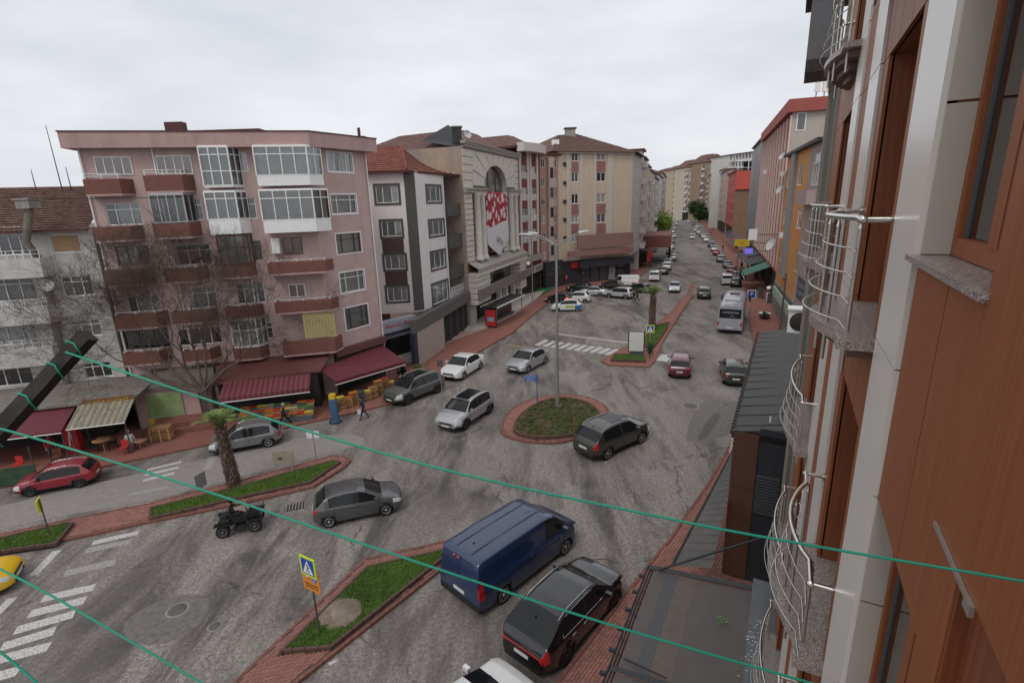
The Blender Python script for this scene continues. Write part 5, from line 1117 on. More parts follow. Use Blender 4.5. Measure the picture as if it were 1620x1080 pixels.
# ================================================================ the near building on the right, seen along its facade
WD = ray(1255,312); WA = atan2(WD.x, WD.y); WU = Vector((sin(WA),cos(WA),0)); WN = Vector((cos(WA),-sin(WA),0)); WOFF = .65
nw_ = Wall(WN*WOFF+WU*60, WN*WOFF+WU*-6)     # local u = 60 - U
NT = nw_.T @ Matrix.Translation((0,0,CAMH))
def nb(mb, u0,u1,o0,o1,z0,z1,m): a, b_ = sorted((60-u0,60-u1)); c, d = sorted((-o0,-o1)); return mb.box(a,b_,c,d,z0,z1,m,T=NT)
def np_(u,o,z): return NT @ Vector((60-u,-o,z))
def wood(name, c1, c2, gloss=.35):
    m = bpy.data.materials.new(name); m.use_nodes = True; t = m.node_tree; b_ = t.nodes['Principled BSDF']; N = t.nodes.new; K = t.links.new
    tc = N('ShaderNodeTexCoord'); mp = N('ShaderNodeMapping'); mp.inputs['Scale'].default_value = (60,60,1.6); n = N('ShaderNodeTexNoise'); n.inputs['Scale'].default_value = 1; n.inputs['Detail'].default_value = 5; n.inputs['Roughness'].default_value = .6
    K(tc.outputs['Object'], mp.inputs[0]); K(mp.outputs[0], n.inputs['Vector']); r = N('ShaderNodeValToRGB'); r.color_ramp.elements[0].position = .38; r.color_ramp.elements[1].position = .64; r.color_ramp.elements[0].color = (*c1,1); r.color_ramp.elements[1].color = (*c2,1)
    K(n.outputs[0], r.inputs[0]); K(r.outputs[0], b_.inputs['Base Color']); b_.inputs['Roughness'].default_value = gloss; b_.inputs['Specular IOR Level'].default_value = .28; return m
WOODL = wood('wood_grain_panel', (.225,.068,.024), (.275,.092,.034), .5); WOODD = wood('dark_wood_panel', (.17,.05,.022), (.23,.075,.035), .45)
ALW = mat('white_composite_panel', (.64,.605,.56), .28, spec=.5, var=.012, scale=.8); ALB = mat('beige_reveal_panel', (.42,.38,.33), .4, var=.02); JOINT = mat('joint_black', (.006,.005,.005), .9)
STEEL = mat('stainless_steel', (.62,.60,.57), .22, metal=1, var=.03); STEELB = mat('brushed_steel_bar', (.50,.47,.43), .4, metal=.85, var=.05)
def granite_mat():
    m = bpy.data.materials.new('speckled_granite'); m.use_nodes = True; t = m.node_tree; b_ = t.nodes['Principled BSDF']; N = t.nodes.new; K = t.links.new
    tc = N('ShaderNodeTexCoord'); v = N('ShaderNodeTexVoronoi'); v.inputs['Scale'].default_value = 130; K(tc.outputs['Object'], v.inputs['Vector']); r = N('ShaderNodeValToRGB'); e = r.color_ramp.elements; e[0].color = (.10,.08,.075,1); e[1].color = (.42,.36,.33,1); e[0].position = .2; e[1].position = .8
    K(v.outputs['Color'], r.inputs[0]); K(r.outputs[0], b_.inputs['Base Color']); b_.inputs['Roughness'].default_value = .35; return m
GRAN = granite_mat()
nbk = thing('apartment_block', 'near block clad in wood grain and white panels along the right edge', 'apartment block')
FL = 3.05; KS = range(-4, 3)       # storeys: k storeys above the camera's
def panel(u0,u1,z0,z1,m,o=.0,name='cladding_panel',g=.006,th=.03):
    q = MB(); nb(q, u0+g,u1-g, o-th, o, z0+g, z1-g, m); return q.build(name, nbk)
# core wall behind the cladding, with real openings
opens = []
for k in KS:
    z = FL*k; opens += [(2.27,3.575,z-.36,z+1.19),(4.71,6.19,z-1.12,z+1.19),(9.3,11.3,z-1.12,z+1.19)]
core = MB(); wl_hs = [(60-b1, CAMH+c, 60-a1, CAMH+d) for a1,b1,c,d in opens]
wall_mb(core, nw_, 0, CAMH+8.2, wl_hs, JOINT, u0=60-13.25, u1=60+.4, depth=.42, mr=WOODD, off=-.045)
core.add([(60-13.25,0,-CAMH),(60-13.25,12,-CAMH),(60-13.25,12,8.2),(60-13.25,0,8.2)], [(0,1,2,3)], WOODD, T=NT); core.build('wall', nbk)
strips = [(3.58,4.38,ALW,.028),(4.38,4.71,WOODL,0),(6.19,6.54,WOODL,0),(6.54,7.4,ALW,.028),(7.4,8.39,WOODL,0),(8.39,9.3,ALW,.028),(11.3,13.25,WOODL,0)]
for k in KS:
    z = FL*k
    for a, c, m, o in strips:
        if k < -3 and a > 12: continue
        panel(a,c,z-1.02,z+1.19,m,o); panel(a,c,z+1.19,z+FL-1.02,m,o)
    # spandrels over the openings, one board beside the other
    for a, c in ((4.71,5.2),(5.2,5.7),(5.7,6.19),(9.3,9.97),(9.97,10.64),(10.64,11.3)): panel(a,c,z+1.19,z+FL-1.12,WOODL,0)
    panel(2.27,2.91,z+1.19,z+FL-.36,WOODL,0); panel(2.91,3.58,z+1.19,z+FL-.36,WOODL,0)
    # window beside the camera: pale reveal, granite sill, frame and glass
    q = MB(); nb(q, 3.565,3.579,-.13,.0,z-.34,z+.42,ALB); nb(q, 3.565,3.579,-.13,.0,z+.434,z+1.18,ALB); q.build('reveal_panel', nbk)
    q = MB(); nb(q, 2.25,3.62,-.16,.06,z-.375,z-.345,GRAN); q.build('window_sill', nbk)
    q = MB(); nb(q, 3.51,3.565,-.2,-.125,z-.34,z+1.19,WOODL); nb(q, 2.27,2.34,-.2,-.125,z-.34,z+1.19,WOODL); nb(q, 2.34,3.51,-.2,-.125,z-.34,z-.25,WOODL); nb(q, 2.34,3.51,-.2,-.125,z+1.12,z+1.19,WOODL); nb(q, 2.86,2.98,-.205,-.12,z-.25,z+1.12,WOODL); o = q.build('window', nbk)
    q = MB(); nb(q, 2.3,3.53,-.172,-.165,z-.3,z+1.15,GLASS); q.build('pane', o)
    q = MB(); nb(q, 2.3,3.56,-.5,-.48,z-.36,z+1.19,mat('net_curtain',(.22,.235,.23),.9,var=.04)); nb(q, 3.47,3.50,-.165,-.15,z-.25,z+1.12,GREYF); q.build('curtain', o)
    # balcony doors
    for a, c in ((4.71,6.19),(9.3,11.3)):
        q = MB(); f = .09; nb(q, a,a+f,-.42,-.3,z-1.08,z+1.19,WOODD); nb(q, c-f,c,-.42,-.3,z-1.08,z+1.19,WOODD); nb(q, a+f,c-f,-.42,-.3,z+1.1,z+1.19,WOODD); nb(q, a+f,c-f,-.42,-.3,z-1.08,z-.95,WOODD); nb(q, (a+c)/2-.05,(a+c)/2+.05,-.41,-.29,z-.95,z+1.1,WOODD); o = q.build('balcony_door', nbk)
        q = MB(); nb(q, a+f,c-f,-.38,-.37,z-.95,z+1.1,GLASS); q.build('pane', o); q = MB(); nb(q, a,c,-.62,-.6,z-1.08,z+1.19,DARKIN); q.build('room_interior', o)
        q = MB(); nb(q, a,c,-.42,.02,z-1.13,z-1.075,GRAN); q.build('threshold', nbk)
# pilaster at the camera's side of the window
for z0, z1 in ((-14,-7.3),(-7.3,-4.3),(-4.3,-1.25)): panel(1.98,2.27,z0,z1,WOODL,.035,th=.07); panel(-.38,.8,z0,z1,WOODD,-.012,th=.03); panel(.8,1.96,z0,z1,WOODD,-.012,th=.03); panel(1.96,1.98,z0,z1,WOODD,.03,g=0,th=.06)
for z0, z1 in ((-1.25,1.8),(1.8,4.9),(4.9,8.1)): panel(1.2,2.27,z0,z1,WOODL,.035,th=.07)
q = MB(); nb(q, 1.85,2.3,.036,.046,-1.262,-1.245,STEELB); nb(q, 1.80,1.86,.036,.05,-1.28,-1.24,STEELB); q.build('joint_cover', nbk)
# bowed balconies
def bow(u0,u1,bulge=.36,n=12,inner=.2,lead=.32,sh=0):
    pts = [(u0,inner)]; a, b_ = u0+lead, u1-lead*.8
    for i in range(n+1):
        t = i/n; pts.append((a+(b_-a)*t, inner+(bulge-inner)*sin(pi*t)**.8 if 0 < t < 1 else inner))
    pts.append((u1,inner)); return pts
SLAB = mat('corbel_brown', (.16,.10,.085), .6, var=.06)
bproto = None
for (u0,u1) in ((4.45,6.5),(8.95,11.8)):
    for k in KS:
        z = FL*k; P = bow(u0,u1)
        if u0 > 8 and k > 1: continue
        rt = thing('balcony_railing_set', '', 'x') if False else None
        q = MB(); poly = [(60-u, -o-.05) for u, o in bow(u0+.05,u1-.05)]+[(60-u1+.05,.05),(60-u0-.05,.05)]
        q.prism(poly, z-1.16, z-1.08, GRAN, T=NT); q.build('balcony_slab', nbk)
        q = MB(); 
        for j, s in enumerate((.86,.6,.34) if k == 1 else (.82,.5)):
            c_ = (u0+u1)/2; pj = [(60-(c_+(u-c_)*s), -o*s) for u, o in P]+[(60-(c_+(u1-c_)*s),.0),(60-(c_+(u0-c_)*s),.0)]; q.prism(pj, z-1.25-.085*j, z-1.165-.085*j, SLAB, T=NT)
        q.build('corbel', nbk)
        q = MB(); zr = z-.19; q.tube([np_(u0,0,zr),np_(u0,.2,zr)], .024, STEEL, 10); q.tube([np_(u0,.2,zr)]+[np_(u,o,zr) for u,o in P[1:-1]]+[np_(u1,.2,zr)], .024, STEEL, 10); q.tube([np_(u1,.2,zr),np_(u1,0,zr)], .024, STEEL, 10)
        for uu in (u0,u1): q.lathe([(0,-.034),(.034,-.015),(.034,.015),(0,.034)], STEEL, 10, np_(uu,.2,zr)); q.tube([np_(uu,.0,zr),np_(uu,.02,zr)], .045, STEEL, 10)
        o = q.build('handrail', nbk)
        for i, fr in enumerate((1,4,7,10,13)):
            u, oo = P[min(fr,len(P)-2)]; q = MB(); q.tube([np_(u,oo-.03,z-1.42),np_(u,oo-.03,z-.27)], .0175, STEELB, 8); q.lathe([(.022,0),(.012,.03),(.008,.08)], STEEL, 8, np_(u,oo-.03,z-.27)); q.build('post', o)
        for j in range(4):
            zj = z-.42-.19*j; q = MB(); d_ = .0+.018*j; q.tube([np_(u,oo+.012+.035*j*sin(pi*i/(len(P)-1)),zj) for i,(u,oo) in enumerate(P)], .008, STEEL, 6); q.build('rail', o)
# neighbour: slate clad pillar with a boxed balcony, grey bay building up to the orange block
SLATE = mat('slate_pillar', (.085,.085,.07), .8, var=.15, scale=3, dirt=.3); TAUPE = mat('taupe_edge', (.26,.22,.18), .7)
nk = thing('apartment_block', 'narrow slate and taupe clad block between the near block and the orange one', 'apartment block')
q = MB(); nb(q, 13.3,17.6,-8,-.02,-CAMH,3.4,SLATE); nb(q, 17.6,18.1,-8,.06,-CAMH,3.5,TAUPE); nb(q, 13.3,13.42,-.02,.05,-CAMH,8.2,TAUPE); q.build('wall', nk)
q = MB(); nb(q, 17.0,18.6,-.02,.7,3.4,5.0,mat('box_grey',(.12,.12,.13),.6,var=.1)); nb(q, 16.9,18.8,-.3,.85,5.0,5.1,IRON); nb(q, 17.0,18.6,-.02,.7,3.1,3.39,IRON); q.build('boxed_balcony', nk)
q = MB(); nb(q, 18.1,40,-9,-2.2,-CAMH,-5.0,mat('low_infill',(.28,.25,.22),.8,var=.1)); q.build('low_wing', nk)
# external air conditioner unit seen beyond the railings
u_ = 14.9; q = MB(); nb(q, 18.3,18.65,-.4,.42,-4.3,-3.56,WHITE)
o = q.build('air_conditioner'); tag(o, 'white outdoor air conditioner unit fixed beyond the balcony railings', 'air conditioner')
q = MB(); c = np_(18.285,.08,-3.93); T2 = Matrix.Translation(c) @ Matrix.Rotation(nw_.rz,4,'Z') @ Matrix.Rotation(pi/2,4,'Y'); q.lathe([(0,.0),(.27,.0),(.29,-.01),(.3,.02)], IRON, 20, T=T2); q.build('fan_grille', o)
q = MB(); nb(q, 18.2,18.75,-.45,.46,-3.55,-3.5,WHITE); q.build('top_cover', o)
# ---------------------------------------------------------------- low shop structures at the foot of the near block
ROOFK = mat('black_metal_roof', (.036,.034,.031), .55, var=.2, scale=1.5, dirt=.2); BOXB = mat('brown_box_panel', (.085,.035,.022), .6, var=.08); BOXG = mat('charcoal_box_panel', (.022,.025,.03), .6, var=.1)
ZR = 6.1-CAMH
def nslab(pts, th, m): q = MB(); q.slab(*[np_(*p) for p in pts], th, m); return q
rt = thing('shop_extension', 'two storey shop extension with a black metal roof beside the right pavement', 'building')
q = nslab(((18.7,-.6,ZR+.5),(18.7,1.75,ZR),(34.5,1.65,ZR),(34.5,-1.4,ZR+.6)), .12, ROOFK); q.build('roof', rt)
rb2 = MB()
for k in range(15): u_ = 19.2+k*1.04; rb2.tube([np_(u_,-.6-(.8*(u_-18.7)/15.8),ZR+.515),np_(u_,1.74,ZR+.02)], .014, ROOFK, 4)
rb2.build('roof_ribs', rt, kind='stuff')
q = MB()
for k in range(48): u_ = 18.75+k*.33; nb(q, u_,u_+.18,1.72,1.86,ZR-.14,ZR+.02,IRON)
q.build('eaves_teeth', rt, kind='stuff')
q = MB(); nb(q, 18.9,34.3,-.5,1.45,-CAMH+.1,ZR-.15,BOXB); q.build('wall', rt)
for z0, z1 in ((-14.1,-12.2),(-12.2,-10.3),(-10.3,ZR+.06)):
    q = MB(); nb(q, 18.55,18.68,.9,1.72,z0+.01,z1-.01,BOXB); q.build('brown_panel', rt)
q = MB(); nb(q, 18.6,18.7,-.2,.89,-14.1,ZR+.3,BOXG); q.build('charcoal_panel', rt)
for k in range(14): q = MB(); z_ = -9.7-k*.11; nb(q, 18.5,18.59,.1,.86,z_-.03,z_+.03,mat('louvre_grey',(.06,.065,.07),.5)); q.build('louvre', rt)
q = MB(); nb(q, 18.6,19.2,.6,.64,ZR+.55,ZR+.6,STEELB); nb(q, 18.6,18.75,-.5,1.8,ZR-.2,ZR+.05,IRON); q.build('gutter', rt)
ZC = 3.2-CAMH; GREYA = mat('grey_striped_awning', (.095,.088,.084), .7, var=.12, scale=2); BROWNA = mat('brown_grey_awning', (.095,.082,.078), .7, var=.1, scale=1.4, dirt=.3); BRA2 = mat('slate_awning_stripe', (.075,.075,.082), .7)
q = MB(); n_ = 22
for k in range(n_):
    a, c = 14.3+9.6*k/n_, 14.3+9.6*(k+1)/n_; oa = 2.9-1.0*k/n_; oc = 2.9-1.0*(k+1)/n_; q.add([np_(a,oa,ZC),np_(c,oc,ZC),np_(c,1.75,ZC+.3),np_(a,1.75,ZC+.3)], [(0,1,2,3)], GREYA); q.tube([np_(c,oc,ZC),np_(c,1.75,ZC+.31)], .02, GREYA, 4)
q.tube([np_(14.3,2.9,ZC),np_(23.9,1.9,ZC)], .05, IRON, 6); tag(q.build('awning'), 'grey ribbed awning roof between the brown box and the pavement', 'awning')
aw2 = thing('pergola_awning', 'dark framed pergola with brownish fabric panels at the bottom right', 'pergola', (0,0,0))
for j, (u0,u1) in enumerate(((6.2,9.9),(9.9,13.9))):
    ED = (0,.42,.72,1.25,3.0)
    for k in range(4):
        o0, o1 = 3.35-ED[k], 3.35-ED[k+1]; q = MB(); z0, z1 = ZC+.1*ED[k], ZC+.1*ED[k+1]
        q.slab(np_(u0+.08,o0,z0),np_(u1-.08,o0,z0),np_(u1-.08,o1+.004,z1),np_(u0+.08,o1+.004,z1), .02, BRA2 if k == 1 else (mat('tan_awning_stripe',(.11,.088,.077),.7,var=.1) if k == 2 else BROWNA)); q.build('fabric_panel', aw2)
for u_ in (6.2,9.9,13.9): q = MB(); T3 = None; a, c = np_(u_,3.5,ZC+.02), np_(u_,.3,ZC+.36); q.tube([a,c], .085, BOXG, 4, smooth=False); q.build('beam', aw2)
for o_ in (3.4,3.48,3.56): q = MB(); q.tube([np_(5.5,o_,ZC-.02),np_(14,o_,ZC-.02)], .03, BOXG, 5); q.build('front_rail', aw2)
q = MB(); q.tube([np_(13.8,3.2,ZC+.1),np_(15.2,.3,ZC+1.3)], .035, BOXG, 6); q.tube([np_(10.3,3.3,ZC+.02),np_(9.95,2.2,ZC+.3)], .02, BOXG, 6); q.build('brace', aw2)
for k in range(9): q = MB(); u_ = 7.4+k*.75; nb(q, u_,u_+.09,3.58,3.72,ZC-.06,ZC+.02,BOXG); q.build('lamp_hook', aw2)
q = MB(); nb(q, 5,14.2,-.3,.62,ZC+.38,ZC+.44,mat('grey_flashing',(.115,.125,.135),.35,metal=.3,var=.15)); nb(q, 5,14.2,-.32,-.2,ZC+.45,ZC+.6,mat('dusty_rose_rail',(.25,.09,.08),.7)); o = q.build('flashing', aw2)
sp = MB(); r2 = random.Random(4)
for k in range(150): u_, o_ = r2.uniform(6,12.6), r2.gauss(.42,.13); l_ = r2.uniform(.01,.06); nb(sp, u_,u_+.012,o_,o_+l_,ZC+.441,ZC+.446,mat('white_spatter',(.7,.7,.7),.6))
sp.build('paint_spatter', aw2, kind='stuff')
lv = MB(); c = np_(12.3,1.25,ZC+.29)
for k in range(14): a = r2.uniform(0,6.28); x, y = r2.uniform(-.1,.1), r2.uniform(-.1,.1); lv.add([(x,y,.02),(x+.07*cos(a),y+.07*sin(a),.05),(x+.07*cos(a+1),y+.07*sin(a+1),.03)], [(0,1,2)], mat('fresh_leaf',(.06,.22,.05),.6))
o = lv.build('leaf_sprig', None, c); tag(o, 'small fresh green leaf sprig lying on the brownish awning', 'leaf')
q = MB(); nb(q, 5,18.5,-.3,.0,-CAMH,ZC+.3,SHOPD); q.build('shopfront', nbk)
# ---------------------------------------------------------------- clothes lines in front of the camera
CORD = mat('green_cord', (.02,.33,.22), .45, var=.08); BEAM = mat('dark_timber', (.030,.024,.020), .75, var=.35, scale=14, bump=.5, bscale=20)
def at(px, py, dep): return CP+ray(px, py)*dep
def cord(pts, label, r=.0023): 
    P = smooth([at(*p) for p in pts], 6); b = MB(); b.tube(P, r, CORD, 6); tag(b.build('clothes_line'), label, 'clothes line', 'green clothes lines')
cord([(104,557,1.08),(400,655,1.02),(700,742,.98),(1000,808,.95),(1230,853,.93),(1660,926,.9)], 'upper green clothes line crossing the picture from the timber to the right wall')
cord([(-30,672,1.0),(45,690,1.0),(300,768,1.0),(640,882,1.0),(960,986,1.0),(1340,1096,1.0)], 'middle green clothes line running from the timber over the blue van')
cord([(-40,880,.95),(60,930,.95),(200,1010,.95),(340,1092,.95)], 'lower green clothes line near the bottom left corner', .0021)
cord([(-40,1004,.9),(10,1038,.9),(70,1090,.9)], 'short green clothes line at the extreme bottom left corner', .0022)
b = MB(); T4 = Matrix.Translation(at(60,612,1.1)); a, c = at(-30,715,1.1), at(140,530,1.1); ax = (c-a).normalized(); w1 = ax.cross(_f).normalized(); w2 = ax.cross(w1)
hw = .0145; vs = []
for s_, e in ((a,1.0),(a.lerp(c,.35),1.05),(a.lerp(c,.62),.95),(c,1.0)):
    for x, y in ((-1,-1),(1,-1),(1,1),(-1,1)): vs.append(s_+w1*x*hw*e+w2*y*hw*e)
b.add(vs, [(i*4+k,i*4+(k+1)%4,i*4+4+(k+1)%4,i*4+4+k) for i in range(3) for k in range(4)]+[(3,2,1,0),(12,13,14,15)], BEAM); o = b.build('timber_beam'); tag(o, 'dark square timber beam with green cord wound round it at the left', 'beam')
cw_ = MB()
for t in (.1,.42,.68,.86):
    p = a.lerp(c,t); P = []
    for k in range(9): g_ = k/8*2*pi; P.append(p+ax*(.02*sin(g_)+.012*k/8)+w1*hw*1.12*max(-1,min(1,1.4*cos(g_)))+w2*hw*1.12*max(-1,min(1,1.4*sin(g_))))
    cw_.tube(P, .0022, CORD, 5)
cw_.build('cord_winding', o)
# ================================================================ vehicles
def paint(name, c, metal=.0, rough=.28): return mat(name, c, rough, metal=metal, coat=.8, spec=.5, var=.03, scale=.7)
P_SILVER = paint('silver_paint', (.42,.42,.43), .55); P_WHITE = paint('white_paint', (.66,.66,.65)); P_BLACK = paint('black_paint', (.008,.008,.009), 0, .12); P_GREY = paint('graphite_paint', (.095,.10,.105), .4)
P_OLIVE = paint('dark_olive_paint', (.045,.043,.036), .3); P_GREEN = paint('grey_green_paint', (.10,.105,.095), .3); P_RED = paint('deep_red_paint', (.24,.008,.022)); P_BLUE = paint('dark_blue_paint', (.014,.03,.085)); P_MIDG = paint('mid_grey_paint', (.20,.20,.205), .4)
P_YEL = paint('yellow_paint', (.70,.42,.01)); P_WINE = paint('wine_paint', (.10,.006,.02)); P_LSIL = paint('pale_silver_paint', (.50,.51,.53), .3); P_TEAL = paint('dusty_teal_paint', (.16,.20,.20), .3); P_BRT = paint('bright_red_paint', (.42,.02,.03))
TYRE = mat('tyre_rubber', (.014,.014,.014), .9, var=.1); RIMM = mat('alloy_rim', (.42,.42,.42), .35, metal=.7); RIMD = mat('dark_rim', (.05,.05,.05), .4, metal=.5); PLAST = mat('black_trim', (.018,.018,.019), .6, var=.08)
CGLASS = mat('car_glass', (.010,.012,.013), .09, spec=.42); LAMPW = mat('headlamp_glass', (.55,.56,.57), .15, coat=1); LAMPR = mat('tail_lamp_red', (.35,.01,.012), .25, coat=1); PLATE = mat('number_plate', (.6,.6,.58), .5); CHROME = mat('chrome', (.7,.7,.7), .15, metal=1)
def itp(tab, x):
    if x <= tab[0][0]: return tab[0][1]
    for (a, p), (b_, q) in zip(tab, tab[1:]):
        if x <= b_: t = (x-a)/(b_-a+1e-9); return p+(q-p)*t
    return tab[-1][1]
def sm_itp(tab, x, e=.09): return (itp(tab,x-e)+2*itp(tab,x)+itp(tab,x+e))/4
# side profiles: x measured from the rear bumper (0) to the front (L); top line, shoulder line, lamps
KIND = {
 'suv':   dict(L=4.42,W=1.84,H=1.63,wb=2.66,fo=.90,r=.35,top=[(0,.72),(.04,1.0),(.16,1.10),(.56,1.50),(.9,1.59),(1.4,1.63),(2.3,1.62),(2.75,1.53),(3.42,1.07),(3.9,1.02),(4.25,.93),(4.38,.78),(4.42,.62)],belt=[(0,1.08),(1.5,1.02),(3.4,.98),(4.42,.8)],rw=(.18,.58),ws=(2.70,3.42),sw=(.66,3.12),z0=.27,roofrail=True,clad=True),
 'coupe_suv': dict(L=4.7,W=1.9,H=1.62,wb=2.75,fo=.93,r=.37,top=[(0,.76),(.04,1.02),(.2,1.16),(.95,1.53),(1.5,1.62),(2.5,1.61),(2.95,1.52),(3.62,1.08),(4.2,1.0),(4.55,.9),(4.66,.75),(4.7,.6)],belt=[(0,1.1),(1.6,1.03),(3.6,1.0),(4.7,.8)],rw=(.22,1.05),ws=(2.9,3.62),sw=(.75,3.3),z0=.27,roofrail=True,clad=True),
 'sedan': dict(L=4.42,W=1.74,H=1.45,wb=2.55,fo=.88,r=.31,top=[(0,.68),(.05,.93),(.22,1.0),(.72,1.03),(1.25,1.36),(1.6,1.43),(2.3,1.45),(2.62,1.39),(3.28,.97),(3.9,.88),(4.28,.76),(4.4,.62),(4.42,.5)],belt=[(0,.9),(1.6,.94),(3.3,.90),(4.42,.7)],rw=(.74,1.3),ws=(2.6,3.3),sw=(1.0,3.05),z0=.2),
 'hatch': dict(L=3.92,W=1.70,H=1.47,wb=2.49,fo=.78,r=.30,top=[(0,.62),(.04,.90),(.16,1.0),(.58,1.36),(.9,1.44),(1.4,1.47),(2.0,1.45),(2.32,1.37),(3.02,.98),(3.5,.89),(3.82,.74),(3.93,.6),(3.95,.48)],belt=[(0,1.0),(1.5,.95),(3.0,.89),(3.95,.7)],rw=(.18,.62),ws=(2.3,3.04),sw=(.72,2.86),z0=.2),
 'van':   dict(L=5.2,W=1.98,H=1.97,wb=3.2,fo=.95,r=.34,top=[(0,.75),(.03,1.45),(.10,1.88),(.3,1.95),(1.5,1.97),(3.4,1.95),(3.75,1.86),(4.50,1.22),(4.95,1.02),(5.12,.85),(5.19,.65),(5.2,.55)],belt=[(0,1.12),(3.5,1.16),(4.4,1.10),(5.2,.8)],rw=None,ws=(3.78,4.5),sw=(3.2,4.2),z0=.25,tum=.10),
 'minivan': dict(L=4.35,W=1.83,H=1.83,wb=2.75,fo=.88,r=.32,top=[(0,.7),(.03,1.3),(.10,1.72),(.3,1.80),(1.4,1.83),(2.6,1.80),(2.95,1.70),(3.62,1.12),(4.05,.98),(4.28,.8),(4.35,.55)],belt=[(0,1.1),(2.5,1.08),(3.5,1.02),(4.35,.75)],rw=(.04,.12),ws=(2.95,3.64),sw=(.35,3.4),z0=.22,tum=.12),
}
def car_mesh(kind, col, seg=.055):
    K_ = KIND[kind]; L_, W_, hw = K_['L'], K_['W'], K_['W']/2; z0 = K_['z0']; tum = K_.get('tum', .30)
    xf = L_-K_['fo']; xr = xf-K_['wb']; ra = K_['r']+.055
    n = int(L_/seg); xs = sorted(set([round(L_*i/n,4) for i in range(n+1)]+[.012,.03,L_-.012,L_-.03]))
    parts = {k: MB() for k in ('body','windscreen','rear_window','side_window_a','side_window_b','headlight_a','headlight_b','tail_light_a','tail_light_b','lower_trim')}
    def sect(x):
        zt = sm_itp(K_['top'], x, .05); zb = min(itp(K_['belt'], x), zt-.035)
        e = min(x, L_-x); rnd_ = 1-.20*max(0, 1-e/.55)**2.2-(.05*max(0,1-e/.07)); w_ = hw*rnd_
        if kind in ('van','minivan') and x < L_/2: w_ = hw*(1-.03*max(0,1-e/.3)**2)
        cab = max(0, zt-zb-.04); wr_ = w_-.06-cab*tum
        zbot = z0+ .10*max(0,1-(min(x,L_-x))/.5)
        P = [(w_*.55,zbot),(w_-.09,zbot),(w_-.02,zbot+.05),(w_,zbot+.14),(w_+.006,(zbot+zb)*.5),(w_,zb-.16),(w_-.022,zb-.05),(w_-.05,zb)]
        zt2 = zt-.05 if cab > .05 else zt-.02
        for t in (.33,.66,1): P.append((w_-.055+(wr_-w_+.055)*t, zb+(max(zt2,zb+.005)-zb)*t))
        P += [(wr_-.035,zt-.018),(wr_-.10,zt-.004),(wr_*.6,zt+.008),(wr_*.3,zt+.014),(0,zt+.016)]
        return P
    S = [sect(x) for x in xs]; m_ = len(S[0])
    def put(part, m, i, j, sgn):
        q = [(xs[i],S[i][j]),(xs[i+1],S[i+1][j]),(xs[i+1],S[i+1][j+1]),(xs[i],S[i][j+1])]
        vs = [(x, sgn*p[0], p[1]) for x, p in q]
        if sgn < 0: vs = vs[::-1]
        parts[part].vq.append((vs, m))
    for p in parts.values(): p.vq = []
    rw, ws, sw = K_['rw'], K_['ws'], K_['sw']
    pill = [ (sw[0]+sw[1])/2+.12 ] if kind != 'van' else []
    for i in range(len(xs)-1):
        xm = (xs[i]+xs[i+1])/2
        for j in range(m_-1):
            zm = (S[i][j][1]+S[i+1][j+1][1])/2; ym = (S[i][j][0]+S[i][j+1][0])/2
            for sgn in (1,-1):
                part, m = 'body', col
                # wheel arches
                if j <= 6 and any((xm-c)**2+(zm-K_['r'])**2 < ra**2 for c in (xf,xr)) and ym > hw*.5: continue
                if 7 <= j <= 9 and sw[0] < xm < sw[1] and S[i][10][1]-S[i][7][1] > .16:
                    if all(abs(xm-p) > .05 for p in pill): part, m = ('side_window_a' if sgn > 0 else 'side_window_b'), CGLASS
                    else: part, m = 'body', PLAST
                elif j >= 11 and ws[0] < xm < ws[1]: part, m = 'windscreen', CGLASS
                elif rw and j >= 11 and rw[0] < xm < rw[1]: part, m = 'rear_window', CGLASS
                elif j <= 1 or (j <= 2 and K_.get('clad')): part, m = 'lower_trim', PLAST
                if xm > L_-.42 and part == 'body' and 4 <= j <= 7 and ym > hw*.5 and zm > .60: part, m = ('headlight_a' if sgn > 0 else 'headlight_b'), LAMPW
                if xm < .2 and part == 'body' and 4 <= j <= 7 and ym > hw*.5 and zm > .76: part, m = ('tail_light_a' if sgn > 0 else 'tail_light_b'), LAMPR
                put(part, m, i, j, sgn)
    # welded vertices per part for smooth shading
    out = {}
    for k, p in parts.items():
        if not p.vq: continue
        idx = {}; vs = []; fs = []; ms = []; mats_ = []
        for q, m in p.vq:
            f = []
            for v in q:
                key = (round(v[0],4), round(v[1],4), round(v[2],4))
                if key not in idx: idx[key] = len(vs); vs.append(v)
                f.append(idx[key])
            if len(set(f)) < 3: continue
            g = []; [g.append(a) for a in f if a not in g]
            fs.append(g); 
            if m not in mats_: mats_.append(m)
            ms.append(mats_.index(m))
        me = bpy.data.meshes.new(k.replace('_a','').replace('_b','')); me.from_pydata([(v[0]-L_/2, v[1], v[2]) for v in vs], [], fs)
        for m in mats_: me.materials.append(m)
        me.polygons.foreach_set('material_index', ms); me.polygons.foreach_set('use_smooth', [True]*len(fs)); me.update(); out[k] = me
    # end caps
    c = MB()
    for X, s, i in ((0, -1, 0),(L_, 1, len(xs)-1)):
        P = S[i]; v = [(X-L_/2, p[0], p[1]) for p in P]+[(X-L_/2, -p[0], p[1]) for p in P[::-1][1:]]
        c.add(v, [tuple(range(len(v)))], col)
    out['cap'] = c.mesh('bumper_face'); return out, K_, S, xs, xf, xr
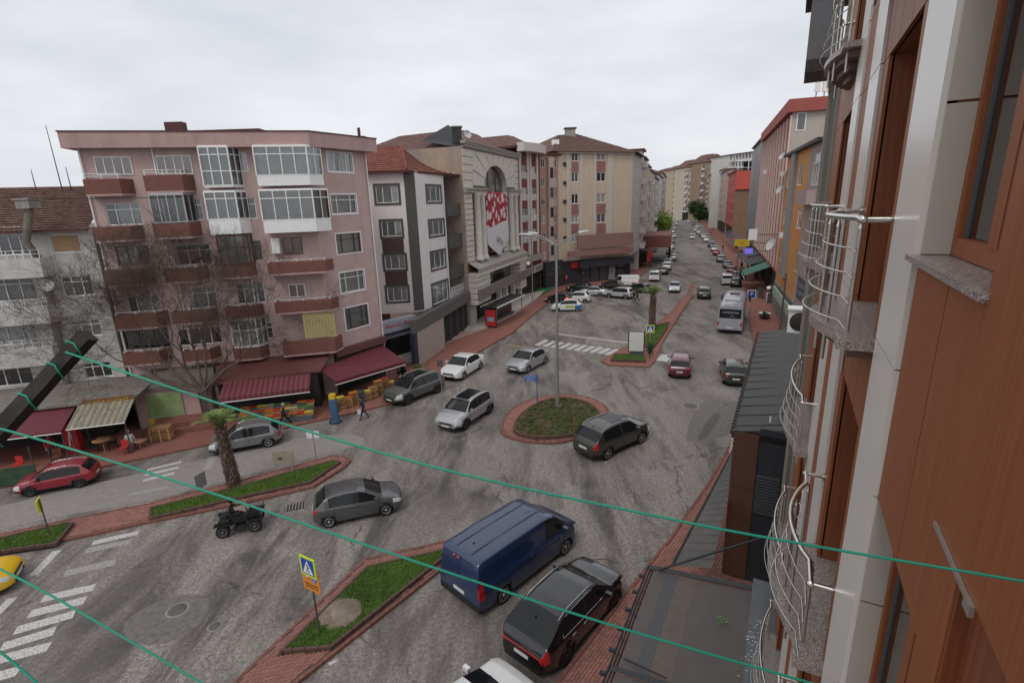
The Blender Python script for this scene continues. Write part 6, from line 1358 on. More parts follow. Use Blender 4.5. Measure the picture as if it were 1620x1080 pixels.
def wheel_mesh(r, rim, wdt=.2):
    b = MB(); T = Matrix.Rotation(-pi/2, 4, 'X')
    b.lathe([(r*.62,-.0),(r*.9,.0),(r,.03),(r,wdt-.03),(r*.9,wdt),(r*.3,wdt)], TYRE, 24, T=T)
    me = b.mesh('wheel'); q = MB(); q.lathe([(0,.03),(r*.6,.03),(r*.66,.0)], RIMD, 20, T=T); q.lathe([(r*.66,.0),(r*.63,-.01),(r*.58,.01)], rim, 24, T=T)
    for k in range(5):
        a = 2*pi*k/5; 
        for da in (-.16,.16):
            q.add([(.05*cos(a),.05*sin(a),-.008),(r*.62*cos(a+da-.05),r*.62*sin(a+da-.05),-.004),(r*.62*cos(a+da+.07),r*.62*sin(a+da+.07),-.004)], [(0,1,2)], rim, T=T)
    q.lathe([(0,-.015),(.06,-.01),(.06,.02)], rim, 10, T=T)
    return me, q.mesh('rim')
_cm = {}
def make_car(kind, col, label, cat='car', rim=None, name='parked_car', group=None):
    root = thing(name, label, cat, group=group); rim = rim or RIMM
    key = (kind, col.name)
    if key not in _cm: _cm[key] = car_mesh(kind, col)
    out, K_, S, xs, xf, xr = _cm[key]; L_ = K_['L']; hw = K_['W']/2
    body = inst(out['body'], 'body', root); inst(out['cap'], 'bumper_face', body)
    for k in ('windscreen','rear_window','side_window_a','side_window_b','lower_trim'):
        if k in out: inst(out[k], k[:-2] if k[-2] == '_' else k, root)
    for k in ('headlight_a','headlight_b','tail_light_a','tail_light_b'):
        if k in out: inst(out[k], k[:-2], root)
    kw = ('w', K_['r'], rim.name)
    if kw not in _cm: _cm[kw] = wheel_mesh(K_['r'], rim)
    wm, rm_ = _cm[kw]
    for x in (xf, xr):
        for s in (1,-1):
            w_ = inst(wm, 'wheel', root, (x-L_/2, s*(hw-.012), K_['r'])); w_.rotation_euler = (0,0,pi if s > 0 else 0); inst(rm_, 'rim', w_)
    # arch lips, liners, mirrors, handles, door seams, plates, grille, wipers, rails
    lip = PLAST if K_.get('clad') else col; lw = .05 if K_.get('clad') else .022
    for x in (xf,xr):
        for s in (1,-1):
            b = MB(); ra = K_['r']+.05; vs = []; N_ = 18
            for k in range(N_+1):
                t = -.25+(pi+.5)*k/N_; cx, cz = cos(t), sin(t); vs += [(x-L_/2+cx*(ra-.01), s*(hw+.008), K_['r']+cz*(ra-.01)),(x-L_/2+cx*(ra+lw), s*(hw+.010), K_['r']+cz*(ra+lw)),(x-L_/2+cx*(ra-.01), s*(hw-.3), K_['r']+cz*(ra-.01))]
            b.add(vs, [(3*k,3*k+3,3*k+4,3*k+1) for k in range(N_)], lip, True); b.add(vs, [(3*k,3*k+3,3*k+5,3*k+2) for k in range(N_)], TYRE, True); b.build('wheel_arch', root)
    mz = itp(K_['belt'], K_['sw'][1])+.06; mxx = K_['sw'][1]-.12-L_/2
    for s in (1,-1):
        q = MB(); q.box(mxx-.05,mxx+.07,min(s*(hw+.0),s*(hw+.2)),max(s*(hw+.0),s*(hw+.2)),mz,mz+.14,col); q.box(mxx-.02,mxx+.04,min(s*(hw-.06),s*(hw+.03)),max(s*(hw-.06),s*(hw+.03)),mz-.02,mz+.03,PLAST); q.build('wing_mirror', root)
    q = MB(); d0 = (K_['sw'][0]+K_['sw'][1])/2+.12; seams = [d0, K_['sw'][1]-.05]+([K_['sw'][0]+.2] if kind != 'van' else [2.4])
    for x in seams:
        for s in (1,-1):
            zb_ = itp(K_['belt'],x)-.06; P = [(x-L_/2, s*(hw+.0065), z_) for z_ in (K_['z0']+.2,(K_['z0']+zb_)/2,zb_-.1)]+[(x-L_/2,s*(hw-.018),zb_)]; q.tube(P, .005, PLAST, 4)
    q.build('door_seam', root)
    for x in (d0-.18, K_['sw'][0]+.62 if kind not in ('van',) else d0-1.4):
        for s in (1,-1): h_ = MB(); z_ = itp(K_['belt'],x)-.13; h_.box(x-.1-L_/2,x+.08-L_/2,min(s*hw,s*(hw+.022)),max(s*hw,s*(hw+.022)),z_,z_+.03,col if col != P_BLACK else CHROME); h_.build('door_handle', root)
    q = MB(); q.box(-L_/2-.022,-L_/2-.005,-.26,.26,.62 if kind != 'sedan' else .55,.73 if kind != 'sedan' else .66,PLATE); q.box(L_/2+.005,L_/2+.02,-.26,.26,.40,.50,PLATE); q.build('number_plate', root)
    q = MB(); q.box(L_/2-.03,L_/2+.008,-hw*.5,hw*.5,.54,.64,PLAST); q.box(L_/2-.06,L_/2+.006,-hw*.62,hw*.62,.3,.42,PLAST); q.box(-L_/2-.006,-L_/2+.06,-hw*.7,hw*.7,.3,.42,PLAST); q.build('grille', root)
    zc_ = itp(K_['top'], K_['ws'][1]-.03)
    q = MB()
    for y in (-.35,.25): q.tube([(K_['ws'][1]-L_/2-.0,y,zc_+.03),(K_['ws'][1]-L_/2-.22,y+.45,sm_itp(K_['top'],K_['ws'][1]-.22)+.022)], .008, PLAST, 4)
    q.build('wiper', root)
    if K_.get('roofrail'):
        for s in (1,-1):
            q = MB(); yr = hw-.06-.55*.30-.07; P = []
            for i in range(9): x = .62+(2.0)*i/8 if kind == 'suv' else .95+2.0*i/8; P.append((x-L_/2, s*yr, sm_itp(K_['top'],x)+(.035 if 0 < i < 8 else -.01)))
            q.tube(P, .016, CHROME, 6); q.build('roof_rail', root)
    q = MB(); xa = .75 if kind != 'sedan' else 1.5; za_ = sm_itp(K_['top'],xa); q.add([(xa-L_/2-.06,-.015,za_),(xa-L_/2+.06,0,za_+.01),(xa-L_/2-.06,.015,za_),(xa-L_/2-.07,0,za_+.075)], [(0,1,3),(1,2,3),(2,0,3)], PLAST); q.build('aerial', root)
    return root
def put_car(o, kind, front, rear, side, fixed=None):
    """front/rear: image points where the visible wheels touch the road; side: 'L' or 'R' flank that is seen"""
    K_ = KIND[kind]; a, b_ = G(*front), G(*rear); d = a-b_; L_ = d.length; s = fixed or min(1.14, max(.80, L_/K_['wb'])); d.normalize()
    nrm = Vector((-d.y, d.x, 0)); off = (K_['W']/2-.1)*s*(-1 if side == 'L' else 1); mid = (a+b_)/2+nrm*off
    xf = K_['L']-K_['fo']; cx = (xf-K_['wb']/2)-K_['L']/2
    o.location = mid-d*cx*s; o.rotation_euler = (0,0,atan2(d.y,d.x)); o.scale = (s,s,s); return o
def sunroof(o, x0, x1, z, w_=.5): q = MB(); q.add([(x0,-w_,z),(x1,-w_,z),(x1,w_,z),(x0,w_,z)], [(0,1,2,3)], CGLASS); return q.build('sunroof', o)
c = make_car('suv', P_RED, 'red suv parked nose left before the dark maroon awning at the left edge', name='suv', rim=RIMD); put_car(c,'suv',(50,785),(127.8,770.6),'L')
c = make_car('suv', P_MIDG, 'grey suv behind the near palm trunk by the fruit stall', name='suv'); put_car(c,'suv',(356,720),(426,707),'L')
c = make_car('suv', P_GREEN, 'grey green suv parked at the kerb beside the crate stacks', name='suv', rim=RIMD); put_car(c,'suv',(645.6,640),(692.2,621.7),'L'); sunroof(c,-.9,.5,1.645)
c = make_car('sedan', P_WHITE, 'white saloon parked nose to tail with the grey green suv', name='saloon_car'); put_car(c,'sedan',(732.2,600.6),(760,583.3),'L')
c = make_car('sedan', P_SILVER, 'silver saloon driving past the far crosswalk', name='saloon_car'); put_car(c,'sedan',(834,590.4),(862.2,575.2),'L')
c = make_car('suv', P_SILVER, 'silver suv with a black glass roof left of the roundabout', name='suv', rim=RIMD); put_car(c,'suv',(736.7,679.6),(773.7,654.6),'L'); sunroof(c,-1.1,.45,1.648,.48)
c = make_car('suv', P_OLIVE, 'dark suv with silver roof rails at the right edge of the roundabout', name='suv', rim=RIMM); put_car(c,'suv',(1013.9,701),(959.3,727),'R'); sunroof(c,-.6,.4,1.648,.48)
c = make_car('hatch', P_GREY, 'dark grey hatchback driving beside the long grass median', name='hatchback'); put_car(c,'hatch',(611.8,814),(522,833.5),'R')
c = make_car('coupe_suv', P_BLACK, 'glossy black suv with chrome trim beside the near brick pavement', name='suv', rim=RIMD); put_car(c,'coupe_suv',(968,964),(894,1050),'R')
for s in (1,-1):
    q = MB(); P = [(x-2.35, s*(.95-.055-(itp(KIND['coupe_suv']['belt'],x)*0)), itp(KIND['coupe_suv']['belt'],x)+.01) for x in (.9,1.6,2.4,3.2)]; P += [(x-2.35, s*(.95-.06-.16), sm_itp(KIND['coupe_suv']['top'],x)-.045) for x in (3.05,2.5,1.9,1.4,1.0)]+[P[0]]; q.tube(P,.010,CHROME,5); q.build('window_trim', c)
q = MB(); q.box(-2.372,-2.34,-.75,.75,.86,.9,LAMPR); q.build('light_bar', c)
c = make_car('van', P_BLUE, 'dark blue panel van in the middle of the near junction', 'van', name='panel_van', rim=RIMM); put_car(c,'van',(892.6,875.6),(795,952.6),'R')
q = MB()
for y in (-.35,.35): q.tube([(-2.3,y,1.985),(1.0,y,1.985)], .012, P_BLUE, 5)
for s in (1,-1): q.tube([(-2.3,s*.998,.95),(1.3,s*.998,.95)], .010, PLAST, 4); q.tube([(-2.595,0,.6),(-2.585,0,1.8)], .008, PLAST, 4)
q.build('body_crease', c); q = MB(); q.box(-2.62,-2.5,-.95,.95,.3,.5,PLAST); q.build('rear_bumper', c)
q = MB(); q.box(-2.59,-2.54,-.06,.06,1.82,1.86,LAMPR); q.box(-2.59,-2.54,.15,.22,1.82,1.86,LAMPR); q.build('brake_light', c)
c = make_car('hatch', P_WHITE, 'white car cut off by the bottom edge of the picture behind the black suv', name='hatchback'); p = G(776,1066,1.45); c.location = (p.x-.55,p.y-.75,0); c.rotation_euler = (0,0,radians(48)); c.scale = (1.06,)*3
c = make_car('suv', P_WINE, 'wine red suv driving away near the far median tip', name='suv'); a = G(1054.5,598); b_ = G(1095,601); m_ = (a+b_)/2; d = Vector((b_.y-a.y, a.x-b_.x, 0)); d = Vector((-(b_-a).y,(b_-a).x,0)).normalized(); c.location = m_+d*1.95; c.rotation_euler = (0,0,atan2(d.y,d.x)); c.scale = (.97,)*3
c = make_car('suv', P_OLIVE, 'dark suv driving away along the right kerb below the coach', name='suv'); a = G(1142.2,610); b_ = G(1184.5,613); d = Vector((-(b_-a).y,(b_-a).x,0)).normalized(); c.location = (a+b_)/2+d*2.0; c.rotation_euler = (0,0,atan2(d.y,d.x)); c.scale = (1.0,)*3
c = make_car('hatch', P_YEL, 'yellow taxi nose entering at the left edge', 'taxi', name='taxi'); p = G(8,935); c.location = (p.x-1.6,p.y-.3,0); c.rotation_euler = (0,0,radians(28))
# coach seen from behind
bw_ = mat('coach_silver', (.30,.30,.34), .35, coat=.5, var=.03); a = G(1133,527); b_ = G(1173,530); d = Vector((-(b_-a).y,(b_-a).x,0)).normalized(); cc = thing('coach', 'silver coach with lettering in its rear window stopped on the right of the street', 'coach'); cc.rotation_euler = (0,0,atan2(d.y,d.x))
L_, hw = 10.2, 1.28; cc.location = (a+b_)/2+d*(L_/2)
q = MB(); ys = []; prof = [(-hw*.97,.35),(-hw,.6),(-hw,1.5),(-hw*.97,2.6),(-hw*.9,2.95),(-hw*.7,3.1),(0,3.15)]; prof += [(-y,z) for y,z in prof[::-1][1:]]; n_ = len(prof)
st = [(-L_/2,.96,.0),(-L_/2+.12,1,.0),(L_/2-.5,1,0),(L_/2,.93,0)]; vs = [(x,y*s,.35+(z-.35)*(1 if s == 1 else .985)) for x,s,_ in st for y,z in prof]
q.add(vs, [(i*n_+k,(i+1)*n_+k,(i+1)*n_+k+1,i*n_+k+1) for i in range(3) for k in range(n_-1)], bw_, True); q.add(vs[:n_], [tuple(range(n_))], bw_); q.add(vs[-n_:], [tuple(range(n_))], bw_); q.build('body', cc)
q = MB(); q.box(-L_/2-.03,-L_/2+.01,-hw*.84,hw*.84,1.75,2.72,CGLASS); o = q.build('rear_window', cc)
me = text_mesh('CONFORTINE', .3, mat('pale_letters',(.4,.42,.48),.5), .003); inst(me, 'letters', o, (-L_/2-.04,0,2.35), rot=(pi/2,0,-pi/2), scale=(.85,1,1)); me = text_mesh('turizm', .17, MATS['pale_letters'], .003); inst(me, 'letters', o, (-L_/2-.04,-.2,2.0), rot=(pi/2,0,-pi/2))
for s in (1,-1):
    q = MB(); q.box(-L_/2+.6,L_/2-.6,min(s*hw,s*(hw+.01)),max(s*hw,s*(hw+.01)),1.7,2.6,CGLASS); q.build('side_window', cc)
    q = MB(); q.box(-L_/2-.03,-L_/2,min(s*hw*.82,s*hw*.95),max(s*hw*.82,s*hw*.95),.95,1.3,LAMPR); q.build('tail_light', cc)
    q = MB(); q.tube([(L_/2-.3,s*hw,2.6),(L_/2+.1,s*(hw+.25),2.5),(L_/2+.1,s*(hw+.28),2.1)], .05, PLAST, 6); q.box(L_/2,L_/2+.1,min(s*(hw+.2),s*(hw+.4)),max(s*(hw+.2),s*(hw+.4)),1.8,2.3,PLAST); q.build('wing_mirror', cc)
    wm, rm_ = wheel_mesh(.48, RIMM, .28)
    for x in (-L_/2+2.4, L_/2-2.3): w_ = inst(wm, 'wheel', cc, (x, s*(hw-.01), .48), pi if s > 0 else 0); inst(rm_, 'rim', w_)
q = MB(); q.box(-L_/2-.03,-L_/2,-.3,.3,.62,.76,PLATE); q.build('number_plate', cc); q = MB(); q.box(-L_/2-.05,-L_/2+.1,-hw*.98,hw*.98,.36,.5,PLAST); q.build('rear_bumper', cc)
q = MB(); q.box(-2.6,-.6,-.8,.8,3.13,3.3,bw_); q.box(1.6,2.4,-.5,.5,3.13,3.22,PLAST); q.box(-L_/2+.3,-L_/2+.36,-.6,.6,3.12,3.16,PLAST); q.build('roof_unit', cc)
# quad bike with its rider
atv = thing('quad_bike', 'black quad bike with racks crossing beside the brick median', 'quad bike'); a, b_ = G(400.6,839.6), G(358.9,848); d = (a-b_).normalized(); atv.location = (a+b_)/2+Vector((-d.y,d.x,0))*.45; atv.rotation_euler = (0,0,atan2(d.y,d.x)); atv.scale = (1.02,)*3
q = MB()
q.prism([(-.55,-.18),(-.3,-.24),(.5,-.16),(.5,.16),(-.3,.24),(-.55,.18)], .42, .72, PLAST); q.prism([(-.8,-.45),(-.35,-.42),(-.35,.42),(-.8,.45)], .66, .72, PLAST); q.prism([(.38,-.45),(.95,-.35),(.95,.35),(.38,.45)], .70, .77, P_BLACK); q.prism([(-.2,-.55),(.25,-.55),(.25,.55),(-.2,.55)], .26, .3, PLAST); q.build('body', atv)
q = MB(); q.prism([(-.65,-.16),(.1,-.13),(.1,.13),(-.65,.16)], .72, .86, mat('vinyl_seat',(.02,.02,.02),.5)); q.build('seat', atv)
q = MB(); q.tube([(.42,0,.7),(.3,0,1.02)], .03, PLAST, 6); q.tube([(.22,-.36,1.08),(.3,-.15,1.04),(.3,.15,1.04),(.22,.36,1.08)], .016, STEELB, 6); q.build('handlebar', atv)
for x0,x1,z in ((.42,1.0,.86),(-.95,-.5,.84)):
    q = MB()
    for k in range(5): y = -.34+.17*k; q.tube([(x0,y,z),(x1,y,z)], .011, PLAST, 5)
    for x in (x0,(x0+x1)/2,x1): q.tube([(x,-.36,z),(x,.36,z)], .011, PLAST, 5)
    q.tube([(x1,-.36,z),(x1,-.36,z+.1),(x1,.36,z+.1),(x1,.36,z)], .011, PLAST, 5); q.build('rack', atv)
q = MB(); q.box(.86,.93,-.2,.2,.6,.68,LAMPW); q.build('headlight', atv)
fd = MB()
for x in (-.62,.66):
    for s in (1,-1): fd.prism([(x-.34,min(s*.34,s*.6)),(x+.34,min(s*.34,s*.6)),(x+.34,max(s*.34,s*.6)),(x-.34,max(s*.34,s*.6))], .60, .65, P_BLACK)
fd.build('mudguard', atv)
wm, rm_ = wheel_mesh(.29, mat('grey_hub',(.12,.12,.12),.5), .24)
for x in (-.64,.66):
    for s in (1,-1): w_ = inst(wm, 'wheel', atv, (x, s*.58, .29), pi if s > 0 else 0); inst(rm_, 'rim', w_)
# ---- parked rows: copies of a few prototypes with their own paint
PROTO = {}
def pc(kind, col, x, y, label, group, hx=None, cat='car', nm='parked_car', sc=1.0, head=None):
    """(x, y) image point of the ground under the middle of the car; hx: heading in degrees from straight ahead (clockwise)"""
    if kind not in PROTO: o = make_car(kind, P_LSIL, label, cat, name=nm, group=group); PROTO[kind] = o; first = True
    else: o = dup(PROTO[kind], (0,0,0), 0, label, group); first = False
    o['category'] = cat; o['label'] = label; o['group'] = group
    def rp_(t):
        if t.type == 'MESH':
            for i, m in enumerate(t.data.materials):
                if m == P_LSIL: t.material_slots[i].link = 'OBJECT'; t.material_slots[i].material = col
        for ch in t.children: rp_(ch)
    rp_(o); p = G(x,y); o.location = p; o.rotation_euler = (0,0,pi/2-radians(hx)); o.scale = (sc,)*3; return o
g1 = 'cars parked in the bay before the beige block'
pol = make_car('hatch', P_WHITE, 'white green and blue patrol car with a red roof light in the parking bay', 'patrol car', name='patrol_car'); pol.location = G(897,491); pol.rotation_euler = (0,0,pi/2+radians(82)); pol.scale = (1.08,)*3
for s in (1,-1): q = MB(); q.box(-.95,.2,min(s*.857,s*.864),max(s*.857,s*.864),.5,.82,mat('patrol_green',(.35,.45,.08),.5)); q.box(-1.9,-1.0,min(s*.857,s*.864),max(s*.857,s*.864),.45,.85,mat('patrol_blue',(.03,.12,.35),.5)); q.build('livery_stripe', pol)
q = MB(); q.box(-.1,.1,-.4,.4,1.48,1.56,mat('red_beacon',(.6,.02,.02),.3,emis=(1,.08,.05,1.5))); q.build('beacon', pol)
pc('hatch', P_WHITE, 912, 477, 'white hatchback parked directly behind the patrol car', g1, -74, sc=1.05); pc('hatch', P_BLACK, 884, 479, 'black hatchback half hidden behind the patrol car', g1, -70)
pc('sedan', P_LSIL, 938, 467, 'pale silver saloon parked next to the open hatch car', g1, -72); pc('hatch', P_BLACK, 917, 461, 'black car parked closest to the glass shopfront', g1, -70)
pc('suv', P_LSIL, 980, 471, 'silver suv with a raised nose in the middle of the bay', g1, -55); pc('hatch', P_OLIVE, 967, 456, 'dark car with red panels between the saloon and the silver suv', g1, -62)
vv = pc('van', P_WHITE, 988, 452, 'white box van parked across the bay before the shops', g1, -80, 'van', nm='box_van', sc=.95)
pc('hatch', P_OLIVE, 1012, 462, 'dark bushy roofed car at the end of the bay', g1, -38); pc('minivan', P_WHITE, 1036, 443, 'white minivan parked past the end of the bay', g1, 20, 'minivan', nm='minivan')
g2 = 'cars parked along the left kerb'
for (k,c_,x,y,lb) in (('hatch',P_BLACK,1050,433,'black hatchback parked first on the left kerb past the minivan'),('hatch',P_LSIL,1057,419,'pale hatchback second on the left kerb behind the black one'),('sedan',P_LSIL,1064,411,'pale silver saloon parked alongside the second car on the left kerb'),('hatch',P_MIDG,1059,402,'grey hatchback third along the left kerb'),
      ('sedan',P_WHITE,1058,389,'white saloon parked under the green street tree'),('sedan',P_TEAL,1060,381,'dusty teal saloon just past the green tree'),('hatch',P_WHITE,1066,376,'white hatchback beyond the teal saloon'),('hatch',P_LSIL,1065,369,'pale hatchback far along the left kerb'),('sedan',P_WHITE,1066,363,'white saloon farthest along the left kerb but one'),('hatch',P_SILVER,1070,356,'silver hatchback farthest along the left kerb'),('suv',P_WHITE,1055,426,'white suv squeezed behind the pale hatchback on the left kerb'),('hatch',P_SILVER,1062,394,'silver hatchback just before the green tree'),('hatch',P_GREY,1063,385,'dark grey hatchback level with the green tree')): pc(k,c_,x,y,lb,g2,19)
g3 = 'cars parked along the right kerb'
for (k,c_,x,y,lb) in (('minivan',P_LSIL,1149,449,'pale silver minivan waiting just ahead of the coach'),('hatch',P_BLACK,1163,452,'black hatchback between the minivan and the pavement'),('hatch',P_WINE,1157,432,'wine coloured hatchback with a red roof on the right kerb'),('sedan',P_GREY,1150,423,'dark grey saloon behind the wine hatchback'),('suv',P_TEAL,1140,414,'dusty teal suv parked beside the pavement edge on the right'),
      ('hatch',P_BRT,1133,403,'bright red hatchback on the right kerb'),('suv',P_OLIVE,1125,391,'dark suv parked past the red hatchback'),('sedan',P_WHITE,1117,382,'white saloon with dark windows on the right kerb'),('sedan',P_GREY,1110,374,'grey saloon past the white one on the right kerb'),('minivan',P_WHITE,1103,361,'white minivan near the round tree'),('hatch',P_WINE,1097,357,'dark red hatchback beyond the round tree'),
      ('minivan',P_WHITE,1089,352,'white minivan far along the right kerb'),('hatch',P_GREY,1084,347,'grey hatchback farthest along the right kerb'),('hatch',P_WHITE,1100,366,'white hatchback under the round tree'),('hatch',P_BLACK,1166,441,'black hatchback closest to the pavement behind the wine one'),('sedan',P_SILVER,1129,397,'silver saloon squeezed between the red hatchback and the dark suv'),('suv',P_WHITE,1113,377,'white suv with a dark roof on the right kerb'),('hatch',P_SILVER,1105,370,'silver hatchback near the round tree')): pc(k,c_,x,y,lb,g3,19)
g4 = 'cars driving on the far street'
pc('sedan',P_LSIL,1067,460,'pale saloon driving towards the camera before the far median',g4,199); pc('suv',P_OLIVE,1113,470,'dark people carrier driving away left of the coach',g4,18); pc('minivan',P_WHITE,1095,378,'white van driving in the middle of the far street',g4,18,'van',nm='small_van'); pc('hatch',P_WHITE,1068,350,'white car turning at the far end of the street',g4,100)
# ================================================================ vegetation
BARK = mat('bare_bark', (.11,.085,.07), .9, var=.25, scale=3); TWIG = mat('twig_bark', (.10,.075,.062), .9, var=.2)
LEAFD = mat('dark_leaf', (.022,.05,.018), .7, scale=.8, col2=(.05,.085,.03), var=.1); LEAFY = mat('yellow_green_leaf', (.12,.20,.02), .7, scale=.8, col2=(.22,.30,.04), var=.1); LEAFH = mat('hedge_leaf', (.05,.09,.018), .7, scale=2.5, col2=(.12,.15,.04), var=.1); LEAFR = mat('reddish_leaf', (.14,.05,.03), .7, var=.3, scale=2)
FROND = mat('palm_frond', (.10,.17,.04), .6, scale=2, col2=(.24,.27,.10), var=.1); PALMB = mat('palm_bark', (.07,.045,.035), .9, var=.35, scale=6); PALMS = mat('palm_scale', (.075,.05,.038), .9, scale=5, col2=(.27,.20,.155), var=.1)
def bare_tree():
    base = G(338,676); rnd = random.Random(21); root = thing('bare_tree', 'large leafless tree with a wide tangle of thin branches before the pink block', 'tree', base)
    big, tw = MB(), MB()
    def grow(p, d, L_, r, lvl):
        n = 3; pts = [p]; q = p.copy(); dd = d.copy()
        for i in range(n):
            dd = (dd+Vector((rnd.gauss(0,.16),rnd.gauss(0,.16),rnd.gauss(.03,.12)))).normalized(); q = q+dd*(L_/n); pts.append(q.copy())
        rs = [r*(1-.42*i/n) for i in range(n+1)]
        (big if lvl < 3 else tw).tube(pts, rs, BARK if lvl < 3 else TWIG, 8 if lvl == 0 else (5 if lvl < 3 else 3), cap=False)
        if lvl >= 8: return
        k = rnd.choice((2,3,3) if lvl < 5 else (3,3,4))
        for _ in range(k):
            a = rnd.uniform(0,2*pi); sp = rnd.uniform(.35,.95); side = dd.orthogonal().normalized(); side.rotate(Matrix.Rotation(a,3,dd)); nd = (dd+side*sp+Vector((-.03,0,.07))).normalized()
            t = rnd.choice((1,.8,.6)) if lvl else rnd.choice((1,.9)); s = pts[-1] if t == 1 else pts[-2].lerp(pts[-1], .5)
            grow(s, nd, L_*rnd.uniform(.64,.84), max(rs[-1]*rnd.uniform(.60,.78), .0075), lvl+1)
    grow(Vector((0,0,0)), Vector((-.10,-.03,1)).normalized(), 3.6, .30, 0)
    for a, el in ((pi,.55),(pi*.85,.35),(-.3,.7),(pi*1.15,.8),(.4,1.0),(pi*.95,.95),(pi*1.05,.15),(2.2,1.15)): grow(Vector((-.3,0,3.1)), Vector((cos(a)*cos(el),sin(a)*cos(el)*.5,sin(el))).normalized(), 4.3, .125, 1)
    big.build('trunk', root); tw.build('branches', root); root.scale = (.84,.84,.84); return root
bare_tree()
def leaves(mb, c, rx, ry, rz_, n, s, m, rnd, hollow=.35):
    for _ in range(n):
        a = rnd.uniform(0,2*pi); u = rnd.uniform(-1,1); rr = rnd.uniform(hollow,1)**.5*(.85+.25*sin(a*3+u*4)); q = math.sqrt(1-u*u); p = Vector((c[0]+rx*rr*q*cos(a), c[1]+ry*rr*q*sin(a), c[2]+rz_*rr*u))
        v1 = Vector((rnd.gauss(0,1),rnd.gauss(0,1),rnd.gauss(0,.6))).normalized(); v2 = v1.orthogonal().normalized(); v2.rotate(Matrix.Rotation(rnd.uniform(0,6.28),3,v1)); l_ = s*rnd.uniform(.6,1.3)
        mb.add([p-v1*l_, p+v2*l_*.5, p+v1*l_, p-v2*l_*.5], [(0,1,2,3)], m)
def round_tree(px, py, h, r, m, label, seed=1, n=1400, s=.16, cat='tree', trunk=.14, nm='street_tree'):
    rnd = random.Random(seed); p = G(px,py); root = thing(nm, label, cat, p); t = MB(); t.tube([(0,0,0),(.05,0,h*.35),(0,.05,h*.7)], [trunk,trunk*.8,trunk*.4], BARK, 7)
    for k in range(6): a = k*1.05; t.tube([(0,0,h*.4),(cos(a)*r*.5,sin(a)*r*.5,h*.62)], [trunk*.5,trunk*.15], BARK, 5)
    t.build('trunk', root); c = MB()
    for k in range(7): a = rnd.uniform(0,6.28); d = rnd.uniform(0,.55)*r; leaves(c, (cos(a)*d,sin(a)*d,h-r*.9+rnd.uniform(-.3,.45)*r), r*.62, r*.62, r*.55, n//7, s, m, rnd)
    c.build('crown', root); return root
round_tree(1050,384,10.5,4.4,LEAFY,'fresh yellow green street tree on the left pavement',3,4200,.26)
round_tree(1106,352,12.5,6.6,LEAFD,'round dark evergreen street tree on the right pavement',4,4200,.55,trunk=.3); round_tree(1085,347,9,4.2,LEAFD,'smaller dark evergreen behind the round tree',5,1800,.5)
def palm(px, py, h, r, label, fr=18, seed=2, crown=1.0, lean=(0,0)):
    rnd = random.Random(seed); p = G(px,py); root = thing('palm_tree', label, 'palm tree', (p.x,p.y,.2)); t = MB(); t.tube([(0,0,0),(lean[0]*.5,lean[1]*.5,h*.5),(lean[0],lean[1],h)], [r*1.05,r,r*.8], PALMB, 12); t.build('trunk', root)
    s = MB(); n = int(h/.13)
    for i in range(n):
        z = .05+i*.13; f = z/h
        for k in range(11):
            a = 2*pi*k/11+i*.28+rnd.uniform(-.1,.1); rr = r*(1-.2*f); c_, s_ = cos(a), sin(a); ox, oy = lean[0]*f, lean[1]*f; L_ = rnd.uniform(.12,.3); ou = rnd.uniform(.05,.16); w_ = .05
            if rnd.random() < .08: continue
            b0 = Vector((ox+rr*c_, oy+rr*s_, z)); b1 = b0+Vector((c_*ou,s_*ou,L_*.75)); tn = Vector((-s_,c_,0)); s.add([b0-tn*w_*1.3,b0+tn*w_*1.3,b1+tn*w_*.6,b1-tn*w_*.6,b0+Vector((c_*.06,s_*.06,-.02))], [(0,1,2,3),(0,3,4),(1,4,2),(3,2,4)], PALMS)
    s.build('leaf_bases', root, kind='stuff')
    for k in range(fr):
        a = 2*pi*k/fr*1.618*2+rnd.uniform(-.2,.2); el = rnd.uniform(.75,1.45); L_ = rnd.uniform(.9,1.5)*crown; f = MB(); P = []; top = Vector((lean[0],lean[1],h))
        for i in range(7): t_ = i/6; P.append(top+Vector((cos(a),sin(a),0))*(L_*t_*cos(el))+Vector((0,0,L_*t_*sin(el)-.5*L_*t_*t_)))
        f.tube(P, [.018*(1-.8*i/6) for i in range(7)], FROND, 4); sd = Vector((-sin(a),cos(a),0))
        for i in range(1,26):
            t_ = i/25; j = min(5,int(t_*6)); q = P[j].lerp(P[j+1], t_*6-j); dr = (P[j+1]-P[j]).normalized(); l_ = .34*crown*(1-.6*abs(t_-.5))
            for sg in (1,-1): e = q+sd*sg*l_*.8+dr*l_*.55+Vector((0,0,.05*l_)); f.add([q-dr*.012,q+dr*.02,e], [(0,1,2)], FROND)
        f.build('frond', root)
    return root
palm(372,773,3.3,.27,'stout palm with a shaggy trunk on the near left median',20,2,1.35,(-.25,0.1)); palm(1031,527,3.9,.32,'palm with a thick scaly trunk on the far median',26,5,1.9)
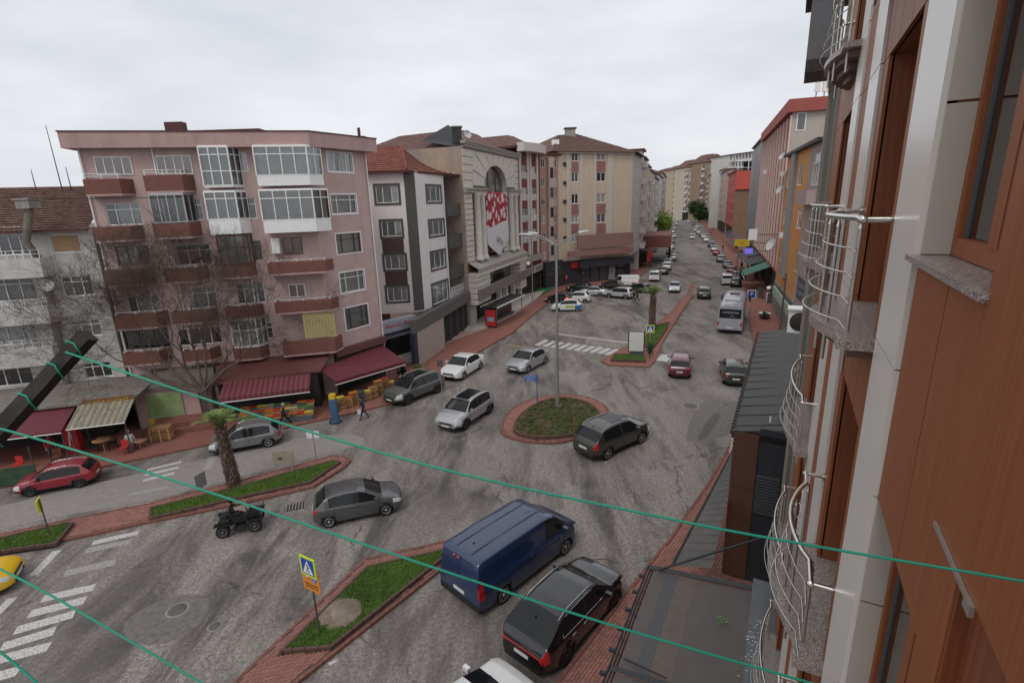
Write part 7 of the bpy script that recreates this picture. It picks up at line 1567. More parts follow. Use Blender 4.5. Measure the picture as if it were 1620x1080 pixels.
# roundabout planting
rnd = random.Random(8); bdp = [(p.x,p.y) for p in shrink(bD, .2)]; xs = [p[0] for p in bdp]; ys = [p[1] for p in bdp]; sh = MB(); cnt = 0
while cnt < 520:
    x, y = rnd.uniform(min(xs),max(xs)), rnd.uniform(min(ys),max(ys))
    if not inpoly((x,y), bdp): continue
    cnt += 1; leaves(sh, (x,y,.42), .22, .22, .16, 26, .05, LEAFH if rnd.random() < .84 else LEAFR, rnd, 0)
sh.build('ground_cover', rb, kind='stuff')
def shrub(px, py, r, h, m, label, z=.13, seed=1, n=500, s=.08, nm='shrub'):
    rnd = random.Random(seed); p = G(px,py,z); root = thing(nm, label, 'shrub', p); t = MB(); t.tube([(0,0,0),(0,0,h*.6)], .03, BARK, 5); t.build('stem', root); c = MB(); leaves(c, (0,0,h*.6), r, r, h*.5, n, s, m, rnd, 0); c.build('foliage', root)
shrub(636,601,.5,1.1,LEAFD,'dark green potted shrub between the corner awning and the white block',seed=3); shrub(1028,566,.38,1.5,LEAFD,'dark conical conifer shrub at the tip of the far median',z=.12,seed=4,n=900,s=.06)
shrub(1209,505,.5,.9,LEAFD,'low green shrub by the round planter on the right pavement',seed=6)
pl = MB(); Pp = [G(*q,.13) for q in ((648,592),(672,582),(676,592),(652,602))]; pl.prism([tuple(p[:2]) for p in Pp], .12, .7, PODM); o = pl.build('planter'); tag(o, 'brick planter with pale stems in front of the white block shop', 'planter'); c_ = MB(); leaves(c_, ((Pp[0].x+Pp[2].x)/2,(Pp[0].y+Pp[2].y)/2,.85), 1.0,.5,.25,300,.07,LEAFH,rnd,0); c_.build('plants', o)
# grass verge plants beyond the arch: green artificial lawn
q = MB(); P_ = [G(*q_,.16) for q_ in ((846,461),(876,447),(886,450),(858,466))]; q.prism([tuple(p[:2]) for p in P_], .1, .3, mat('green_mat',(.02,.16,.06),.9,var=.15)); tag(q.build('green_terrace'), 'bright green carpeted terrace before the dark shopfront', 'terrace')
# ================================================================ poles, signs, street furniture
GALV = mat('galvanised_pole', (.28,.28,.265), .5, metal=.4, var=.1); BLUEP = mat('blue_pole', (.03,.11,.28), .5); LUM = mat('lamp_housing', (.45,.45,.44), .4); ORNG = mat('orange_board', (.62,.22,.03), .5); SBLUE = mat('sign_blue', (.01,.07,.38), .4); SYEL = mat('sign_fluo_yellow', (.58,.68,.02), .5); SWHT = mat('sign_white', (.7,.7,.7), .4)
p = G(882,641,.4); root = thing('street_lamp', 'tall galvanised three armed lamp post standing in the roundabout', 'street lamp', (p.x,p.y,.4)); hz_ = Zat(p, 878, 381)-.4
q = MB(); q.tube([(0,0,0),(0,0,hz_)], [.13,.07], GALV, 12); q.lathe([(.28,0),(.28,.05),(.2,.06)], GALV, 14); q.build('pole', root)
for ang, L_ in ((radians(188),2.35),(radians(150),1.9),(radians(20),2.3)):
    dx, dy = cos(ang), sin(ang); a = MB(); e = Vector((dx*L_*.72,dy*L_*.72,hz_+.42)); a.tube([(0,0,hz_-.3),(dx*L_*.3,dy*L_*.3,hz_+.05),e], .04, GALV, 8); a.build('arm', root)
    h_ = MB(); T5 = Matrix.Translation(e) @ Matrix.Rotation(ang,4,'Z') @ Matrix.Rotation(-.12,4,'Y'); 
    vs = []; fs = []
    for i in range(9):
        t_ = i/8; x = -.1+t_*.85; w_ = .17*sin(pi*min(1,.18+t_*.82))**.6*(1 if t_ < 1 else .2)+.02; hh = .1*sin(pi*min(1,.15+t_*.8))**.5+.01
        for k in range(10): b_ = 2*pi*k/10; vs.append((x, w_*cos(b_), (hh if sin(b_) > 0 else hh*.5)*sin(b_)))
    h_.add(vs, [(i*10+k,i*10+(k+1)%10,(i+1)*10+(k+1)%10,(i+1)*10+k) for i in range(8) for k in range(10)], LUM, True, T=T5); h_.build('lamp_head', root)
def crossing_sign(px, py, top, rz, label, w_=.62, z0=0, edge=False):
    p = G(px,py,z0); H_ = Zat(p,*top)-z0; root = thing('crossing_sign', label, 'road sign', (p.x,p.y,z0), rz); q = MB(); q.tube([(0,.05,0),(0,.05,H_)], .032, GREYF if px < 900 else GALV, 8); q.build('pole', root)
    q = MB(); q.box(-w_/2,w_/2,-.015,.015,H_-w_,H_,SYEL); q.build('sign_plate', root); q = MB(); b_ = w_*.4; q.box(-b_,b_,-.02,-.016,H_-w_/2-b_,H_-w_/2+b_,SBLUE); q.build('blue_panel', root)
    q = MB(); c = H_-w_/2; s = w_*.34; q.add([(-s,-.024,c-s),(s,-.024,c-s),(0,-.024,c+s)], [(0,1,2)], SWHT)
    q.lathe([(0,c+s*.45),(s*.12,c+s*.38),(0,c+s*.28)], IRON, 8, (0,-.03,0)); q.add([(-s*.1,-.027,c+s*.25),(s*.12,-.027,c+s*.25),(s*.1,-.027,c-s*.2),(-s*.1,-.027,c-s*.2)], [(0,1,2,3)], IRON)
    q.tube([(0,-.027,c-s*.15),(-s*.3,-.027,c-s*.8)], .014, IRON, 4); q.tube([(0,-.027,c-s*.15),(s*.28,-.027,c-s*.8)], .014, IRON, 4); q.tube([(0,-.027,c+s*.15),(s*.3,-.027,c-s*.1)], .010, IRON, 4); q.build('pictogram', root); return root, H_
sg, H_ = crossing_sign(504,1003,(474,884),radians(-30),'blue and yellow crossing sign above an orange board on the near grass island',.74,.25)
q = MB(); bz = H_-.62; q.box(-.40,.42,.02,.035,bz-.72,bz+.1,ORNG); o = q.build('orange_board', sg)
q = MB(); q.add([(-.28,.012,bz-.06),(.0,.012,bz-.06),(-.14,.012,bz-.31)], [(0,2,1)], LAMPR); q.add([(-.235,.008,bz-.085),(-.045,.008,bz-.085),(-.14,.008,bz-.255)], [(0,2,1)], SWHT); q.build('yield_symbol', o)
q = MB(); T6 = Matrix.Translation((.2,.016,bz-.19)) @ Matrix.Rotation(pi/2,4,'X'); q.lathe([(0,.004),(.135,.004),(.135,-.004)], SWHT, 22, T=T6); q.lathe([(0,.008),(.118,.008)], SBLUE, 22, T=T6)
for k in range(3):
    a = k*2.094; q.tube([T6 @ Vector((.06*cos(a+j*.3),.06*sin(a+j*.3),.012)) for j in range(5)], .012, SWHT, 4)
q.build('roundabout_symbol', o)
for i, (tx, s) in enumerate((('DÖNELKAVŞAĞA',.085),('GİRİNCE YOL VER',.075))): inst(text_mesh(tx, s, IRON, .002), 'letters', o, (.01,.014,bz-.47-.11*i), rot=(pi/2,0,0), scale=(.98 if i else .95,1,1))
crossing_sign(77,848,(60,789),radians(-62),'crossing sign seen almost edge on, on the far left grass bed',.6,.2)
crossing_sign(1027,566,(1027,514),radians(-18),'small crossing sign above the conifer on the far median',.72,.12)
# blue street name post
p = G(850,640,.4); root = thing('street_name_sign', 'blue street name post in the roundabout planting', 'road sign', (p.x,p.y,.4), radians(-8)); h_ = Zat(p,847,593)-.4; q = MB(); q.tube([(0,0,0),(0,0,h_)], .035, BLUEP, 8); q.build('pole', root)
for k in range(2): q = MB(); q.box(-.85,-.04,-.012,.012,h_-.22-k*.24,h_-.03-k*.24,mat('name_plate_blue',(.05,.13,.42),.4)); o = q.build('name_plate', root); inst(text_mesh('CUMHURİYET CD' if k == 0 else 'ALEMDAR CD', .10, SWHT, .002), 'letters', o, (-.44,-.016,h_-.125-k*.24), rot=(pi/2,0,0), scale=(.85,1,1))
# blank billboard on the far median
p = G(1006,561,.3); root = thing('billboard', 'upright white billboard in a dark frame on the far median', 'billboard', (p.x,p.y,.12), radians(-14)); hb = Zat(p,1006,523)-.12; wb = (G(1020,561,.3)-G(994,561,.3)).length/2
q = MB(); q.box(-wb,wb,-.08,.12,.45,hb,IRON); q.box(-wb,wb,-.1,.14,hb-.04,hb+.03,CHROME); q.build('frame', root); q = MB(); q.box(-wb+.1,wb-.1,-.1,-.081,.55,hb-.1,mat('poster_white',(.58,.58,.57),.4)); o = q.build('poster', root); q = MB(); q.box(-wb+.2,wb-.15,-.12,.16,0,.45,mat('billboard_foot',(.06,.09,.07),.6)); q.build('foot', root)
inst(text_mesh('KALİTE', .22, mat('faint_print',(.45,.45,.46),.5), .001), 'letters', o, (-.25,-.102,hb*.62), rot=(pi/2,0,0))
# beige info panel on the long median and the plate posts
p = G(452,747,.25); root = thing('info_panel', 'weathered beige panel on two legs at the tip of the long grass median', 'sign board', (p.x,p.y,.22), radians(4)); hp_ = Zat(p,452,712)-.22; q = MB()
for s in (-1,1): q.tube([(s*.38,0,0),(s*.40,0,hp_*.5)], .025, CONC, 6)
q.build('leg', root); q = MB(); q.box(-.55,.55,-.03,.03,hp_*.42,hp_,mat('weathered_beige',(.30,.27,.20),.7,var=.15,scale=5,dirt=.4)); q.build('panel', root); q = MB(); q.box(-.3,-.05,-.04,-.031,hp_*.62,hp_*.72,SOIL); q.build('faded_emblem', root)
p = G(501,729,.25); root = thing('sign_post', 'thin post with two small white plates behind the beige panel', 'sign post', (p.x,p.y,.22)); h_ = Zat(p,497,681)-.22; q = MB(); q.tube([(0,0,0),(0,0,h_)], .025, GALV, 6); q.build('pole', root)
for s in (-1,1): q = MB(); q.box(s*.2-.16,s*.2+.16,-.03,-.01,h_-.42,h_,SWHT); q.build('plate', root)
p = G(322,783,.25); root = thing('sign_post', 'post with a grey sign seen edge on left of the near palm', 'sign post', (p.x,p.y,.22), radians(70)); h_ = Zat(p,319,748)-.22; q = MB(); q.tube([(0,0,0),(0,0,h_)], .03, GALV, 6); q.build('pole', root); q = MB(); q.box(-.3,.3,-.03,-.01,h_-.75,h_,mat('grey_back',(.22,.21,.21),.6)); q.build('plate', root)
# blue kerbside bin pillar
p = G(531,668); root = thing('bin_pillar', 'blue pillar with a yellow top and dark blue base on the kerb', 'bin', (p.x,p.y,0)); q = MB(); q.lathe([(.42,0),(.42,.12),(.3,.3),(.2,.32)], mat('dark_blue_base',(.02,.05,.09),.6), 16); q.build('base', root); q = MB(); q.box(-.22,.22,-.18,.18,.3,1.75,mat('dusty_blue_panel',(.05,.11,.2),.5,var=.2)); q.build('body', root); q = MB(); q.box(-.2,.2,-.19,.19,1.76,2.1,YELS); q.build('top_sign', root)
# bus shelter
a, b_ = G(786,519,.13), G(826,497,.13); d = (b_-a); Ls = d.length; root = thing('bus_shelter', 'bus shelter with a red advertising panel in front of the arched building', 'bus shelter', (a.x,a.y,.13), atan2(d.y,d.x)); hs_ = 2.5
q = MB()
for x in (.05,Ls-.05):
    for y in (0,1.5): q.box(x-.04,x+.04,y-.04,y+.04,0,hs_,CHROME)
q.build('frame', root); q = MB(); q.box(-.3,Ls+.2,-.3,1.8,hs_,hs_+.06,CGLASS)
q.build('roof', root); q = MB(); q.box(-.35,Ls+.25,-.38,-.3,hs_-.06,hs_+.1,SWHT); q.box(-.35,Ls+.25,1.8,1.86,hs_-.06,hs_+.1,SWHT)
for k in range(5): x = -.3+(Ls+.5)*k/4; q.box(x-.03,x+.03,-.3,1.8,hs_+.061,hs_+.1,GREYF)
q.build('roof_frame', root); q = MB(); q.box(0,Ls,1.46,1.48,.2,2.3,GLASS); q.build('back_pane', root)
q = MB(); q.box(-.1,.08,.0,1.4,.1,2.3,IRON); o = q.build('advert_case', root); q = MB(); q.box(-.12,-.101,.08,1.32,.25,2.15,REDS); q.box(-.13,-.121,.3,1.1,.8,1.3,mat('advert_blue',(.2,.35,.45),.5)); q.build('advert', o); q = MB(); q.box(.6,Ls-.4,.9,1.3,.42,.47,GREYF); q.box(.7,.8,1,1.2,0,.42,GREYF); q.box(Ls-.6,Ls-.5,1,1.2,0,.42,GREYF); q.build('bench', root)
def pole(px,py,top,label,r=.05,m=GALV,extra=None,cat='pole'):
    p = G(px,py,.13); root = thing('pole', label, cat, (p.x,p.y,.13)); h_ = Zat(p,*top)-.13; q = MB(); q.tube([(0,0,0),(0,0,h_)], [r,r*.7], m, 8); q.build('shaft', root); return root, h_, p
r_, h_, p = pole(843,487,(841,372),'slim pole with a round camera in front of the striped block',.07); q = MB(); q.lathe([(0,-.3),(.2,-.25),(.3,0),(.2,.2),(0,.25)], SWHT, 12, (-.5,0,h_*.62)); q.tube([(0,0,h_*.64),(-.5,0,h_*.64)], .03, GALV, 5); q.build('camera_dome', r_)
r_, h_, p = pole(1186,497,(1186,468),'post of the blue parking sign on the right kerb',.04,cat='road sign'); q = MB(); q.box(-.5,.5,-.08,-.03,h_-.3,h_+.75,SWHT); q.box(-.42,.42,-.09,-.081,h_-.22,h_+.67,SBLUE); o = q.build('parking_plate', r_); inst(text_mesh('P', .75, SWHT, .003), 'letters', o, (0,-.1,h_+.22), rot=(pi/2,0,0)); r_['label'] = 'blue square parking sign on the right kerb'
r_, h_, p = pole(1233,532,(1243,432),'grey lamp post with small white lamps in front of the shop railings',.12,GREYF,cat='street lamp'); q = MB(); q.tube([(-1.6,0,h_*.8),(.4,0,h_*.82)], .03, GALV, 5); q.lathe([(0,-.2),(.22,-.1),(.22,.1),(0,.2)], SWHT, 10, (-1.6,0,h_*.78)); q.build('lamp_arm', r_)
r_, h_, p = pole(1164,445,(1160,395),'dark lamp post on the right pavement near the wine hatchback',.08,GREYF,cat='street lamp'); q = MB(); q.tube([(0,0,h_),(1.2,0,h_+.6)], .04, GREYF, 5); q.box(.9,1.9,-.15,.15,h_+.55,h_+.65,GREYF); q.build('lamp_arm', r_)
r_, h_, p = pole(700,632,(690,570),'thin leaning sign pole beside the white saloon',.035,cat='sign post'); q = MB(); q.box(-.2,.2,-.03,-.01,h_-.5,h_,GREYF); q.build('plate', r_)
r_, h_, p = pole(896,462,(894,441),'small red topped post on the pavement behind the patrol car',.09,IRON,cat='bollard'); q = MB(); q.lathe([(.16,0),(.16,.5),(0,.6)], REDS, 10, (0,0,h_)); q.build('red_cap', r_)
# round planter tub on the right pavement
p = G(1209,503,.12); q = MB(); q.lathe([(.5,0),(.62,.5),(.66,.55),(.55,.56),(.5,.45),(0,.44)], mat('red_tub',(.25,.06,.05),.7), 18); o = q.build('planter', None, p); tag(o, 'round red tub with a white rim on the right pavement', 'planter'); q = MB(); q.lathe([(.66,.56),(.72,.62),(.6,.66),(0,.6)], SWHT, 18); q.build('rim', o)
# scooters parked behind the dark gap by the right railings
q = MB()
for k in range(6): a = k*.5; q.tube([np_(27.5+a,2.0,-CAMH+.2),np_(27.6+a,2.4,-CAMH+1.1),np_(27.9+a,1.7,-CAMH+1.2),np_(28+a,1.8,-CAMH+.25)], .035, SWHT, 6)
tag(q.build('bicycle_rack'), 'white looped metal rack on the right pavement by the lamp post', 'rack')
# ================================================================ shop goods
WOODC = mat('crate_wood', (.36,.20,.09), .8, var=.25, scale=5); shade_by_id(WOODC, .3); PLC = mat('plastic_crate', (.10,.12,.13), .6); 
FR = {'orange': mat('oranges',(.62,.19,.01),.5,var=.12,scale=12), 'tomato': mat('tomatoes',(.50,.03,.015),.4,var=.15,scale=12), 'green': mat('green_vegetables',(.10,.22,.03),.6,var=.3,scale=9), 'lemon': mat('lemons',(.66,.52,.04),.5,var=.1,scale=10), 'dark': mat('aubergines',(.03,.012,.04),.3), 'pale': mat('cauliflowers',(.5,.48,.38),.7,var=.1), 'apple': mat('red_apples',(.35,.04,.02),.4,var=.3,scale=10)}
SPH = {}
def crate(loc, rz, fill, label, group, hgt=.2, wood=True, tiltx=0):
    key = (fill, hgt, wood)
    if key not in SPH:
        m = WOODC if wood else PLC; q = MB(); w_, d_ = .3, .2
        q.box(-w_,w_,-d_,d_,0,.015,m)
        for z in (.02,.09,.16)[:max(1,int(hgt/.07))]: 
            for a in ((-w_,w_,-d_,-d_+.012),(-w_,w_,d_-.012,d_),(-w_,-w_+.012,-d_+.013,d_-.013),(w_-.012,w_,-d_+.013,d_-.013)): q.box(*a,z,z+.05,m)
        for sx in (-1,1):
            for sy in (-1,1): q.box(sx*(w_-.02)-.012,sx*(w_-.02)+.012,sy*(d_-.025)-.012,sy*(d_-.025)+.012,.015,hgt+.02,m)
        f = None
        if fill:
            f = MB(); r = .045; rn = random.Random(len(SPH))
            for i in range(6):
                for j in range(4):
                    c = Vector((-w_+.05+i*.1, -d_+.05+j*.1, hgt-.01+rn.uniform(-.01,.03))); f.lathe([(0,-r),(r*.8,-r*.5),(r,0),(r*.8,r*.55),(0,r)], FR[fill], 6, c)
        SPH[key] = (q.mesh('crate'), f.mesh('produce') if f else None)
    a, f = SPH[key]; o = inst(a, 'crate', None, loc, rot=(tiltx,0,rz)); tag(o, label, 'crate', group)
    if f: inst(f, 'produce', o, kind='stuff')
    return o
gs = 'produce crates on the fruit stall'
st = thing('fruit_stall', 'stepped fruit stall bench under the ribbed maroon awning', 'market stall'); u0 = 7.9; u1 = 12.7
q = MB()
for k in range(3): q.box(u0,u1,-4.9+k*.42,-4.5+k*.42,.13,.5+.24*k,PLC,T=pw.T)
q.build('bench', st)
fills = ['green','green','dark','orange','tomato','apple','orange','tomato','lemon','pale']; names = {'green':'leafy greens','dark':'dark aubergines','orange':'oranges','tomato':'tomatoes','apple':'red apples','lemon':'lemons','pale':'pale cauliflowers'}
for r in range(3):
    for k in range(9):
        f = fills[(k+r*3) % 10]; u_ = u0+.35+k*(u1-u0-.6)/8; row = ('front','middle','back')[r]
        crate(pw.P(u_, 4.7-.42*r, .505+.24*r), pw.rz, f, '%s crate from the left in the %s row of the fruit stall, holding %s' % (('first','second','third','fourth','fifth','sixth','seventh','eighth','ninth')[k], row, names[f]), gs+', '+row+' row', wood=(k+r) % 3 > 0)
g2_ = 'stacked crates under the plain maroon awning'
k = 0
for i, (x_,y_) in enumerate(((530,652),(540,649),(551,645),(561,641),(571,637),(581,634),(591,630),(600,626),(610,622),(619,619))):
    on = G(x_,y_,.13); hN = (4,5,4,5,5,4,5,6,6,4)[i]; f = ('pale','lemon','orange','orange',None,'lemon',None,'orange','apple','lemon')[i]
    colr = ('first','second','third','fourth','fifth','sixth','seventh','eighth','ninth','tenth')[i]
    for j in range(hN):
        crate((on.x,on.y,.13+j*.21), radians(38)+random.uniform(-.06,.06), f if j == hN-1 else None, '%s crate in the %s wooden stack from the left under the plain maroon awning' % (('topmost' if j == hN-1 else ('lowest','second lowest','third lowest','fourth lowest','fifth lowest')[j]), colr), 'crates in the %s stack' % colr, wood=i not in (0,4)); k += 1
# wood pallets by the green shop
for j in range(7):
    on = G(258,695,.13); q = MB()
    for m_ in range(6): q.box(-.6,.6,-.38+m_*.14,-.29+m_*.14,.1,.125,WOODC)
    for x in (-.55,0,.5): q.box(x,x+.08,-.4,.4,0,.1,WOODC)
    o = q.build('pallet', None, (on.x,on.y,.13+j*.13), pw.rz+random.uniform(-.03,.03)); tag(o, 'weathered wooden pallet, %s in the low stack beside the green shop window' % ('lowest','second from the ground','third from the ground','middle one','third from the top','second from the top','topmost')[j], 'pallet', 'stacked pallets beside the green shop')
# drinks cooler and tea tables under the grey block
on = G(122,714,.13); q = MB(); q.box(-.35,.35,-.3,.3,0,1.95,REDS); o = q.build('drinks_cooler', None, (on.x,on.y,.13), gw.rz); tag(o, 'red drinks cooler with a white emblem left of the tea shop', 'cooler'); q = MB(); q.add([(-.16,-.31,.5),(-.08,-.31,.5),(.0,-.31,1.45),(.08,-.31,.5),(.16,-.31,.5),(.02,-.31,1.65),(-.02,-.31,1.65)], [(0,1,2,6),(2,3,4,5)], SWHT); q.build('emblem', o)
def table(px, py, label, w_=gw, o_=1.6, round_=True, m=None):
    on = G(px,py,.13); root = thing('table', label, 'table', on); q = MB(); m = m or WOODC
    if round_: q.lathe([(0,.74),(.5,.74),(.5,.71),(0,.7)], m, 16)
    else: q.box(-.4,.4,-.3,.3,.45,.5,m)
    q.build('tabletop', root)
    for a in range(4): q = MB(); h0 = .7 if round_ else .45; q.tube([(.3*cos(a*pi/2+.7),.25*sin(a*pi/2+.7),h0),(.38*cos(a*pi/2+.7),.33*sin(a*pi/2+.7),0)], .02, m, 5); q.build('leg', root)
table(165,712,'round wooden table under the corrugated canopy'); table(221,708,'low pinkish stool table beside the seated man',pw,2.0,False,mat('pink_top',(.4,.2,.15),.6))
def chair(px, py, m, label, o_=1.9, w_=gw, rz=0):
    on = G(px,py,.13); root = thing('plastic_chair', label, 'chair', on, rz); q = MB(); q.box(-.22,.22,-.22,.22,.42,.45,m); q.build('seat', root); q = MB(); q.box(-.22,.22,.2,.23,.46,.85,m); q.build('backrest', root)
    for sx in (-1,1):
        for sy in (-1,1): q = MB(); q.tube([(sx*.2,sy*.2,.42),(sx*.23,sy*.23,0)], .018, m, 5); q.build('leg', root)
chair(197,718,REDS,'red stool on the paving near the tea shop',1.2); chair(149,716,DARKIN,'dark chair left of the round tea table',1.2,rz=.5); chair(180,710,DARKIN,'dark chair right of the round tea table',1.2,rz=-.8); chair(30,745,REDS,'red chair behind the green screen',1.4); chair(92,732,BROWNF,'brown chair behind the green screen next to the cooler',1.4,rz=.4)
q = MB(); GSC = mat('green_screen', (.035,.075,.04), .8, var=.25, scale=3); sw_ = Wall(G(-90,785,.13),G(62,760,.13)); us = sw_.L; q.box(0,us,-.02,.02,.15,1.15,GSC,T=sw_.T); o = q.build('terrace_screen'); tag(o, 'dark green windbreak screen round the terrace at the left edge', 'screen')
q = MB()
for u_ in (.1,us*.5,us-.05): q.tube([sw_.P(u_,0,.13),sw_.P(u_,0,2.2)], .03, GREYF, 5)
q.build('post', o)
q = MB()
for j, u_ in enumerate((.4,1.6,2.6)): pass
# flag and clutter on the right pavement
p = on_line(Lp, Ld, 1014); q = MB(); q.tube([(0,0,0),(.2,0,4.2)], .04, GALV, 5); o = q.build('flag_pole', None, (p.x+1.6,p.y,.13)); tag(o, 'red feather flag on a pole by the left pavement', 'flag'); q = MB(); q.add([(.1,0,1.2),(.9,.1,1.5),(1.1,.1,3.4),(.25,0,4.2)], [(0,1,2,3)], REDS); q.build('flag', o)
# ================================================================ people
SKIN = mat('skin', (.36,.20,.14), .6); HAIRD = mat('dark_hair', (.015,.012,.01), .8); HAIRG = mat('grey_hair', (.35,.34,.33), .8)
def person(loc, rz, label, top, leg, hair=HAIRD, stride=.3, arm=.3, lean=0.05, sit=False, h=1.72, hold=None, group=None, name='person', armsfwd=False, coat=False):
    s = h/1.72; V = []; E = []; R_ = []
    def add(p, r, par=None):
        V.append(Vector(p)*s); R_.append(r*s); k = len(V)-1
        if par is not None: E.append((par,k))
        return k
    hipz = .48 if sit else .93; L0 = 0 if sit else lean
    pel = add((0,0,hipz), .135); wa = add((L0*.5,0,hipz+.2), .125, pel); ch = add((L0*1.2,0,hipz+.40), .15, wa); nk = add((L0*1.6+.01,0,hipz+.56), .06, ch); hd0 = add((L0*1.8+.03,0,hipz+.64), .055, nk)
    for sg in (1,-1):
        st_ = stride*sg
        hp = add((0,.09*sg,hipz-.05), .095, pel)
        if sit: kn = add((.42,.12*sg,.5), .065, hp); an = add((.42,.12*sg,.1), .045, kn); add((.58,.13*sg,.04), .035, an)
        else: kn = add((st_*.5+.04,.09*sg,.5), .065, hp); an = add((st_*.95-(.06 if sg < 0 else 0),.09*sg,.10), .045, kn); add((st_*.95+.15-(.04 if sg < 0 else 0),.1*sg,.04), .04, an)
        sh_ = add((L0*1.2,.17*sg,hipz+.5), .065, ch); ax_ = -arm*sg
        if armsfwd: el = add((.18+L0,.25*sg,hipz+.28), .045, sh_); wr_ = add((.45+L0,.30*sg,hipz+.32), .032, el)
        else: el = add((L0+ax_*.35,.24*sg,hipz+.22), .045, sh_); wr_ = add((L0+ax_*.8+.05,.24*sg,hipz-.02), .032, el)
        add(tuple((V[wr_]/s)+(V[wr_]-V[el])/s*.28), .03, wr_)
        V[-1]; 
    me = bpy.data.meshes.new('body'); me.from_pydata([tuple(v) for v in V], E, []); o = bpy.data.objects.new('body', me); COL.objects.link(o)
    m = o.modifiers.new('skin', 'SKIN'); 
    for i, r in enumerate(R_): me.skin_vertices[0].data[i].radius = (r, r*.85 if i not in (0,1,2) else r*1.15)
    me.skin_vertices[0].data[0].use_root = True; m.use_smooth_shade = True; sb = o.modifiers.new('sub', 'SUBSURF'); sb.levels = 1; sb.render_levels = 1
    dg = bpy.context.evaluated_depsgraph_get(); me2 = bpy.data.meshes.new_from_object(o.evaluated_get(dg)); bpy.data.objects.remove(o)
    me2.materials.clear(); [me2.materials.append(x) for x in (top, leg, SKIN, PLAST)]
    hz1 = (hipz-(.35 if coat else .02))*s; wr = [i for i, _ in enumerate(V)]
    tips = [V[i] for i in range(len(V)) if R_[i] < .0315*s]
    for f in me2.polygons:
        c = f.center; 
        if c.z > (hipz+.585)*s: k = 2
        elif any((c-t).length < .10*s for t in tips): k = 2
        elif sit and c.x > .1*s and c.z < .62*s and abs(c.y) < .22*s: k = 1
        elif not sit and c.z < hz1 and abs(c.y) < .19*s: k = 1
        else: k = 0
        if c.z < .075*s: k = 3
        f.material_index = k
    root = thing(name, label, 'person', loc, rz, group); inst(me2, 'body', root)
    # head with face features joined to one mesh, hair as child
    hx = (L0*1.9+.04)*s; hz0 = (hipz+.77)*s; q = MB(); hr = .1*s
    vs = []; n1, n2 = 12, 9
    prof = [(0,-.125),(.045,-.12),(.068,-.09),(.082,-.04),(.09,.01),(.09,.05),(.075,.09),(.045,.115),(0,.125)]
    for r, z in prof:
        for k in range(n1): a = 2*pi*k/n1; x = r*cos(a)*1.15; x += .008 if cos(a) > .8 and -.03 < z < .0 else 0; vs.append((hx+x*s, r*sin(a)*.9*s, hz0+z*s))
    q.add(vs, [(i*n1+k,i*n1+(k+1)%n1,(i+1)*n1+(k+1)%n1,(i+1)*n1+k) for i in range(len(prof)-1) for k in range(n1)], SKIN, True)
    q.add([(hx+.10*s,-.012*s,hz0-.03*s),(hx+.10*s,.012*s,hz0-.03*s),(hx+.128*s,0,hz0-.03*s),(hx+.10*s,0,hz0+.02*s)], [(0,2,3),(2,1,3),(0,1,2)], SKIN)
    for sg in (1,-1): q.box(hx+.095*s,hx+.103*s,min(sg*.022*s,sg*.042*s),max(sg*.022*s,sg*.042*s),hz0+.0,hz0+.014*s,HAIRD); q.lathe([(0,-.03*s),(.014*s,0),(0,.03*s)], SKIN, 6, (hx,sg*.088*s,hz0))
    q.box(hx+.085*s,hx+.094*s,-.025*s,.025*s,hz0-.066*s,hz0-.058*s,mat('lips',(.25,.08,.07),.6))
    hd = q.build('head', root)
    q = MB(); vs = []; pr = [(.098,-.02),(.103,.03),(.098,.075),(.07,.115),(.03,.135),(0,.138)]
    for r, z in pr:
        for k in range(n1): a = 2*pi*k/n1; x = r*cos(a)*1.13-.012; x = min(x, .075) if z < .06 else x; vs.append((hx+x*s, r*sin(a)*.93*s, hz0+z*s))
    q.add(vs, [(i*n1+k,i*n1+(k+1)%n1,(i+1)*n1+(k+1)%n1,(i+1)*n1+k) for i in range(len(pr)-1) for k in range(n1)], hair, True); q.build('hair', hd)
    # hands: palm and five fingers each
    hands = [i for i in range(len(V)) if abs(R_[i]-.03*s) < 1e-6]
    for i in hands:
        w_ = V[i-1]; dr = (V[i]-w_).normalized(); sd = dr.cross(Vector((1,0,0)) if abs(dr.x) < .8 else Vector((0,1,0))).normalized(); nn = dr.cross(sd); q = MB()
        q.tube([w_+dr*.03*s, w_+dr*.09*s], [.028*s,.036*s], SKIN, 8)
        for k, (l_, b__) in enumerate(((.062,-1.3),(.075,-.45),(.082,.1),(.074,.65),(.055,1.2))):
            st_ = w_+dr*(.085 if k else .04)*s+nn*b__*.018*s*(1 if k else 1.3); cu = sd*.012*s; q.tube([st_, st_+dr*l_*.55*s+(nn*-.02*s if k == 0 else Vector()), st_+dr*l_*.95*s+cu+(nn*-.02*s if k == 0 else Vector())], [.0095*s,.0085*s,.006*s], SKIN, 5)
        q.build('hand', root)
    if hold:
        i = hands[-1]; q = MB(); c = V[i]; q.box(c.x-.12,c.x+.12,c.y-.05,c.y+.05,c.z-.42,c.z-.1,hold); q.tube([(c.x,c.y,c.z),(c.x,c.y,c.z-.12)], .006, hold, 4); b__ = q.build('carrier_bag', None, (0,0,0)); b__.matrix_world = root.matrix_basis if False else Matrix.Translation(Vector(loc)) @ Matrix.Rotation(rz,4,'Z'); tag(b__, 'white carrier bag held by the '+' '.join(label.split()[:7]), 'bag')
    return root
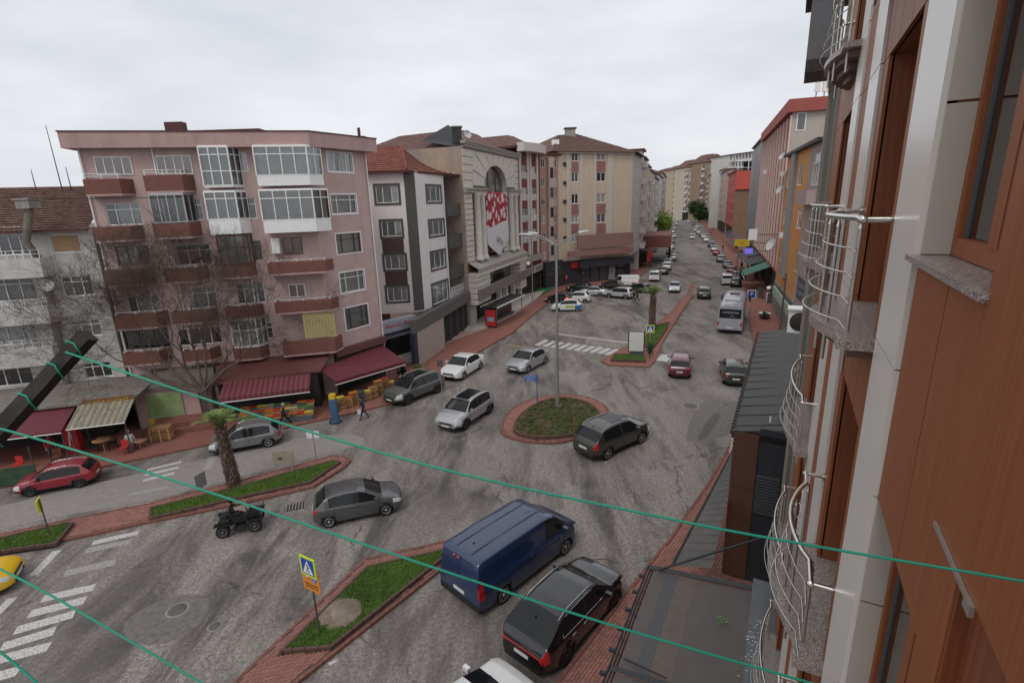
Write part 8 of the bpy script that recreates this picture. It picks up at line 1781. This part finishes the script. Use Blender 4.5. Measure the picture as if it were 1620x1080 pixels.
NAVYC = mat('navy_cloth', (.018,.025,.045), .9, var=.2); BLKC = mat('black_cloth', (.010,.010,.011), .9, var=.2); DKG2 = mat('dark_green_cloth', (.025,.03,.022), .9, var=.2); GRYC = mat('grey_cloth', (.08,.08,.085), .9, var=.2); BGC = mat('beige_cloth', (.3,.26,.2), .9, var=.1); JEAN = mat('denim', (.035,.05,.09), .9, var=.2); REDC = mat('red_cloth', (.3,.03,.03), .9, var=.1); WHC = mat('white_cloth', (.55,.54,.52), .9)
p = G(577,663); person(p, radians(200), 'man in a navy jacket and black trousers stepping onto the road by the kerb', NAVYC, BLKC, HAIRD, .28, .2, .07, h=1.62, hold=SWHT)
p = G(451,674,.0); person(p, radians(10), 'grey haired man in a dark jacket walking past the fruit stall', DKG2, BLKC, HAIRG, .5, .4, .03, h=1.6)
p = G(640,606,.13); person(p, radians(250), 'woman in a long black coat on the pavement behind the grey green suv', BLKC, BLKC, HAIRD, .1, .1, .02, coat=True, h=1.66, hold=SWHT)
p = G(209,711,.13); person(p, radians(-60), 'seated man in a white shirt and cap by the stool table', WHC, GRYC, HAIRG, sit=True, arm=.2)
o_ = thing('stool', 'small dark stool under the seated man in the white shirt', 'stool', p); q = MB(); q.box(-.18,.18,-.18,.18,.34,.38,BROWNF); q.build('seat', o_)
for sx in (-1,1):
    for sy in (-1,1): q = MB(); q.box(sx*.15-.02,sx*.15+.02,sy*.15-.02,sy*.15+.02,0,.34,BROWNF); q.build('leg', o_)
p = G(85,728,.13); person(p, radians(-30), 'person in a red top behind the green terrace screen', REDC, GRYC, HAIRD, .1, .1)
rid = person(atv.location+Vector((0,0,.40)), atv.rotation_euler.z, 'rider in black clothes and helmet on the quad bike', BLKC, BLKC, HAIRD, sit=True, armsfwd=True, h=1.62); rid.location = atv.matrix_basis @ Vector((-.28,0,.34)); q = MB(); q.lathe([(0,-.15),(.11,-.13),(.14,-.03),(.14,.05),(.10,.13),(0,.16)], P_BLACK, 14, (.04,0,1.22)); q.build('helmet', rid)
gp_ = 'pedestrians on the far pavements'
for (x,y,rz_,c1,c2,lb,z) in ((1178,446,100,BLKC,BLKC,'person in black walking on the right pavement by the green awning',.12),(1173,428,95,BLKC,GRYC,'dark dressed person left of the one by the green awning',.12),(1182,432,80,NAVYC,JEAN,'person in navy standing before the yellow sign',.12),(1143,397,280,BLKC,BLKC,'lone person in black on the right pavement past the yellow sign',.12),
      (1124,372,100,REDC,BLKC,'person in a red top far along the right pavement',.12),(1128,366,90,BLKC,BLKC,'dark figure far along the right pavement beside the café',.12),(1043,366,100,BLKC,BLKC,'dark figure on the left pavement under the green tree',.12),(1047,366,280,NAVYC,JEAN,'person in navy next to the dark figure under the green tree',.12),
      (1003,478,200,BLKC,GRYC,'person in black standing beside the silver suv in the parking bay',0),(1008,477,170,NAVYC,BLKC,'person carrying a white bag beside the parking bay',0),(1219,466,80,GRYC,JEAN,'person in grey at the shop door behind the round tub',.12),(1244,300,0,BLKC,BLKC,'',0)):
    if not lb: continue
    p = G(x,y,z); person(p, radians(rz_), lb, c1, c2, HAIRD, .3, .25, h=1.72, group=gp_, hold=SWHT if 'white bag' in lb else None)
# overhead service cables
CAB = mat('black_cable', (.02,.02,.02), .7)
for (a, e, sag, lb) in ((gw.P(0,.6,4.6), pw.P(4,.6,4.2), .4, 'sagging black cable along the grey and pink blocks'), (gw.P(0,.5,5.2), gw.P(gw.L,.3,5.0), .25, 'black cable across the grey block above the maroon awning'), (pw.P(6.5,1.5,15.4), gw.P(2,1.2,16), .3, 'thin cable from the upper balconies of the pink block')):
    q = MB(); q.tube([a.lerp(e,t/10)-Vector((0,0,sag*4*(t/10)*(1-t/10))) for t in range(11)], .018, CAB, 4); tag(q.build('cable'), lb, 'cable')
